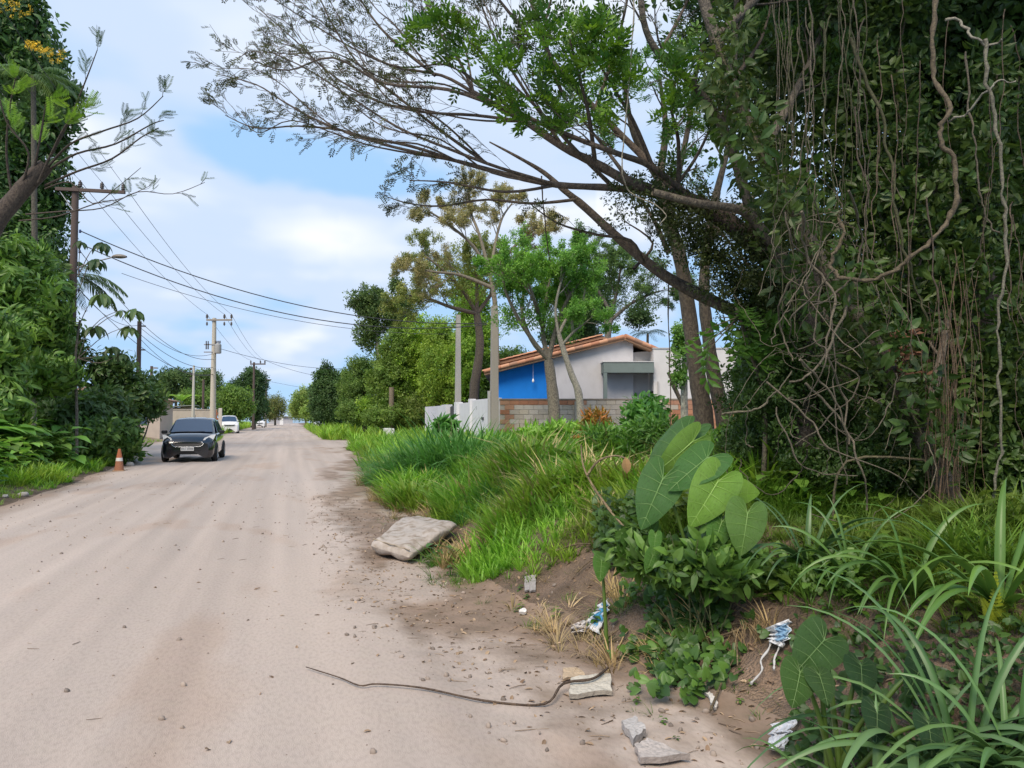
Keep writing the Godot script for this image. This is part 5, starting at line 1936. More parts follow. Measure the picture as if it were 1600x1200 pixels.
	b.tube(PackedVector3Array([Vector3.ZERO, top * Vector3(0, 0.5, 0), top]), PackedFloat32Array([0.16, 0.13, 0.1]), 8)
	part("trunk", b.mesh(), M.bark, pb)
	for k in 11:
		b = MB.new()
		b.col = Color(0.03, 0.06, 0.025)
		var a := TAU * k / 11.0
		frond(b, Vector3.ZERO, Vector3(cos(a), rf(0.4, 1.2), sin(a)), 1.7, 1.6, 0.34, 14)
		part("frond", b.mesh(), M.leaf, pb).position = top
	# the pair of rough trunks in front of the brick wall
	T = new_tree(base_of(1106, 14.5), {"kids": [4, 4, 3], "ang": [0.7, 0.75, 0.7], "lr": [0.6, 0.55, 0.5], "leaf_n": 4, "size": 0.16, "mesh": "spray", "bark": Color(0.115, 0.09, 0.07), "a": Color(0.03, 0.09, 0.014), "b": Color(0.08, 0.17, 0.02)})
	trunk(T, [[1098, 640, 14.5], [1090, 590, 14.5], [1083, 540, 14.5], [1075, 480, 14.5], [1062, 400, 14.3], [1042, 340, 14.1], [1030, 280, 14.0]], 0.175, 0.10, 12)
	limbs(T, [[[1030, 280, 14], [1000, 230, 13.8], [985, 190, 13.6], [975, 120, 13.4]], [[1042, 340, 14.1], [1060, 270, 14.2], [1075, 200, 14.2], [1085, 120, 14.2]], [[1030, 280, 14], [1040, 200, 14], [1030, 120, 14]]], 0.08, 0.03, 0, 1.4, 0.2)
	finish(T, "rough_barked_tree", "rough brown trunk leaning in front of the orange brick wall", "tree", "", M.leaf)
	T = new_tree(base_of(1140, 15.0), {"kids": [4, 4], "ang": [0.7, 0.75], "lr": [0.7, 0.55], "leaf_n": 5, "size": 0.2, "mesh": "spray", "bark": Color(0.13, 0.105, 0.085), "a": Color(0.03, 0.08, 0.012), "b": Color(0.07, 0.14, 0.02)})
	trunk(T, [[1128, 640, 15], [1114, 580, 15], [1106, 520, 15], [1100, 460, 15], [1105, 380, 15], [1120, 300, 15]], 0.15, 0.08, 10)
	limbs(T, [[[1120, 300, 15], [1140, 220, 15], [1160, 120, 15]], [[1105, 380, 15], [1150, 330, 15], [1200, 290, 15]]], 0.07, 0.03, 0, 1.4, 0.2)
	finish(T, "dark_trunk_tree", "dark trunk standing close behind the rough brown trunk", "tree", "", M.leaf)
	T = new_tree(base_of(1070, 18.5), {"size": 0.22, "mesh": "clump_small", "bark": Color(0.42, 0.4, 0.35), "a": Color(0.05, 0.12, 0.02), "b": Color(0.11, 0.2, 0.03)})
	trunk(T, [[1069, 640, 18.5], [1069, 600, 18.5], [1070, 560, 18.5], [1066, 520, 18.5]], 0.09, 0.06)
	puffs(T, [[1066, 548, 18.4, 12, 22, 45], [1062, 590, 18.4, 9, 18, 26], [1068, 520, 18.4, 10, 10, 20]], 0.5)
	finish(T, "slim_tree", "thin pale lichen covered stem with leafy sprouts before the annex wall", "tree", "", M.leaf)
	# shrubs in front of the block wall
	for g in [[1010, 17.5, [[1010, 648, 17.5, 28, 16, 110], [1025, 665, 17, 22, 14, 90]], Color(0.03, 0.1, 0.015), Color(0.07, 0.17, 0.025), "glossy dark green shrub below the annex wall", "clump", 0.24], [880, 17.0, [[870, 694, 17, 62, 20, 420], [800, 700, 17, 40, 18, 240]], Color(0.07, 0.16, 0.015), Color(0.16, 0.28, 0.035), "bright green bushy shrub in front of the raw block wall", "clump_narrow", 0.24], [925, 16.0, [[930, 665, 16.5, 18, 12, 60], [985, 700, 14.5, 40, 12, 110], [920, 700, 15, 30, 16, 100]], Color(0.09, 0.11, 0.02), Color(0.3, 0.10, 0.02), "shrub with reddish orange new leaves beside the strap leaved bush", "clump_narrow", 0.2], [960, 13.0, [[950, 705, 13, 60, 26, 360], [1020, 700, 12, 34, 30, 220], [880, 715, 13, 40, 20, 180]], Color(0.04, 0.11, 0.015), Color(0.1, 0.2, 0.03), "tangled green shrub behind the elephant ear leaves", "clump_narrow", 0.17], [1100, 11.5, [[1110, 708, 11.5, 42, 26, 280], [1160, 680, 12.5, 26, 30, 150]], Color(0.04, 0.11, 0.015), Color(0.12, 0.2, 0.03), "leafy shrub at the foot of the rough brown trunk", "clump", 0.17], [700, 24.0, [[700, 668, 26, 16, 9, 40]], Color(0.03, 0.1, 0.02), Color(0.07, 0.17, 0.03), "low broad leaved bush before the white wall", "clump_big", 0.3]]:
		T = new_tree(base_of(g[0], g[1]), {"size": g[7], "mesh": g[6], "a": g[3], "b": g[4], "bark": Color(0.15, 0.12, 0.08)})
		var tip := px(g[2][0][0], g[2][0][1], g[1])
		for k in 5:
			var e := tip + Vector3(rf(-0.4, 0.4), rf(-0.1, 0.3), rf(-0.3, 0.3))
			stem(T, smooth_line([T.at, T.at.lerp(e, 0.5) + rv() * 0.1, e]), 0.02, 0.008, 4)
		puffs(T, g[2], 0.45)
		finish(T, "shrub", g[5], "shrub", "shrubs along the bank", M.leaf, "foliage")
	# strap-leaved bush
	var sb := thing("strap_leaved_bush", "bush of long upright dark green strap leaves before the block wall", "bush", base_of(985, 18.5))
	var tip := px(985, 650, 18.5) - sb.position
	for q in 9:
		b = MB.new()
		var c0 := Vector3(rf(-0.55, 0.55), tip.y * rf(0.2, 0.7), rf(-0.3, 0.3))
		for k in 17:
			var a := rf(0, TAU)
			var o := Vector3(cos(a), 0, sin(a))
			b.col = green(Color(0.03, 0.085, 0.015), Color(0.09, 0.19, 0.03))
			b.blade(c0, Vector3(0, 1.2, 0) + o * rf(0.2, 0.9), o * 0.8 + Vector3(0, -0.9, 0) * rf(0.4, 1.4), rf(0.55, 0.95), 0.065, 5)
		part("leaf_rosette", b.mesh(), M.leaf, sb)

func make_left_side() -> void:
	leaf_gain = 1.5
	var T: Growth
	# tall flowering tree
	T = new_tree(base_of(30, 34.0), {"size": 0.42, "mesh": "clump", "a": Color(0.022, 0.06, 0.014), "b": Color(0.06, 0.12, 0.025), "bark": Color(0.2, 0.17, 0.13), "kids": [5, 4], "leaf_n": 5, "ang": [0.8, 0.8], "lr": [0.6, 0.6]})
	trunk(T, [[30, 560, 34], [25, 400, 34], [20, 250, 34], [15, 120, 34]], 0.35, 0.15)
	limbs(T, [[[20, 260, 34], [50, 200, 34], [85, 160, 34]], [[15, 150, 34], [40, 80, 34], [60, 30, 34]], [[22, 320, 34], [60, 290, 34], [85, 285, 34]]], 0.1, 0.05, 0, 2.2, 0.3)
	puffs(T, [[20, 60, 34, 58, 60, 420], [-30, 120, 34, 70, 80, 300], [62, 120, 34, 44, 42, 260], [88, 180, 34, 30, 40, 170], [40, 210, 34, 50, 50, 330], [0, 300, 34, 60, 60, 400], [60, 320, 34, 36, 46, 220], [30, 400, 33, 60, 60, 420]], 0.45)
	var ft := finish(T, "flowering_tree", "tall dark tree with sprays of yellow blossom behind the pruned trunk", "tree", "", M.leaf)
	var fl := Crop.new()
	for g in [[35, 12, 16], [55, 70, 8], [72, 82, 8], [90, 88, 9], [12, 5, 14], [48, 68, 6]]:
		for k in 16:
			var p := px(g[0] + rf(-1, 1) * g[2] * 1.3, g[1] + rf(-1, 1) * g[2], 32.4)
			fl.add(Transform3D(Basis.from_euler(rv() * 3.0).scaled(Vector3.ONE * rf(0.07, 0.14)), p - ft.position), green(Color(0.55, 0.36, 0.02), Color(0.7, 0.5, 0.05)))
	plant_crop("blossom", fl, L.clump_small, M.petal, ft)
	# pruned tree with feathery shoots, reaching in from the edge
	T = new_tree(base_of(-60, 15.0), {"size": 0.27, "mesh": "feather", "a": Color(0.025, 0.045, 0.016), "b": Color(0.06, 0.1, 0.025), "bark": Color(0.075, 0.055, 0.045), "kids": [4], "leaf_n": 5, "ang": [0.5], "lr": [0.5], "up": [0.02, 0.0], "thin": 0.006, "droop": 0.15})
	trunk(T, [[-52, 560, 15], [-40, 450, 15.2], [-14, 360, 15.4], [22, 312, 15.6], [48, 282, 15.7], [72, 258, 15.8]], 0.22, 0.15, 12)
	limbs(T, [[[68, 262, 15.8], [95, 215, 15.7], [120, 160, 15.6], [140, 110, 15.5], [152, 78, 15.5]], [[74, 262, 15.8], [110, 225, 15.6], [160, 205, 15.4], [215, 185, 15.2], [255, 150, 15.0]], [[76, 265, 15.8], [120, 240, 15.6], [180, 225, 15.4], [235, 195, 15.2], [256, 188, 15.1]], [[70, 290, 15.8], [120, 268, 15.6], [175, 248, 15.4], [220, 215, 15.2], [248, 200, 15.1]]], 0.026, 0.008, 0, 0.75, 0.25, 6)
	var S2: Dictionary = T.s
	S2.leaf_n = 2
	S2.kids = [3]
	limbs(T, [[[40, 335, 15.4], [100, 330, 15.2], [160, 325, 15], [215, 300, 14.8], [270, 303, 14.6], [320, 285, 14.4]], [[30, 345, 15.4], [90, 338, 15.2], [150, 318, 15], [190, 310, 14.9], [235, 290, 14.8]], [[70, 295, 15.6], [110, 285, 15.4], [145, 318, 15.2], [180, 295, 15], [220, 262, 14.8]]], 0.016, 0.005, 0, 0.6, 0.5, 5)
	S2.leaf_n = 6
	S2.size = 0.34
	S2.kids = [3]
	S2.a = Color(0.08, 0.17, 0.02)
	S2.b = Color(0.2, 0.33, 0.03)
	limbs(T, [[[20, 312, 15.6], [10, 240, 15.4], [15, 170, 15.2], [25, 120, 15]], [[50, 282, 15.7], [62, 220, 15.5], [72, 160, 15.3]], [[30, 300, 15.6], [45, 240, 15.4], [10, 190, 15.2], [-10, 110, 15]], [[60, 285, 15.6], [100, 200, 15.2], [125, 175, 15]]], 0.03, 0.012, 0, 0.6, 0.4, 6)
	finish(T, "pruned_tree", "lopped trunk with thin feathery new shoots reaching over the road", "tree", "", M.leaf)
	# palms
	for g in [[112, 31.5, 430, 15, 2.3, "palm with drooping dark fronds behind the tall wooden pole", 1.0], [52, 30.0, 118, 14, 1.9, "palm top with pale drooping fronds inside the flowering tree", 1.6], [18, 25.0, 440, 12, 1.7, "young palm with fan of fronds among the broad leaves", 1.1], [85, 27.0, 612, 9, 1.2, "small shaded palm between the pale trunks", 0.7]]:
		var o := thing("palm_tree", g[5], "tree", base_of(g[0], g[1]))
		var b := MB.new()
		var top := px(g[0], g[2], g[1]) - o.position
		b.col = Color(0.16, 0.14, 0.11)
		b.tube(PackedVector3Array([Vector3(0, -0.1, 0), top * Vector3(0.3, 0.5, 0.3), top]), PackedFloat32Array([0.13, 0.11, 0.09]), 9)
		part("trunk", b.mesh(), M.bark, o)
		for k in g[3]:
			b = MB.new()
			b.col = green(Color(0.03, 0.055, 0.02), Color(0.07, 0.11, 0.035), 0.15) * g[6]
			var a = TAU * k / g[3] + rf(-0.2, 0.2)
			frond(b, Vector3.ZERO, Vector3(cos(a), rf(-0.1, 0.9), sin(a)), g[4] * rf(0.85, 1.15), 1.5, 0.3, 26)
			part("frond", b.mesh(), M.leaf, o).position = top
	# broad-leaved trees with pale trunks
	for g in [[24, 23.5, [[26, 690], [32, 650], [40, 605], [55, 560], [60, 520]], [[25, 555, 23.5, 44, 30, 120], [55, 510, 23.5, 36, 34, 110], [15, 460, 23.5, 44, 30, 110], [78, 575, 23, 26, 24, 60], [88, 470, 23.5, 16, 30, 40], [30, 400, 24, 40, 26, 70]], "leaning pale trunked tree with glossy broad leaves at the verge"], [48, 24.5, [[50, 690], [52, 655], [56, 620], [80, 590]], [[106, 590, 24, 18, 22, 40], [60, 600, 24.5, 30, 14, 45], [92, 540, 24.6, 16, 24, 40], [60, 440, 25, 30, 30, 60]], "second pale trunk with yellow green leaves beside the wooden pole"], [-20, 21.0, [[-22, 690], [-15, 600], [-5, 540]], [[-5, 600, 21, 40, 40, 170], [5, 640, 20.5, 26, 34, 110], [-10, 530, 21, 50, 40, 180]], "broad leaved tree partly cut by the verge with large bright leaves"]]:
		T = new_tree(base_of(g[0], g[1]), {"size": 0.36, "mesh": "droop_clump", "a": Color(0.05, 0.115, 0.02), "b": Color(0.14, 0.24, 0.04), "bark": Color(0.34, 0.31, 0.25), "droop": 0.4})
		var tl := []
		for q in g[2]:
			tl.append([q[0], q[1], g[1]])
		trunk(T, tl, 0.12, 0.05)
		puffs(T, g[3], 0.8)
		finish(T, "broad_leaved_tree", g[4], "tree", "trees on the verge by the cone", M.leaf)
	# thin tree with drooping leaf bunches
	T = new_tree(base_of(122, 24.0), {"size": 0.5, "mesh": "droop", "a": Color(0.025, 0.055, 0.018), "b": Color(0.06, 0.11, 0.03), "bark": Color(0.15, 0.13, 0.11)})
	trunk(T, [[120, 640, 24], [118, 560, 24], [125, 500, 24]], 0.05, 0.03, 7)
	for g in [[160, 382, 0.55], [150, 408, 0.6], [158, 462, 0.7], [212, 486, 0.62], [203, 513, 0.6], [148, 512, 0.65], [176, 545, 0.5], [192, 555, 0.45], [127, 380, 0.4], [190, 488, 0.4]]:
		var p := px(g[0], g[1] - 4, 24.0)
		T.crop.add(Transform3D(Basis(Vector3.UP, rf(0, TAU)).scaled(Vector3.ONE * g[2]), p), green(Color(0.03, 0.06, 0.02), Color(0.06, 0.1, 0.03)))
		stem(T, smooth_line([px(122, minf(g[1] + 50, 560), 24.0), px(lerpf(122, g[0], 0.5), g[1] + 12, 24.0), p]), 0.016, 0.007, 5)
	finish(T, "drooping_tree", "thin tree with bunches of drooping leaves on bare twigs beside the pole", "tree", "", M.leaf)
	# dark shrubs filling in below
	for g in [[205, 31.0, [[200, 612, 31, 42, 26, 230], [170, 585, 30, 30, 28, 150], [220, 635, 30, 26, 24, 110], [160, 650, 28, 40, 34, 300], [240, 622, 33, 18, 22, 70]], Color(0.03, 0.07, 0.016), Color(0.075, 0.125, 0.03), "wide dark shrub between the wooden pole and the black car"], [80, 27.5, [[80, 650, 27.5, 60, 44, 560], [20, 650, 27.5, 50, 44, 400], [-40, 640, 27, 50, 60, 300], [120, 660, 26.5, 40, 36, 300]], Color(0.03, 0.07, 0.016), Color(0.075, 0.125, 0.03), "shadowy dense shrub behind the pale trunks"], [130, 29.0, [[105, 550, 29, 18, 44, 140], [50, 560, 29, 60, 60, 460], [0, 480, 29, 60, 80, 420], [80, 430, 29, 16, 30, 60]], Color(0.03, 0.07, 0.016), Color(0.075, 0.125, 0.03), "dense dark green tree backing the broad leaves"], [150, 25.0, [[150, 690, 25, 30, 26, 160], [195, 690, 26, 24, 22, 110]], Color(0.035, 0.09, 0.016), Color(0.09, 0.16, 0.03), "leafy bush just behind the traffic cone"]]:
		T = new_tree(base_of(g[0], g[1]), {"size": 0.34, "mesh": "clump", "a": g[3], "b": g[4], "bark": Color(0.12, 0.1, 0.08)})
		for k in 6:
			var q: Array = g[2][k % g[2].size()]
			var e := px(q[0], q[1], q[2])
			stem(T, smooth_line([T.at + Vector3(rf(-0.4, 0.4), -0.1, rf(-0.4, 0.4)), T.at.lerp(e, 0.5) + rv() * 0.3, e]), 0.05, 0.015, 5)
		puffs(T, g[2], 0.45)
		finish(T, "verge_shrub", g[5], "shrub", "shrubs on the far verge", M.leaf, "foliage")
	# far side trees along the road
	for g in [[275, 88.0, [[275, 590, 88, 26, 10, 160], [262, 610, 88, 30, 16, 200]], Color(0.03, 0.07, 0.02), Color(0.08, 0.13, 0.035), "flat topped tree behind the garden wall"], [322, 96.0, [[322, 590, 96, 22, 10, 140], [330, 612, 95, 22, 18, 200], [300, 612, 94, 24, 14, 200]], Color(0.035, 0.08, 0.02), Color(0.1, 0.15, 0.04), "flat topped tree behind the concrete poles"], [365, 92.0, [[362, 628, 92, 26, 22, 420], [380, 640, 92, 14, 16, 150]], Color(0.06, 0.13, 0.02), Color(0.14, 0.22, 0.035), "bright green tree above the white utility vehicle"], [398, 104.0, [[398, 610, 104, 16, 28, 420], [392, 590, 104, 14, 12, 160], [404, 640, 103, 16, 14, 200], [374, 604, 104, 18, 9, 110]], Color(0.02, 0.055, 0.018), Color(0.05, 0.1, 0.025), "dense dark tree swallowing the distant wooden pole"], [430, 150.0, [[430, 636, 150, 16, 18, 320], [420, 644, 148, 10, 10, 100]], Color(0.07, 0.1, 0.025), Color(0.16, 0.17, 0.05), "olive tree near the seaward end of the road"], [300, 80.0, [[310, 626, 80, 24, 14, 180]], Color(0.06, 0.13, 0.02), Color(0.13, 0.2, 0.035), "light green bush above the brick wall"]]:
		T = new_tree(base_of(g[0], g[1]), {"size": 0.62, "mesh": "clump_small", "a": g[3], "b": g[4]})
		trunk(T, [[g[0], g[2][0][1], g[1]]], 0.22, 0.1)
		puffs(T, g[2], 0.45)
		finish(T, "roadside_tree", g[5], "tree", "roadside trees on the pole side", M.leaf_far)
	# banana plant
	var o := thing("banana_plant", "yellow green banana plant with broad leaves behind the garden wall", "plant", base_of(284, 76.0))
	var bt := px(284, 628, 76.0) - o.position
	var b := MB.new()
	b.col = Color(0.14, 0.16, 0.05)
	b.tube(PackedVector3Array([Vector3.ZERO, bt]), PackedFloat32Array([0.16, 0.1]), 7)
	part("stem", b.mesh(), M.vplain, o)
	for k in 8:
		b = MB.new()
		b.col = green(Color(0.12, 0.24, 0.03), Color(0.2, 0.33, 0.05), 0.1)
		var a := TAU * k / 8.0
		b.leaf(bt, Vector3(cos(a) * 0.7, 1.2, sin(a) * 0.7), (Vector3(-cos(a) * 0.5, 1, -sin(a) * 0.5)).normalized(), 2.4, 0.5, 7, 1.5, 0.25, 0.5)
		part("leaf", b.mesh(), M.leaf, o)

func make_big_tree() -> void:
	# the tree whose limbs sweep out over the road
	var T := new_tree(sit(px(1370, 800, 7.8)), {"size": 0.15, "mesh": "spray", "a": Color(0.02, 0.05, 0.012), "b": Color(0.055, 0.09, 0.02), "bark": Color(0.085, 0.062, 0.05), "wander": 0.20, "thin": 0.0032, "droop": 0.5, "kids": [6, 4], "ang": [0.42, 0.5], "lr": [0.62, 0.55], "up": [0.02, 0.03, 0.0], "leaf_n": 2, "rr": 0.55, "segs": 5})
	var S := T.s
	trunk(T, [[1345, 700, 7.7], [1300, 570, 7.6], [1215, 420, 7.5], [1120, 335, 7.4], [1045, 305, 7.4]], 0.13, 0.08, 10)
	# boughs: bare dark sweep with few leaves at the far ends
	var bough := func(l: Array, r0: float, r1: float, lv: int, ln: float, from: float) -> void: limbs(T, [l], r0, r1, lv, ln, from, 7)
	S.bark = Color(0.15, 0.115, 0.092)
	T.wood.col = S.bark
	bough.call([[1045, 305, 7.4], [960, 294, 7.5], [870, 289, 7.6], [800, 275, 7.7], [715, 252, 7.8]], 0.042, 0.022, -1, 0, 0)
	bough.call([[1045, 305, 7.4], [985, 285, 7.3], [930, 255, 7.3], [880, 230, 7.3], [820, 190, 7.4], [740, 145, 7.6]], 0.055, 0.026, -1, 0, 0)
	bough.call([[1090, 318, 7.4], [1020, 262, 7.2], [965, 240, 7.0], [890, 212, 6.9], [800, 170, 6.9], [720, 110, 7.0]], 0.036, 0.014, 0, 1.1, 0.3)
	bough.call([[1120, 335, 7.4], [1060, 300, 7.8], [1000, 240, 8.0], [930, 170, 8.2], [860, 90, 8.4], [830, 0, 8.5], [815, -90, 8.6]], 0.045, 0.02, 0, 1.2, 0.2)
	S.size = 0.085
	S.kids = [9, 6]
	S.a = Color(0.022, 0.028, 0.01)
	S.b = Color(0.06, 0.07, 0.02)
	for l in [[[715, 252, 7.8], [640, 228, 7.9], [560, 212, 8.0], [500, 190, 8.1], [445, 160, 8.2], [400, 132, 8.3], [340, 116, 8.4]], [[715, 252, 7.8], [600, 226, 8.3], [540, 205, 8.5], [465, 197, 8.7], [400, 200, 8.8], [352, 180, 9.0]], [[740, 145, 7.6], [690, 118, 7.7], [620, 105, 7.8], [560, 80, 8.0], [500, 45, 8.2], [430, 0, 8.3]], [[820, 190, 7.4], [740, 180, 7.6], [660, 175, 7.8], [590, 158, 8.0], [520, 118, 8.2], [460, 62, 8.4], [400, 10, 8.5]], [[870, 289, 7.6], [780, 262, 7.4], [700, 232, 7.3], [620, 198, 7.3], [545, 150, 7.4], [480, 108, 7.5], [420, 80, 7.6]], [[740, 145, 7.6], [715, 90, 7.6], [680, 40, 7.7], [655, -20, 7.8], [620, -90, 7.9]], [[880, 230, 7.3], [800, 110, 7.2], [760, 30, 7.2], [735, -60, 7.2]], [[760, 255, 7.7], [690, 205, 7.6], [620, 150, 7.6], [560, 100, 7.7], [510, 20, 7.8], [480, -60, 7.9]], [[680, 118, 7.7], [610, 60, 7.8], [570, 10, 7.9], [530, -60, 8]], [[800, 175, 7.0], [700, 140, 7.0], [600, 130, 7.1], [520, 90, 7.2], [450, 110, 7.4], [395, 95, 7.5]]]:
		bough.call(l, 0.018, 0.0045, 0, 0.85, 0.1)
		# a finer companion branch beside it
		var l2 := []
		for g in l:
			l2.append([g[0] + rf(-14, 14), g[1] + rf(-30, 12), g[2] + rf(-0.35, 0.35)])
		l2[0] = l[0]
		S.leaf_n = 1
		bough.call(l2, 0.011, 0.003, 0, 0.7, 0.2)
		S.leaf_n = 2
	S.leaf_n = 3
	S.kids = [6, 4]
	for l in [[[900, 312, 8.0], [830, 318, 8.1], [760, 312, 8.2], [690, 322, 8.3], [640, 318, 8.4], [606, 308, 8.5]], [[870, 289, 7.6], [790, 300, 7.6], [700, 285, 7.7], [640, 282, 7.8]]]:
		bough.call(l, 0.018, 0.005, 0, 0.55, 0.3)
	# lower dark limb
	bough.call([[1290, 560, 7.6], [1200, 512, 7.7], [1120, 474, 7.8], [1040, 432, 7.9], [975, 380, 8.0], [915, 325, 8.1], [880, 296, 8.1], [850, 270, 8.2], [810, 246, 8.2], [765, 222, 8.3]], 0.085, 0.008, -1, 0, 0)
	S.kids = [4, 3]
	bough.call([[1005, 410, 7.9], [985, 376, 7.8], [930, 366, 7.8], [870, 348, 7.8], [828, 318, 7.8]], 0.022, 0.006, 0, 0.5, 0.4)
	bough.call([[1045, 395, 7.9], [1025, 350, 8], [1010, 325, 8.1], [1000, 305, 8.2]], 0.03, 0.012, 0, 0.4, 0.6)
	bough.call([[990, 420, 8.0], [1020, 380, 8.2], [975, 345, 8.3]], 0.02, 0.006, 0, 0.4, 0.4)
	# right-hand pale limb
	T.wood.col = Color(0.2, 0.165, 0.13)
	bough.call([[1180, 355, 7.4], [1150, 255, 7.3], [1125, 190, 7.2], [1080, 128, 7.1], [1030, 85, 7.0], [1005, 30, 6.9], [1000, -60, 6.8]], 0.05, 0.025, 0, 0.9, 0.35)
	bough.call([[1128, 195, 7.2], [1145, 120, 7.2], [1150, 20, 7.2], [1155, -80, 7.2]], 0.035, 0.02, 0, 0.9, 0.3)
	bough.call([[1290, 500, 7.3], [1200, 372, 7.2], [1160, 330, 7.1], [1090, 318, 7.0], [1020, 300, 6.9]], 0.06, 0.03, -1, 0.9, 0.3)
	# leafy middle of the crown, brighter
	S.leaf_n = 6
	S.kids = [5, 4]
	S.size = 0.17
	S.a = Color(0.03, 0.09, 0.014)
	S.b = Color(0.12, 0.22, 0.02)
	T.wood.col = Color(0.15, 0.115, 0.092)
	for l in [[[960, 294, 7.5], [900, 235, 7.0], [850, 180, 6.8], [800, 130, 6.7]], [[930, 255, 7.3], [920, 180, 7.0], [905, 120, 6.8], [890, 60, 6.7]], [[1020, 262, 7.2], [990, 190, 7.0], [960, 140, 6.8], [930, 90, 6.7]], [[1060, 290, 7.4], [1060, 220, 7.2], [1050, 170, 7.0], [1060, 100, 7.0]], [[820, 190, 7.4], [780, 120, 7.2], [740, 70, 7.1], [700, 50, 7.1]], [[985, 285, 7.3], [940, 225, 7.8], [880, 150, 8.0]]]:
		bough.call(l, 0.024, 0.008, 0, 0.6, 0.25)
	S.a = Color(0.022, 0.06, 0.012)
	S.b = Color(0.06, 0.12, 0.02)
	for l in [[[1030, 85, 7.0], [1060, 30, 7.2], [1090, -30, 7.3]], [[1085, 130, 7.1], [1100, 60, 7.4], [1120, -20, 7.6]], [[880, 150, 8.0], [850, 60, 8.0], [870, -30, 8.0]], [[930, 170, 8.2], [960, 80, 8.2], [980, 0, 8.2], [990, -80, 8]], [[830, 60, 8.4], [780, 0, 8.4], [740, -60, 8.4]], [[1150, 120, 7.2], [1190, 60, 7.4], [1210, -20, 7.6]], [[1045, 305, 7.4], [1085, 250, 7.9], [1110, 200, 8.2], [1130, 150, 8.5]]]:
		bough.call(l, 0.022, 0.008, 0, 0.65, 0.1)
	finish(T, "overhanging_tree", "large tree whose long dark boughs sweep out over the sandy road", "tree", "", M.leaf)
	# leaning pale trunk inside the jungle
	T = new_tree(sit(px(1515, 850, 6.3)), {"size": 0.2, "mesh": "spray", "bark": Color(0.13, 0.105, 0.085), "a": Color(0.02, 0.05, 0.01), "b": Color(0.05, 0.1, 0.018), "kids": [5, 4], "ang": [0.7, 0.7], "lr": [0.7, 0.6], "leaf_n": 5, "thin": 0.004})
	trunk(T, [[1478, 760, 6.3], [1440, 680, 6.4], [1395, 590, 6.5], [1345, 505, 6.6], [1285, 415, 6.7], [1240, 330, 6.8], [1190, 240, 6.9], [1150, 150, 7.0], [1118, 60, 7.0], [1095, -20, 7.0], [1070, -160, 7.0]], 0.08, 0.05, 12)
	limbs(T, [[[1118, 60, 7], [1180, 0, 7], [1240, -60, 7]], [[1190, 240, 6.9], [1240, 150, 7.3], [1280, 60, 7.6], [1300, -40, 7.8]], [[1440, 680, 6.4], [1470, 560, 6.8], [1490, 430, 7.2], [1500, 300, 7.4]]], 0.045, 0.02, 0, 0.9, 0.3)
	finish(T, "leaning_tree", "pale mottled trunk leaning across the dark thicket with hanging vines", "tree", "", M.leaf)

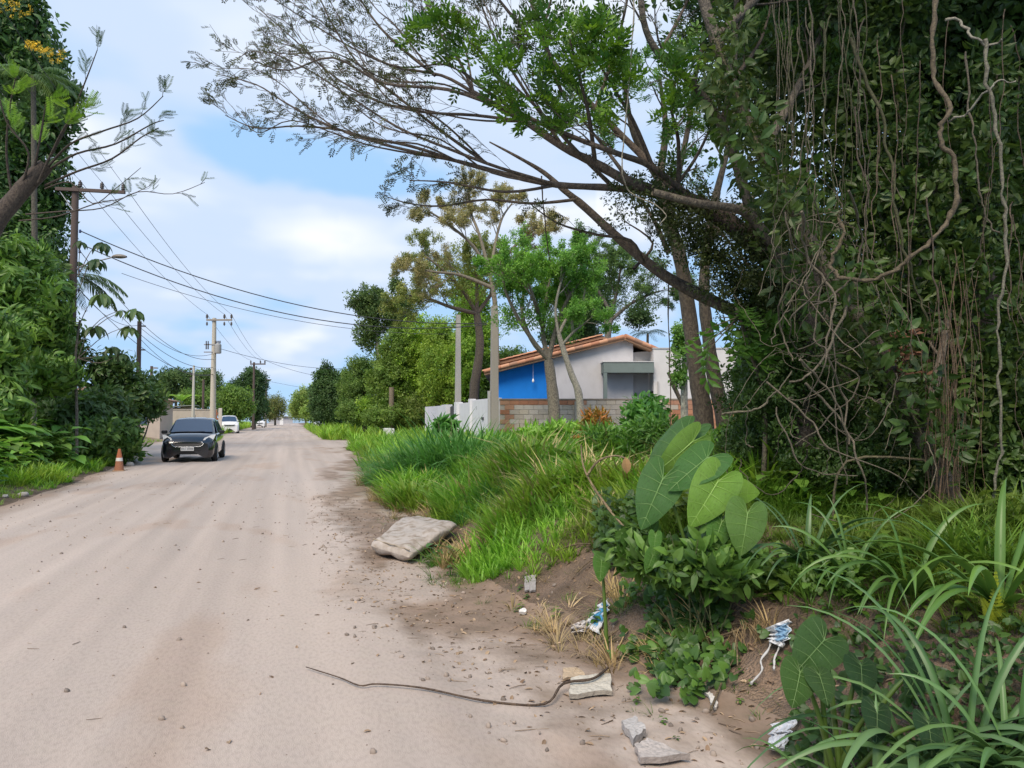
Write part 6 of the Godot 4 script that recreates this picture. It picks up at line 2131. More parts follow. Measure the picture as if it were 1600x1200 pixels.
func make_jungle() -> void:
	var T: Growth
	var dark := Color(0.04, 0.09, 0.018)
	var mid := Color(0.095, 0.165, 0.034)
	for g in [
		["understory_tree", "dense dark leaved tree closing the thicket behind the hanging vines", 1420, 10.5, [[1400, 640, 10.5, 150, 140, 1500], [1480, 470, 11, 150, 130, 1300], [1330, 720, 9.5, 90, 60, 500]], dark, mid, 0.19, "clump"],
		["understory_tree", "broad dark tree at the end of the thicket with large glossy leaves", 1640, 8.0, [[1640, 450, 8, 110, 200, 1100], [1620, 680, 7.6, 110, 120, 800], [1590, 250, 8.4, 120, 120, 800], [1600, 80, 8.2, 130, 120, 700]], dark, mid, 0.17, "clump"],
		["understory_tree", "thicket tree with small leaves beside the lower dark bough", 1215, 9.4, [[1215, 620, 9.4, 75, 80, 900], [1180, 700, 9.0, 60, 50, 450], [1250, 500, 9.6, 75, 60, 420], [1170, 570, 9.8, 42, 40, 200]], dark, mid, 0.12, "clump_small"],
		["understory_tree", "high dark crown above the tangle of vines", 1440, 9.2, [[1440, 110, 9.2, 130, 110, 700], [1330, 60, 9.6, 110, 90, 420], [1420, 300, 10, 110, 80, 500], [1530, -60, 9, 170, 110, 600], [1230, 60, 10, 80, 80, 220]], dark, mid, 0.19, "clump"],
		["understory_tree", "back row thicket tree seen as dark leaves between the trunks", 1560, 13.0, [[1500, 600, 13, 240, 170, 1700], [1650, 330, 13, 200, 230, 1300], [1330, 590, 14, 120, 110, 520]], dark, mid, 0.26, "clump"],
		["understory_tree", "low dark thicket tree wrapping the foot of the sweeping boughs", 1265, 7.3, [[1250, 640, 7.2, 80, 110, 800], [1340, 720, 7.0, 80, 70, 500], [1180, 700, 7.6, 60, 60, 350], [1215, 500, 7.5, 60, 70, 330], [1400, 690, 7.3, 60, 90, 360]], dark, mid, 0.10, "clump_small"],
		["understory_tree", "dark thicket tree behind the curtain of aerial roots", 1540, 7.4, [[1545, 690, 7.2, 80, 110, 700], [1610, 760, 6.8, 70, 60, 350], [1470, 740, 7.2, 50, 60, 260]], dark, mid, 0.12, "clump"],
	]:
		T = new_tree(sit(px(g[2], 700, g[3])), {"size": g[7], "mesh": g[8], "a": g[5], "b": g[6], "bark": Color(0.1, 0.08, 0.065), "droop": 0.35})
		trunk(T, [[g[2] - 10, 560, g[3]], [g[2] + 5, 400, g[3]], [g[4][0][0], g[4][0][1], g[3]]], 0.12, 0.05)
		for q in g[4]:
			var e := px(q[0], q[1], q[2])
			var s := T.at.lerp(e, 0.2) + Vector3(0, 0.4, 0)
			stem(T, smooth_line([T.at, s, s.lerp(e, 0.6) + rv() * 0.3, e + rv() * 0.3]), 0.07, 0.02, 6)
		puffs(T, g[4], 0.3)
		finish(T, g[0], g[1], "tree", "thicket beyond the bank", M.leaf)
	# added tree out of view, its crown thickened to shade the thicket
	T = new_tree(sit(px(1700, 700, 6.5)), {"size": 0.26, "mesh": "clump", "a": dark, "b": mid, "bark": Color(0.1, 0.08, 0.065), "droop": 0.35})
	var c0 := T.at + Vector3(0, 6.2, 0)
	stem(T, smooth_line([T.at, T.at + Vector3(0.2, 3, 0.1), c0]), 0.16, 0.08, 9)
	for q in [[Vector3(-0.5, 0.4, -0.6), Vector3(2.6, 1.0, 2.4), 1700], [Vector3(0.8, 0.2, -3.2), Vector3(2.6, 1.1, 2.4), 1700], [Vector3(1.2, -0.4, 1.4), Vector3(2.4, 1.0, 2.2), 1500]]:
		stem(T, smooth_line([c0 - Vector3(0, 1.5, 0), c0 + q[0] * 0.6, c0 + q[0]]), 0.06, 0.02, 6)
		puff(T, c0 + q[0], q[1], q[2])
	finish(T, "added_shade_tree", "unseen tall tree added above the frame to shade the thicket", "tree", "", M.leaf)
	# pale green compound leaves hanging at the fork
	T = new_tree(sit(px(1190, 740, 7.2)), {"size": 0.34, "mesh": "spray", "a": Color(0.05, 0.13, 0.02), "b": Color(0.1, 0.22, 0.03), "bark": Color(0.12, 0.1, 0.07), "droop": 0.5})
	stem(T, smooth_line([T.at, px(1195, 640, 7.2), px(1170, 540, 7.1), px(1150, 480, 7.1)]), 0.025, 0.012, 6)
	for k in 26:
		var p := px(1150 + rf(-45, 45), 510 + rf(-45, 40), 7.0 + rf(-0.25, 0.25))
		leafy(T, p, (Vector3(rf(-1, 1), -0.4, rf(0.2, 1))).normalized())
		if k % 3 == 0:
			stem(T, PackedVector3Array([px(1155, 495, 7.1), p]), 0.008, 0.004, 4)
	finish(T, "sapling", "sapling with fresh green compound leaves hanging below the lower bough", "sapling", "", M.leaf, "foliage")
	# leafy creepers hugging the boughs at the fork
	T = new_tree(sit(px(1235, 760, 7.6)), {"size": 0.085, "mesh": "clump_small", "a": Color(0.03, 0.055, 0.012), "b": Color(0.08, 0.10, 0.025), "bark": Color(0.14, 0.11, 0.07)})
	stem(T, smooth_line([T.at, px(1240, 600, 7.5), px(1180, 430, 7.3), px(1070, 310, 7.3)]), 0.02, 0.008, 5)
	for l in [[[1300, 560, 7.5], [1215, 420, 7.4], [1120, 335, 7.3], [1045, 305, 7.3], [980, 285, 7.3]], [[1200, 510, 7.6], [1150, 440, 7.5], [1100, 380, 7.4], [1050, 330, 7.4]], [[1240, 600, 7.5], [1200, 470, 7.4], [1160, 380, 7.3]], [[1460, 720, 6.3], [1395, 590, 6.45], [1285, 415, 6.6], [1190, 240, 6.8], [1118, 60, 6.9]]]:
		var pts := line_px(l)
		for k in 420:
			var h := along(pts, rng.randf())
			var off := rv() * Vector3(0.34, 0.4, 0.25) * rf(0.3, 1.0) + Vector3(0, -0.08, 0)
			T.crop.add(Transform3D(Basis.from_euler(rv() * 3.0).scaled(Vector3.ONE * T.s.size * rf(0.7, 1.4)), h[0] + off), green(T.s.a, T.s.b))
	finish(T, "climbing_creeper", "small leaved creeper clothing the boughs at the fork", "creeper", "", M.leaf, "foliage")

func liana(called: String, label: String, list: Array, r: float, col: Color, group := "lianas hanging in the thicket", wob := 0.012) -> void:
	var pts := line_px(list, 6)
	var at := pts[0]
	var rad := PackedFloat32Array()
	var ph := rf(0, 50)
	for i in pts.size():
		pts[i] = pts[i] - at + Vector3(N2.get_noise_2d(i * 2.0, ph), N2.get_noise_2d(i * 2.0, ph + 30.0) * 0.5, N2.get_noise_2d(i * 2.0, ph + 60.0)) * wob * 3.0
		rad.append(r * (1.15 + 0.9 * N2.get_noise_1d(i * 5.0 + ph) + 0.3 * N2.get_noise_1d(i * 17.0 + ph)) * (1.0 - 0.35 * i / pts.size()))
	var b := MB.new()
	b.col = col
	b.tube(pts, rad, 6 if r > 0.008 else 5)
	var o := part(called, b.mesh(), M.liana, self)
	o.position = at
	tag(o, label, "liana", group)

func make_lianas() -> void:
	var pale := Color(0.17, 0.14, 0.1)
	var brown := Color(0.11, 0.08, 0.055)
	var moss := Color(0.10, 0.095, 0.045)
	liana("liana", "thick liana winding down then looping in a wide arc to the tangle", [[1468, -20, 5.6], [1455, 60, 5.6], [1462, 120, 5.6], [1480, 170, 5.5], [1468, 215, 5.5], [1490, 250, 5.5], [1492, 300, 5.5], [1478, 350, 5.5], [1440, 390, 5.5], [1400, 420, 5.6], [1360, 438, 5.7], [1320, 435, 5.7], [1298, 418, 5.8], [1300, 400, 5.8], [1315, 375, 5.8], [1310, 345, 5.9], [1290, 320, 6.0]], 0.016, Color(0.17, 0.13, 0.085))
	liana("liana", "pale liana hanging straight with a mossy lower end", [[1540, 60, 5.2], [1545, 130, 5.2], [1560, 200, 5.2], [1566, 280, 5.2], [1573, 350, 5.2], [1570, 420, 5.2], [1560, 480, 5.2], [1563, 560, 5.2], [1565, 640, 5.2], [1560, 720, 5.2], [1553, 800, 5.2], [1558, 825, 5.2]], 0.011, Color(0.22, 0.2, 0.15))
	liana("liana", "short curved pale twig crossing the thick winding liana", [[1482, 190, 5.5], [1510, 178, 5.4], [1535, 148, 5.3], [1560, 128, 5.3], [1585, 130, 5.3]], 0.007, Color(0.36, 0.33, 0.27))
	liana("liana", "thin liana hanging beside the pale straight one", [[1510, 80, 5.6], [1515, 160, 5.6], [1525, 230, 5.6], [1530, 300, 5.6], [1545, 345, 5.6], [1560, 365, 5.6]], 0.007, pale)
	liana("liana", "pale crooked liana arching at the top of the thicket", [[1480, 30, 5.6], [1500, 35, 5.6], [1520, 60, 5.5], [1545, 70, 5.5], [1565, 60, 5.4]], 0.009, Color(0.34, 0.31, 0.25))
	liana("liana", "straight mossy liana slanting down through the tangle", [[1330, 60, 6.0], [1365, 150, 6.0], [1385, 220, 6.0], [1395, 300, 6.0], [1412, 390, 6.0], [1430, 450, 6.1], [1450, 500, 6.1]], 0.011, moss)
	liana("liana", "thin white liana hanging from the leafy bough over the verge", [[992, -20, 6.5], [988, 60, 6.5], [982, 140, 6.5], [975, 220, 6.6], [972, 265, 6.6], [985, 300, 6.7], [1020, 318, 6.7], [1040, 335, 6.7], [1030, 352, 6.7]], 0.006, Color(0.4, 0.36, 0.28), "", 0.004)
	liana("liana", "thin dark vine hanging straight before the house wall", [[1044, 440, 7.8], [1045, 520, 7.8], [1047, 600, 7.8], [1048, 690, 7.8]], 0.006, brown, "", 0.004)
	liana("liana", "dark vine dangling from the boughs above the sparse tree", [[846, 275, 8.0], [850, 330, 8.0], [855, 380, 8.0], [860, 410, 8.0]], 0.007, brown, "", 0.004)
	liana("liana", "long thin arching stem crossing low before the brick wall", [[1130, 648, 6.2], [1180, 640, 6.0], [1210, 615, 5.9], [1240, 580, 5.8]], 0.008, Color(0.22, 0.19, 0.13))
	# looping tangle in front of the leaning trunk
	for l in [[[1240, 430], [1225, 470], [1218, 520], [1235, 560]], [[1300, 420], [1262, 460], [1240, 500], [1250, 540], [1290, 520]], [[1280, 430], [1270, 520], [1290, 560], [1260, 640]], [[1330, 440], [1310, 520], [1270, 580], [1230, 600]], [[1250, 330], [1262, 400], [1300, 460], [1290, 540], [1320, 620], [1330, 700]], [[1220, 330], [1245, 380], [1290, 440], [1300, 560], [1310, 640], [1322, 760]], [[1270, 300], [1285, 380], [1262, 450], [1290, 500], [1345, 560]], [[1330, 300], [1345, 380], [1330, 440], [1275, 480], [1250, 440]], [[1260, 600], [1300, 640], [1340, 720], [1360, 800]], [[1200, 600], [1260, 650], [1300, 700], [1400, 740], [1440, 790]], [[1250, 560], [1280, 600], [1320, 660], [1320, 720]], [[1215, 640], [1250, 720], [1290, 745], [1340, 750]], [[1300, 560], [1340, 600], [1290, 660], [1240, 690]]]:
		var d := rf(5.5, 6.0)
		var q := []
		for g in l:
			q.append([g[0] + rf(-6, 6), g[1] + rf(-6, 6), d + rf(-0.25, 0.25)])
		liana("liana", "pale liana looping in the tangle before the leaning trunk", q, rf(0.005, 0.010), pale * rf(0.75, 1.25))
	# bundle of hanging vines from the top
	for k in 24:
		var x := 1200 + rf(-15, 110) + (k % 3) * 20
		var d := rf(5.7, 6.5)
		var q := []
		var y := rf(-60, 60)
		var endy := rf(300, 560)
		while y < endy:
			q.append([x, y, d])
			x += rf(-10, 12)
			y += rf(60, 110)
		if q.size() > 2:
			liana("liana", "thin vine hanging in a bundle from the high boughs", q, rf(0.003, 0.006), (pale if k % 2 else moss) * rf(0.6, 1.1), "vines hanging from the high boughs")
	for k in 16:
		var x := rf(1330, 1590)
		var d := rf(5.4, 6.8)
		var q := []
		var y := rf(-40, 350)
		var endy := y + rf(250, 520)
		while y < minf(endy, 830):
			q.append([x, y, d])
			x += rf(-16, 16)
			y += rf(60, 110)
		if q.size() > 2:
			liana("liana", "slender vine hanging loose in the dark thicket", q, rf(0.003, 0.006), brown * rf(0.8, 1.6), "slender vines in the dark thicket")
	# fine tangle of arching dead vines before the leaning trunk
	for k in 40:
		var cx := 1275 + rf(-70, 90)
		var cy := 470 + rf(-150, 260)
		var r := rf(25, 110)
		var a0 := rf(0, TAU)
		var d := rf(5.5, 6.4)
		var q := []
		var sq := rf(0.6, 1.8)
		for i in 6:
			var a := a0 + i * rf(0.35, 0.6)
			q.append([cx + cos(a) * r * rf(0.85, 1.15), cy + sin(a) * r * sq * rf(0.85, 1.15), d + rf(-0.2, 0.2)])
		liana("liana", "thin dead vine arching in the tangle around the leaning trunk", q, rf(0.002, 0.0045), pale * rf(0.7, 1.4), "dead vines in the tangle")
	# curtain of aerial roots
	var o := thing("aerial_root_curtain", "curtain of thin brown aerial roots hanging to the ground in the thicket", "aerial roots", sit(px(1480, 850, 6.0)))
	for k in 40:
		var x := 1482 + rf(-16, 16) * (1.0 if k < 24 else 3.0)
		var d := rf(5.8, 6.2)
		var p := []
		var y := rf(380, 640)
		while y < rf(800, 900):
			p.append(px(x, y, d) - o.position)
			x += rf(-14, 14) - (x - 1482) * 0.06
			y += rf(50, 80)
		if p.size() < 3:
			continue
		var line := smooth_line(p)
		var rr := PackedFloat32Array()
		var r := rf(0.0018, 0.0045)
		for i in line.size():
			rr.append(r)
		var b := MB.new()
		b.col = Color(0.19, 0.125, 0.08) * rf(0.7, 1.3)
		b.tube(line, rr, 4, false)
		part("root", b.mesh(), M.liana, o)
	# clump of dead brown leaves caught in the fork
	var dl := Crop.new()
	var at := px(1415, 555, 6.3)
	for k in 60:
		dl.add(Transform3D(Basis.from_euler(rv() * 3.0).scaled(Vector3.ONE * rf(0.06, 0.12)), rv() * Vector3(0.14, 0.22, 0.12)), green(Color(0.14, 0.06, 0.035), Color(0.22, 0.11, 0.06)))
	var dm := plant_crop("dead_foliage", dl, L.fallen, M.dry, self)
	dm.position = at
	dm.set_meta("kind", "stuff")
	tag(dm, "clump of dead reddish brown leaves caught beside the leaning trunk", "leaves", "", "stuff")

# leafy creepers hanging as curtains in front of the gaps
func make_curtains() -> void:
	var dark := Color(0.04, 0.09, 0.018)
	for g in [[1250, 7.6, [[1230, 330], [1260, 470], [1240, 600]], 260, 60.0, "creeper curtain hanging between the lower bough and the leaning trunk"], [1320, 7.4, [[1330, -40], [1320, 150], [1340, 330], [1370, 480]], 420, 70.0, "creeper curtain hanging behind the loop of thick liana"], [1420, 7.2, [[1430, -40], [1400, 130], [1430, 300], [1460, 480], [1450, 620]], 360, 75.0, "dense creeper curtain beneath the high crown"], [1180, 8.2, [[1170, 60], [1200, 200], [1230, 330]], 170, 60.0, "thin creeper curtain above the fork of boughs"], [1540, 7.0, [[1560, 100], [1540, 300], [1530, 520], [1545, 700]], 260, 80.0, "creeper curtain behind the straight pale liana"], [1300, 6.15, [[1118, 60], [1190, 240], [1285, 415], [1395, 590], [1460, 720]], 130, 26.0, "leafy creeper wound along the leaning trunk"]]:
		var T := new_tree(sit(px(g[0], 760, g[1])), {"size": 0.14, "mesh": "clump", "a": dark, "b": Color(0.085, 0.13, 0.025), "bark": Color(0.12, 0.1, 0.06)})
		var l := []
		for q in g[2]:
			l.append([q[0], q[1], g[1]])
		var pts := line_px(l)
		stem(T, pts, 0.012, 0.006, 5)
		stem(T, smooth_line([T.at, T.at + Vector3(0.1, 0.5, 0.05), pts[pts.size() - 1]]), 0.012, 0.01, 5)
		for k in g[3]:
			var h := along(pts, rng.randf())
			var p: Vector3 = h[0] + look.x * rf(-1, 1) * g[4] * g[1] / FOCAL * rf(0.3, 1.0) + rv() * Vector3(0.1, 0.3, 0.35)
			T.crop.add(Transform3D(Basis.from_euler(rv() * 3.0).scaled(Vector3.ONE * T.s.size * rf(0.5, 1.7)), p), green(T.s.a, T.s.b))
		finish(T, "hanging_creeper", g[5], "creeper", "creeper curtains in the thicket", M.leaf, "foliage")

# ---------------------------------------------------------------- plants on the bank
func ear(o: Node3D, base: Vector3, joint: Vector3, tip: Vector3, facing: Vector3, wd: float, col: Color, fold: float) -> void:
	# one elephant-ear leaf: stalk from base to joint, blade hanging from joint to tip
	var zax := (tip - joint).normalized()
	var yax := (facing - zax * facing.dot(zax)).normalized()
	var xax := yax.cross(zax)
	var ln := joint.distance_to(tip) / 0.745
	var b := MB.new()
	b.col = col
	heart(b, Transform3D(Basis(xax, yax, zax), joint), ln, wd * 0.98, 26, fold, 0.013)
	var lf := part("leaf", b.mesh(), M.ear, o)
	# raised veins, paler than the blade
	var tr := Transform3D(Basis(xax, yax, zax), joint)
	wd *= 0.98
	var ve := MB.new()
	ve.col = col.lerp(Color(0.26, 0.36, 0.12), 0.28)
	var mp := PackedVector3Array()
	var mr := PackedFloat32Array()
	for i in 9:
		mp.append(tr * (heart_point(0.3 + 0.7 * i / 8.0, 0.0, 1.0, ln, wd, fold, 0.013) + Vector3(0, 0.002, 0)))
		mr.append(lerpf(0.0042, 0.001, i / 8.0) * ln / 0.35)
	ve.tube(mp, mr, 5, false)
	for s in [-1.0, 1.0]:
		for t in [0.12, 0.24, 0.36, 0.48, 0.6, 0.72, 0.84]:
			var vp := PackedVector3Array()
			var vr := PackedFloat32Array()
			for i in 6:
				vp.append(tr * (heart_point(t, 0.95 * i / 5.0, s, ln, wd, fold, 0.013) + Vector3(0, 0.0012, 0)))
				vr.append(lerpf(0.0022, 0.0006, i / 5.0) * ln / 0.35)
			ve.tube(vp, vr, 4, false)
	part("veins", ve.mesh(), M.vgloss, lf)
	var st := MB.new()
	st.col = Color(0.09, 0.15, 0.03)
	var mid := base.lerp(joint, 0.6) + Vector3(0, 0.06, 0)
	var line := smooth_line([base, mid, joint - yax * 0.01])
	var rr := PackedFloat32Array()
	for i in line.size():
		rr.append(lerpf(0.016, 0.006, i / float(line.size() - 1)))
	st.tube(line, rr, 7)
	part("stalk", st.mesh(), M.vgloss, lf)

func make_near_plants() -> void:
	M.ear = vmat(0.3, 0.6)
	M.ear.albedo_texture = noise_tex(512, 0.012, 5, [[0.0, Color(0.55, 0.42, 0.3)], [0.16, Color(0.6, 0.62, 0.5)], [0.22, grey(0.8)], [0.5, grey(0.92)], [1.0, grey(1.0)]], 71)
	M.ear.heightmap_enabled = true
	M.ear.heightmap_texture = M.bumps
	M.ear.heightmap_scale = 0.25
	M.ear.uv1_scale = Vector3(1.5, 4, 1)
	# elephant ears: [joint px, tip px, depth joint, depth tip, width m, colour, facing (camera frame), fold]
	var dk := Color(0.055, 0.15, 0.03)
	var md := Color(0.085, 0.21, 0.03)
	var br := Color(0.18, 0.35, 0.04)
	var at := sit(px(1105, 880, 5.1))
	var o := thing("elephant_ear_plant", "large elephant ear plant with heart shaped leaves on the bank", "plant", at)
	for g in [[1072, 680, 1003, 745, 5.3, 5.2, 0.30, dk, Vector3(-0.4, 0.7, 0.5), 0.5], [1082, 690, 1025, 742, 5.15, 5.1, 0.22, br * 0.9, Vector3(0.5, 0.3, 0.7), 0.2], [1036, 748, 1000, 826, 5.0, 4.9, 0.30, dk * 1.15, Vector3(-0.35, 0.25, 0.9), 0.25], [1105, 716, 1043, 762, 5.0, 4.9, 0.31, dk * 1.25, Vector3(-0.1, 0.75, 0.6), 0.15], [1122, 752, 1079, 824, 4.9, 4.8, 0.30, br, Vector3(-0.1, 0.2, 0.95), 0.4], [1148, 772, 1186, 768, 5.1, 5.0, 0.24, br * 0.95, Vector3(0.0, 0.6, 0.8), 0.5], [1168, 802, 1160, 868, 4.75, 4.65, 0.27, Color(0.12, 0.24, 0.04), Vector3(0.05, 0.25, 0.95), 0.02], [1128, 815, 1110, 866, 4.85, 4.75, 0.17, md, Vector3(-0.1, 0.2, 0.95), 0.15], [1024, 838, 1022, 866, 4.8, 4.75, 0.09, md * 1.2, Vector3(0, 0.2, 0.95), 0.2], [1020, 868, 1010, 896, 4.75, 4.7, 0.10, md, Vector3(0.1, 0.2, 0.95), 0.25], [1140, 860, 1135, 880, 4.7, 4.65, 0.06, br, Vector3(0, 0.2, 1), 0.3]]:
		var j := px(g[0], g[1], g[4]) - at
		var t := px(g[2], g[3], g[5]) - at
		ear(o, Vector3(rf(-0.06, 0.06), 0, rf(-0.06, 0.06)), j, t, look * (g[8] as Vector3), g[6], g[7], g[9])
	# leafy weeds hiding the foot of the plant
	var T := new_tree(sit(px(1095, 900, 4.8)), {"size": 0.10, "mesh": "clump_big", "a": Color(0.05, 0.12, 0.02), "b": Color(0.15, 0.28, 0.045), "bark": Color(0.09, 0.1, 0.04)})
	for k in 9:
		var e := px(1085 + rf(-70, 70), 870 + rf(-40, 20), 4.8 + rf(-0.2, 0.2))
		stem(T, smooth_line([T.at + Vector3(rf(-0.2, 0.2), -0.05, rf(-0.1, 0.1)), T.at.lerp(e, 0.6) + rv() * 0.05, e]), 0.006, 0.003, 4)
	puffs(T, [[1075, 888, 4.8, 46, 20, 55], [1150, 892, 4.75, 52, 16, 50], [1020, 872, 4.95, 34, 22, 35], [1110, 868, 4.85, 30, 18, 26], [1185, 880, 4.7, 30, 14, 24], [985, 850, 5.2, 26, 20, 24]], 1.3)
	finish(T, "leafy_weed", "leafy weed clump around the stalks of the large elephant ear plant", "weed", "", M.leaf, "foliage")
	at = sit(px(948, 925, 5.2))
	o = thing("elephant_ear_plant", "small elephant ear plant with one leaf below the bare branch", "plant", at)
	ear(o, Vector3.ZERO, px(940, 876, 5.2) - at, px(938, 908, 5.1) - at, look * Vector3(0, 0.2, 1), 0.12, md, 0.15)
	# second plant at the lower edge
	at = sit(px(1300, 1080, 3.3))
	o = thing("elephant_ear_plant", "elephant ear plant with dull green leaves on the eroded bank edge", "plant", at)
	for g in [[1288, 1000, 1244, 1050, 3.35, 3.25, 0.22, Color(0.055, 0.13, 0.03), Vector3(-0.2, 0.4, 0.9), 0.15], [1250, 1050, 1240, 1105, 3.2, 3.1, 0.16, Color(0.07, 0.15, 0.03), Vector3(-0.1, 0.2, 0.95), 0.1], [1280, 1055, 1296, 1100, 3.2, 3.1, 0.14, Color(0.06, 0.13, 0.035), Vector3(0.2, 0.2, 0.95), 0.1], [1345, 1040, 1350, 1090, 3.3, 3.2, 0.16, Color(0.035, 0.09, 0.025), Vector3(0.1, 0.2, 0.95), 0.15], [1450, 1130, 1460, 1180, 3.0, 2.9, 0.13, Color(0.03, 0.08, 0.025), Vector3(0.1, 0.2, 0.95), 0.15], [1370, 1110, 1372, 1160, 3.1, 3.0, 0.13, Color(0.03, 0.075, 0.025), Vector3(0.0, 0.2, 0.95), 0.1], [1440, 1040, 1420, 1085, 3.3, 3.2, 0.14, Color(0.035, 0.085, 0.025), Vector3(-0.1, 0.2, 0.95), 0.1]]:
		ear(o, Vector3(rf(-0.04, 0.04), 0, rf(-0.04, 0.04)), px(g[0], g[1], g[4]) - at, px(g[2], g[3], g[5]) - at, look * (g[8] as Vector3), g[6], g[7], g[9])
	# strap-leaved plants arching over the lower edge, each blade a piece
	M.strap = vmat(0.42, 0.4)
	for g in [[1420, 960, 3.3, 20, "arching strap leaved plant with grey green blades on the bank edge", Color(0.07, 0.15, 0.055), Color(0.15, 0.25, 0.1), 0.85], [1500, 975, 3.1, 20, "long bladed plant beside the second elephant ear plant", Color(0.06, 0.14, 0.04), Color(0.15, 0.26, 0.09), 0.85], [1590, 985, 3.0, 18, "long bladed plant at the end of the bank", Color(0.06, 0.14, 0.04), Color(0.15, 0.26, 0.08), 0.8], [1570, 1040, 3.0, 14, "low dense strap leaved plant below the yellow fern", Color(0.06, 0.14, 0.04), Color(0.14, 0.25, 0.08), 0.6], [1290, 1075, 3.0, 9, "small strap leaved plant over the crumpled bag", Color(0.06, 0.14, 0.04), Color(0.14, 0.24, 0.07), 0.5], [1370, 1030, 3.0, 14, "strap leaved plant with drooping blades among dull heart leaves", Color(0.06, 0.14, 0.045), Color(0.13, 0.23, 0.08), 0.6], [1420, 870, 4.2, 16, "tall grass plant rising before the aerial roots", Color(0.07, 0.16, 0.03), Color(0.16, 0.27, 0.06), 0.62], [1560, 900, 3.8, 14, "tall grass plant with pale midribs beside the yellow fern", Color(0.07, 0.16, 0.03), Color(0.16, 0.28, 0.05), 0.8], [1260, 830, 5.0, 16, "grass plant with bluish blades beside the elephant ears", Color(0.06, 0.13, 0.05), Color(0.13, 0.23, 0.08), 0.62], [1330, 850, 4.6, 12, "grass plant with narrow blades below the looping lianas", Color(0.06, 0.14, 0.03), Color(0.14, 0.25, 0.06), 0.55]]:
		at = sit(px(g[0], g[1], g[2]))
		at = sit(at)
		o = thing("strap_leaved_plant", g[4], "plant", at, 0.0, "strap leaved plants on the bank")
		for k in int(g[3] * 1.15):
			var a := rf(0, TAU)
			var out := look * Vector3(cos(a) * 0.9 - 0.15, 0, sin(a) * 0.7 + 0.5)
			out.y = 0
			var b := MB.new()
			b.col = green(g[5], g[6], 0.15)
			b.strap(out * 0.03, Vector3(0, 1.1, 0) + out * rf(0.5, 1.25), (out * 0.6 + Vector3(0, -2.2, 0)) * rf(0.65, 1.35), g[7] * rf(0.8, 1.35), rf(0.025, 0.046) * minf(g[7] / 0.6, 1.2), 12, rf(-0.9, 0.9))
			part("leaf", b.mesh(), M.strap, o)
	# yellow fern
	at = sit(px(1556, 960, 3.7))
	o = thing("fern", "small yellow green fern standing at the edge of the thicket", "fern", at)
	for k in 3:
		var b := MB.new()
		b.col = Color(0.3, 0.36, 0.03) * rf(0.85, 1.1)
		var tip := px(1556 + (k - 1) * 24, 890 + absf(k - 1) * 40, 3.7) - at
		for q in 13:
			var u := 0.15 + 0.85 * q / 13.0
			var p := tip * u
			for s in [-1.0, 1.0]:
				b.leaf(p, look * Vector3(s, 0.35, 0), look.z, 0.055 * (1.1 - u), 0.018, 3, 0.2, 0.1, 0.35)
		b.tube(PackedVector3Array([Vector3.ZERO, tip * 0.5, tip]), PackedFloat32Array([0.003, 0.002, 0.001]), 4, false)
		part("frond", b.mesh(), M.leaf, o)
	# dead stalks and roots on the eroded bank
	for g in [[[1120, 990], [1160, 985], [1190, 980]], [[1105, 1010], [1150, 998], [1175, 985]], [[1245, 950], [1265, 962], [1285, 972]], [[1190, 1000], [1225, 985], [1260, 968]], [[1110, 1120], [1130, 1070], [1145, 1040]], [[1140, 985], [1150, 1010], [1152, 1050]], [[1130, 950], [1170, 945], [1215, 935]], [[1095, 1060], [1130, 1030], [1160, 1000]], [[1000, 920], [960, 930], [930, 950]], [[870, 870], [900, 860], [940, 858]], [[900, 905], [930, 880], [960, 870]]]:
		var pts := []
		for q in g:
			pts.append(ground_at(q[0], q[1]) + Vector3(-0.01, 0.04, 0.02))
		var line := smooth_line(pts)
		var rr := PackedFloat32Array()
		var r := rf(0.005, 0.011)
		for i in line.size():
			rr.append(r * (1.0 - 0.5 * i / line.size()))
		var b := MB.new()
		b.col = Color(0.27, 0.2, 0.12) * rf(0.7, 1.2)
		for i in line.size():
			line[i] -= pts[0]
		b.tube(line, rr, 5)
		var d := part("dead_stalk", b.mesh(), M.bark, self)
		d.position = pts[0]
		tag(d, "dry brown stalk lying on the eroded earth bank", "stalk", "dry stalks on the earth bank")
	var hair := thing("root_tuft", "tuft of fine pale brown dead roots hanging over the eroded bank", "roots", ground_at(1180, 990))
	var hb := MB.new()
	for k in 70:
		hb.col = Color(0.27, 0.19, 0.10) * rf(0.6, 1.2)
		hb.blade(rv() * Vector3(0.1, 0.02, 0.04) + Vector3(0, 0.06, 0), look * Vector3(rf(-0.5, 0.5), 0.6, 0.7), Vector3(0, -3.0, 0) + rv() * 0.5, rf(0.12, 0.26), 0.004, 5)
	part("fibres", hb.mesh(), M.dry, hair)

func scatter(n: int, x0: float, x1: float, f0: float, f1: float, ok: Callable, put: Callable) -> void:
	for i in n:
		var f := f0 + (f1 - f0) * rng.randf()
		var x := lerpf(x0, x1, rng.randf())
		if ok.call(x, f):
			put.call(Vector3(x, land(x, -f), -f), x, f)

func patchy(c: Color, x: float, f: float) -> Color:
	# patches of yellower and drier growth
	var k := N1.get_noise_2d(x * 5.0 + 31.0, f * 5.0)
	return c.lerp(Color(c.g * 0.95, c.g * 0.85, c.b * 1.3), clampf(k * 1.6 - 0.05 + rf(-0.1, 0.1), 0.0, 0.28)) * (1.0 + 0.5 * N1.get_noise_2d(x * 9.0, f * 9.0 + 80.0))

func turf(called: String, label: String, crop: Crop, mesh: Mesh, m: Material, category := "grass") -> void:
	var o := plant_crop(called, crop, mesh, m, self)
	tag(o, label, category, "", "stuff")

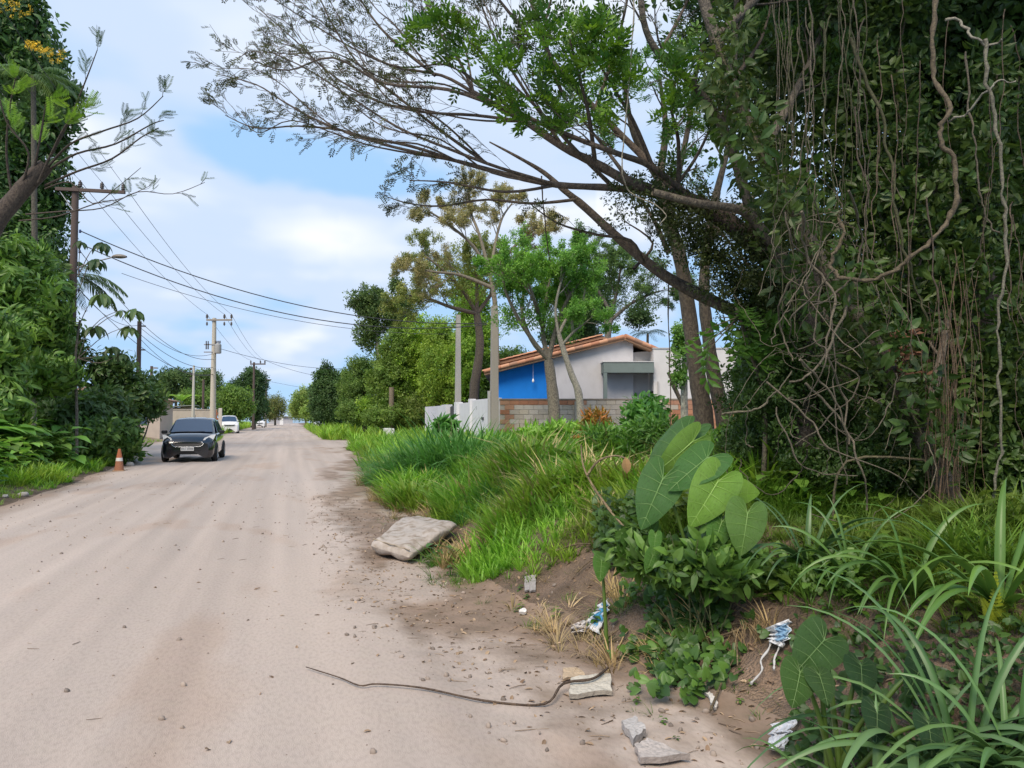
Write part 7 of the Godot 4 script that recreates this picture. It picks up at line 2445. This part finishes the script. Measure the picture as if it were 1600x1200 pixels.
func make_grass() -> void:
	var c := Crop.new()
	var put_tuft := func(c: Crop, lo: float, hi: float, a: Color, b: Color) -> Callable:
		return func(p: Vector3, x: float, f: float) -> void:
			var s := rf(lo, hi) * clampf(0.95 + 1.9 * N1.get_noise_2d(x * 3.2 + 11.0, f * 3.2), 0.5, 1.9)
			c.add(Transform3D(Basis(Vector3.UP, rf(0, TAU)).rotated(Vector3.RIGHT, rf(-0.25, 0.25)).scaled(Vector3(s * 1.15, s, s * 1.15)), p - Vector3(0, 0.02, 0)), patchy(green(a, b, 0.2), x, f))
	# bank grass, middle distance
	var ok_bank := func(x: float, f: float) -> bool:
		var u := x - foot(f)
		if u < 0.1:
			return false
		return N1.get_noise_2d(x * 4.0, f * 4.0) + sm(0.0, 1.0, u) * 0.9 - 0.45 > rf(-0.2, 0.2)
	scatter(9000, 1.4, 6.5, 6.4, 16.0, ok_bank, put_tuft.call(c, 0.22, 0.5, Color(0.07, 0.17, 0.015), Color(0.16, 0.29, 0.035)))
	scatter(6500, 1.6, 9.0, 15.0, 44.0, ok_bank, put_tuft.call(c, 0.3, 0.7, Color(0.08, 0.18, 0.016), Color(0.17, 0.30, 0.04)))
	turf("grass", "bright green grass covering the bank between road and house wall", c, L.tuft, M.grass)
	# tall blue-green grass clump and rank growth
	c = Crop.new()
	for g in [[695, 16.5, 1.9, 320, 1.4], [650, 19.0, 1.3, 170, 1.5], [650, 14.2, 0.8, 120, 0.9], [730, 15.5, 1.4, 180, 1.0], [600, 24.0, 0.9, 160, 1.8], [615, 16.5, 0.7, 150, 1.1], [800, 12.5, 0.75, 110, 0.9], [860, 10.5, 0.6, 90, 0.7], [760, 18.0, 0.9, 110, 1.2], [840, 15.0, 0.8, 110, 1.2], [760, 10.5, 0.55, 80, 0.6]]:
		var mid := px(g[0], 700, g[1])
		for k in g[3]:
			var a := rf(0, TAU)
			var r: float = g[4] * sqrt(rng.randf())
			var p := Vector3(mid.x + cos(a) * r, 0, mid.z + sin(a) * r)
			if p.x < foot(-p.z) + 0.15:
				continue
			var s: float = g[2] * rf(0.7, 1.15) * (1.1 - 0.5 * r / g[4])
			c.add(Transform3D(Basis(Vector3.UP, rf(0, TAU)).scaled(Vector3(s, s, s)), sit(p, -0.03)), green(Color(0.035, 0.11, 0.022), Color(0.09, 0.2, 0.045), 0.2))
	turf("tall_grass", "tall dark green arching grass clump bulging towards the road", c, L.tuft_tall, M.grass)
	# brown dead grass at the lower edge of the clump
	c = Crop.new()
	var ok_foot := func(x: float, f: float) -> bool:
		var u := x - foot(f)
		return u > -0.1 and u < 0.7 and N1.get_noise_2d(x * 5.0 + 9.0, f * 3.0) > -0.05
	scatter(2200, 1.2, 3.6, 4.0, 24.0, ok_foot, put_tuft.call(c, 0.12, 0.34, Color(0.16, 0.12, 0.05), Color(0.28, 0.2, 0.1)))
	scatter(900, 2.4, 7.0, 6.5, 24.0, ok_bank, put_tuft.call(c, 0.3, 0.65, Color(0.2, 0.17, 0.06), Color(0.3, 0.24, 0.11)))
	turf("dry_grass", "brown dry grass along the foot of the bank", c, L.tuft_fine, M.dry)
	# verge beyond the driveway and the far verges
	c = Crop.new()
	var ok_far := func(x: float, f: float) -> bool: return x > foot(f) - 0.2
	scatter(5200, 1.6, 14.0, 50.0, 130.0, ok_far, put_tuft.call(c, 0.4, 0.95, Color(0.09, 0.19, 0.015), Color(0.19, 0.31, 0.035)))
	var ok_left := func(x: float, f: float) -> bool: return x < edge_l(f) - 0.05
	scatter(3400, -13.0, -5.0, 66.0, 150.0, ok_left, put_tuft.call(c, 0.4, 0.9, Color(0.1, 0.2, 0.015), Color(0.2, 0.32, 0.03)))
	turf("far_grass", "yellow green grass on the distant verges", c, L.tuft, M.grass)
	c = Crop.new()
	var ok_l2 := func(x: float, f: float) -> bool: return x < edge_l(f) - 0.2 and N1.get_noise_2d(x * 3.0, f * 3.0) > -0.2
	scatter(7500, -11.0, -4.9, 9.0, 31.0, ok_l2, put_tuft.call(c, 0.14, 0.38, Color(0.06, 0.15, 0.015), Color(0.16, 0.28, 0.03)))
	var ok_l3 := func(x: float, f: float) -> bool: return x < edge_l(f) - 0.1 and N1.get_noise_2d(x * 2.0, f * 2.0) > 0.0
	scatter(1200, -13.0, -6.5, 34.0, 66.0, ok_l3, put_tuft.call(c, 0.3, 0.6, Color(0.09, 0.19, 0.015), Color(0.18, 0.3, 0.03)))
	turf("verge_grass", "short green grass on the verge under the trees by the cone", c, L.tuft, M.grass)
	# broad-leaved weeds below the trees on the far verge
	c = Crop.new()
	var ok_l4 := func(x: float, f: float) -> bool: return x < edge_l(f) - 1.1 + rf(-0.4, 0.2)
	scatter(1500, -12.0, -5.6, 14.0, 30.0, ok_l4, put_tuft.call(c, 0.4, 0.9, Color(0.045, 0.12, 0.02), Color(0.12, 0.24, 0.04)))
	turf("verge_weeds", "broad leaved weeds below the trees by the cone", c, L.weed, M.leaf, "weeds")
	# near bank: soft bright grass at the top edge
	leaf_gain = 1.05
	c = Crop.new()
	var ok_top := func(x: float, f: float) -> bool:
		var u := x - foot(f)
		return u > 0.95 + 0.5 * N1.get_noise_2d(x * 5.0, f * 5.0) and u < 4.5
	scatter(6500, 2.4, 6.8, 2.2, 7.6, ok_top, put_tuft.call(c, 0.10, 0.30, Color(0.07, 0.16, 0.018), Color(0.17, 0.3, 0.04)))
	turf("bank_top_grass", "soft bright grass along the top of the near bank", c, L.tuft_fine, M.grass)
	c = Crop.new()
	scatter(1700, 2.3, 7.5, 2.2, 17.0, ok_top, put_tuft.call(c, 0.10, 0.22, Color(0.05, 0.13, 0.016), Color(0.15, 0.28, 0.04)))
	scatter(900, 2.8, 7.2, 7.5, 20.0, ok_bank, put_tuft.call(c, 0.14, 0.3, Color(0.07, 0.16, 0.02), Color(0.16, 0.28, 0.04)))
	turf("bank_weeds", "leafy green weeds on top of the near bank", c, L.weed, M.leaf, "weeds")
	c = Crop.new()
	var ok_soil := func(x: float, f: float) -> bool:
		var u := x - foot(f)
		return u > -0.35 and u < 1.6 and N1.get_noise_2d(x * 7.0 + 3.0, f * 7.0) > 0.02
	scatter(1500, 1.3, 4.4, 2.4, 12.0, ok_soil, put_tuft.call(c, 0.06, 0.2, Color(0.06, 0.15, 0.02), Color(0.15, 0.27, 0.04)))
	turf("bank_seedlings", "sparse green grass tufts sprouting from the bare earth of the bank", c, L.tuft_fine, M.grass)
	c = Crop.new()
	scatter(420, 1.5, 4.6, 2.4, 11.0, ok_soil, put_tuft.call(c, 0.06, 0.15, Color(0.05, 0.13, 0.02), Color(0.13, 0.25, 0.04)))
	turf("bank_sprouts", "small broad leaved sprouts on the bare earth of the bank", c, L.weed, M.leaf, "weeds")
	# creeping heart-leaved vine spilling down the bank below the elephant ears
	c = Crop.new()
	for k in 2000:
		var gx := 1070 + (rf(-1, 1) + rf(-1, 1)) * 68.0
		var gy := rf(870, 1105)
		gx += (gy - 960) * -0.06 + 30.0 * N1.get_noise_1d(gy * 0.3)
		if absf(gx - 1070) * 0.006 + maxf(gy - 1040, 0.0) * 0.006 > 0.42 + 0.9 * N2.get_noise_2d(gx * 0.22, gy * 0.22):
			continue
		var p := ground_at(gx, gy)
		var s := rf(0.035, 0.085)
		var tow := (look.z * 0.7 + Vector3(0, 0.9, 0) + rv() * 0.5).normalized()
		c.add(Transform3D(basis_to(tow, rv().normalized()).scaled_local(Vector3.ONE * s), p + Vector3(0, rf(0.0, 0.12), 0)), green(Color(0.03, 0.08, 0.018), Color(0.12, 0.24, 0.04), 0.15))
	for k in 700:
		var p := ground_at(rf(1100, 1340), rf(880, 935) + rf(-10, 10))
		var tow := (look.z * 0.6 + Vector3(0, 0.9, 0) + rv() * 0.5).normalized()
		c.add(Transform3D(basis_to(tow, rv().normalized()).scaled_local(Vector3.ONE * rf(0.03, 0.07)), p + Vector3(0, rf(0.0, 0.1), 0)), green(Color(0.06, 0.14, 0.018), Color(0.16, 0.3, 0.05), 0.15))
	for k in 900:
		var p := ground_at(rf(1230, 1640), rf(1000, 1230))
		var tow := (look.z * 0.6 + Vector3(0, 0.9, 0) + rv() * 0.5).normalized()
		c.add(Transform3D(basis_to(tow, rv().normalized()).scaled_local(Vector3.ONE * rf(0.03, 0.06)), p + Vector3(0, rf(0.0, 0.12), 0)), green(Color(0.025, 0.065, 0.018), Color(0.08, 0.16, 0.035), 0.15))
	for k in 620:
		# heart leaves climbing round the stalks of the elephant ears
		var gx := 1095 + (rf(-1, 1) + rf(-1, 1)) * 55.0
		var p := ground_at(gx, rf(880, 930)) + Vector3(0, absf(rf(-1, 1)) * 0.30 * maxf(0.25, 1.0 - absf(gx - 1095) / 130.0), 0)
		var tow := (look.z * 0.7 + Vector3(0, 0.8, 0) + rv() * 0.5).normalized()
		c.add(Transform3D(basis_to(tow, rv().normalized()).scaled_local(Vector3.ONE * rf(0.035, 0.08)), p), green(Color(0.03, 0.08, 0.018), Color(0.13, 0.26, 0.04), 0.15))
	for k in 420:
		var p := ground_at(rf(930, 1010), rf(800, 900))
		var tow := (look.z * 0.6 + Vector3(0, 0.9, 0) + rv() * 0.5).normalized()
		c.add(Transform3D(basis_to(tow, rv().normalized()).scaled_local(Vector3.ONE * rf(0.04, 0.09)), p + Vector3(0, rf(0.0, 0.25), 0)), green(Color(0.025, 0.065, 0.018), Color(0.08, 0.16, 0.035), 0.15))
	turf("creeping_vine", "heart leaved creeping vine spilling down the near bank", c, L.heart, M.leaf, "creeper")

func make_litter() -> void:
	# pebbles on road and shoulder
	var c := Crop.new()
	var put := func(p: Vector3, x: float, f: float) -> void:
		var s := 0.004 + 0.018 * pow(rng.randf(), 5.0)
		c.add(Transform3D(Basis.from_euler(rv() * 3.0).scaled(Vector3.ONE * s), p + Vector3(0, s * 0.25, 0)), green(Color(0.16, 0.13, 0.11), Color(0.36, 0.29, 0.24), 0.2))
	scatter(1500, -5.0, 1.2, 2.2, 24.0, func(x: float, f: float) -> bool: return N2.get_noise_2d(x * 4.0, f * 2.0) > 0.05, put)
	scatter(2300, 0.3, 3.0, 2.2, 16.0, func(x: float, f: float) -> bool: return x > edge_r(f) - 0.2 and x < foot(f) + 0.5, put)
	scatter(700, -6.0, -4.4, 8.0, 26.0, func(x: float, f: float) -> bool: return absf(x - edge_l(f)) < 0.5, put)
	turf("gravel", "scattered pebbles on the sandy road and its shoulder", c, L.stone, M.vplain, "gravel")
	# leaf litter
	c = Crop.new()
	var leafp := func(p: Vector3, x: float, f: float) -> void:
		var s := rf(0.02, 0.06)
		c.add(Transform3D(Basis.from_euler(Vector3(rf(-0.4, 0.4), rf(0, TAU), rf(-0.4, 0.4))).scaled(Vector3.ONE * s), p + Vector3(0, 0.004, 0)), green(Color(0.15, 0.09, 0.055), Color(0.4, 0.29, 0.19), 0.2))
	scatter(2600, 0.4, 3.4, 2.4, 13.0, func(x: float, f: float) -> bool: return x > edge_r(f) - 0.1 + rf(0, 0.5) and x < foot(f) + 0.9, leafp)
	scatter(420, -5.0, 1.0, 2.5, 20.0, func(x: float, f: float) -> bool: return N2.get_noise_2d(x * 3.0, f * 1.5) > 0.12, leafp)
	turf("leaf_litter", "dry leaf litter on the road shoulder", c, L.fallen, M.dry, "leaves")
	# bits of twig
	c = Crop.new()
	var tb := MB.new()
	tb.tube(PackedVector3Array([Vector3(-0.5, 0.02, 0), Vector3(-0.1, 0.05, 0.06), Vector3(0.5, 0.02, -0.03)]), PackedFloat32Array([0.03, 0.035, 0.02]), 4)
	var tm := tb.mesh()
	var twigp := func(p: Vector3, x: float, f: float) -> void:
		var s := rf(0.03, 0.13)
		c.add(Transform3D(Basis(Vector3.UP, rf(0, TAU)).scaled(Vector3(s, s * 0.6, s * 0.6)), p + Vector3(0, 0.003, 0)), green(Color(0.13, 0.09, 0.065), Color(0.3, 0.22, 0.15), 0.2))
	scatter(600, 0.3, 3.2, 2.4, 13.0, func(x: float, f: float) -> bool: return x > edge_r(f) - 0.1 and x < foot(f) + 0.9, twigp)
	scatter(330, -5.0, 1.0, 2.4, 22.0, func(x: float, f: float) -> bool: return N2.get_noise_2d(x * 3.0, f * 1.5 + 20.0) > 0.1, twigp)
	turf("twig_litter", "small broken twigs scattered on the road and shoulder", c, tm, M.vplain, "twigs")
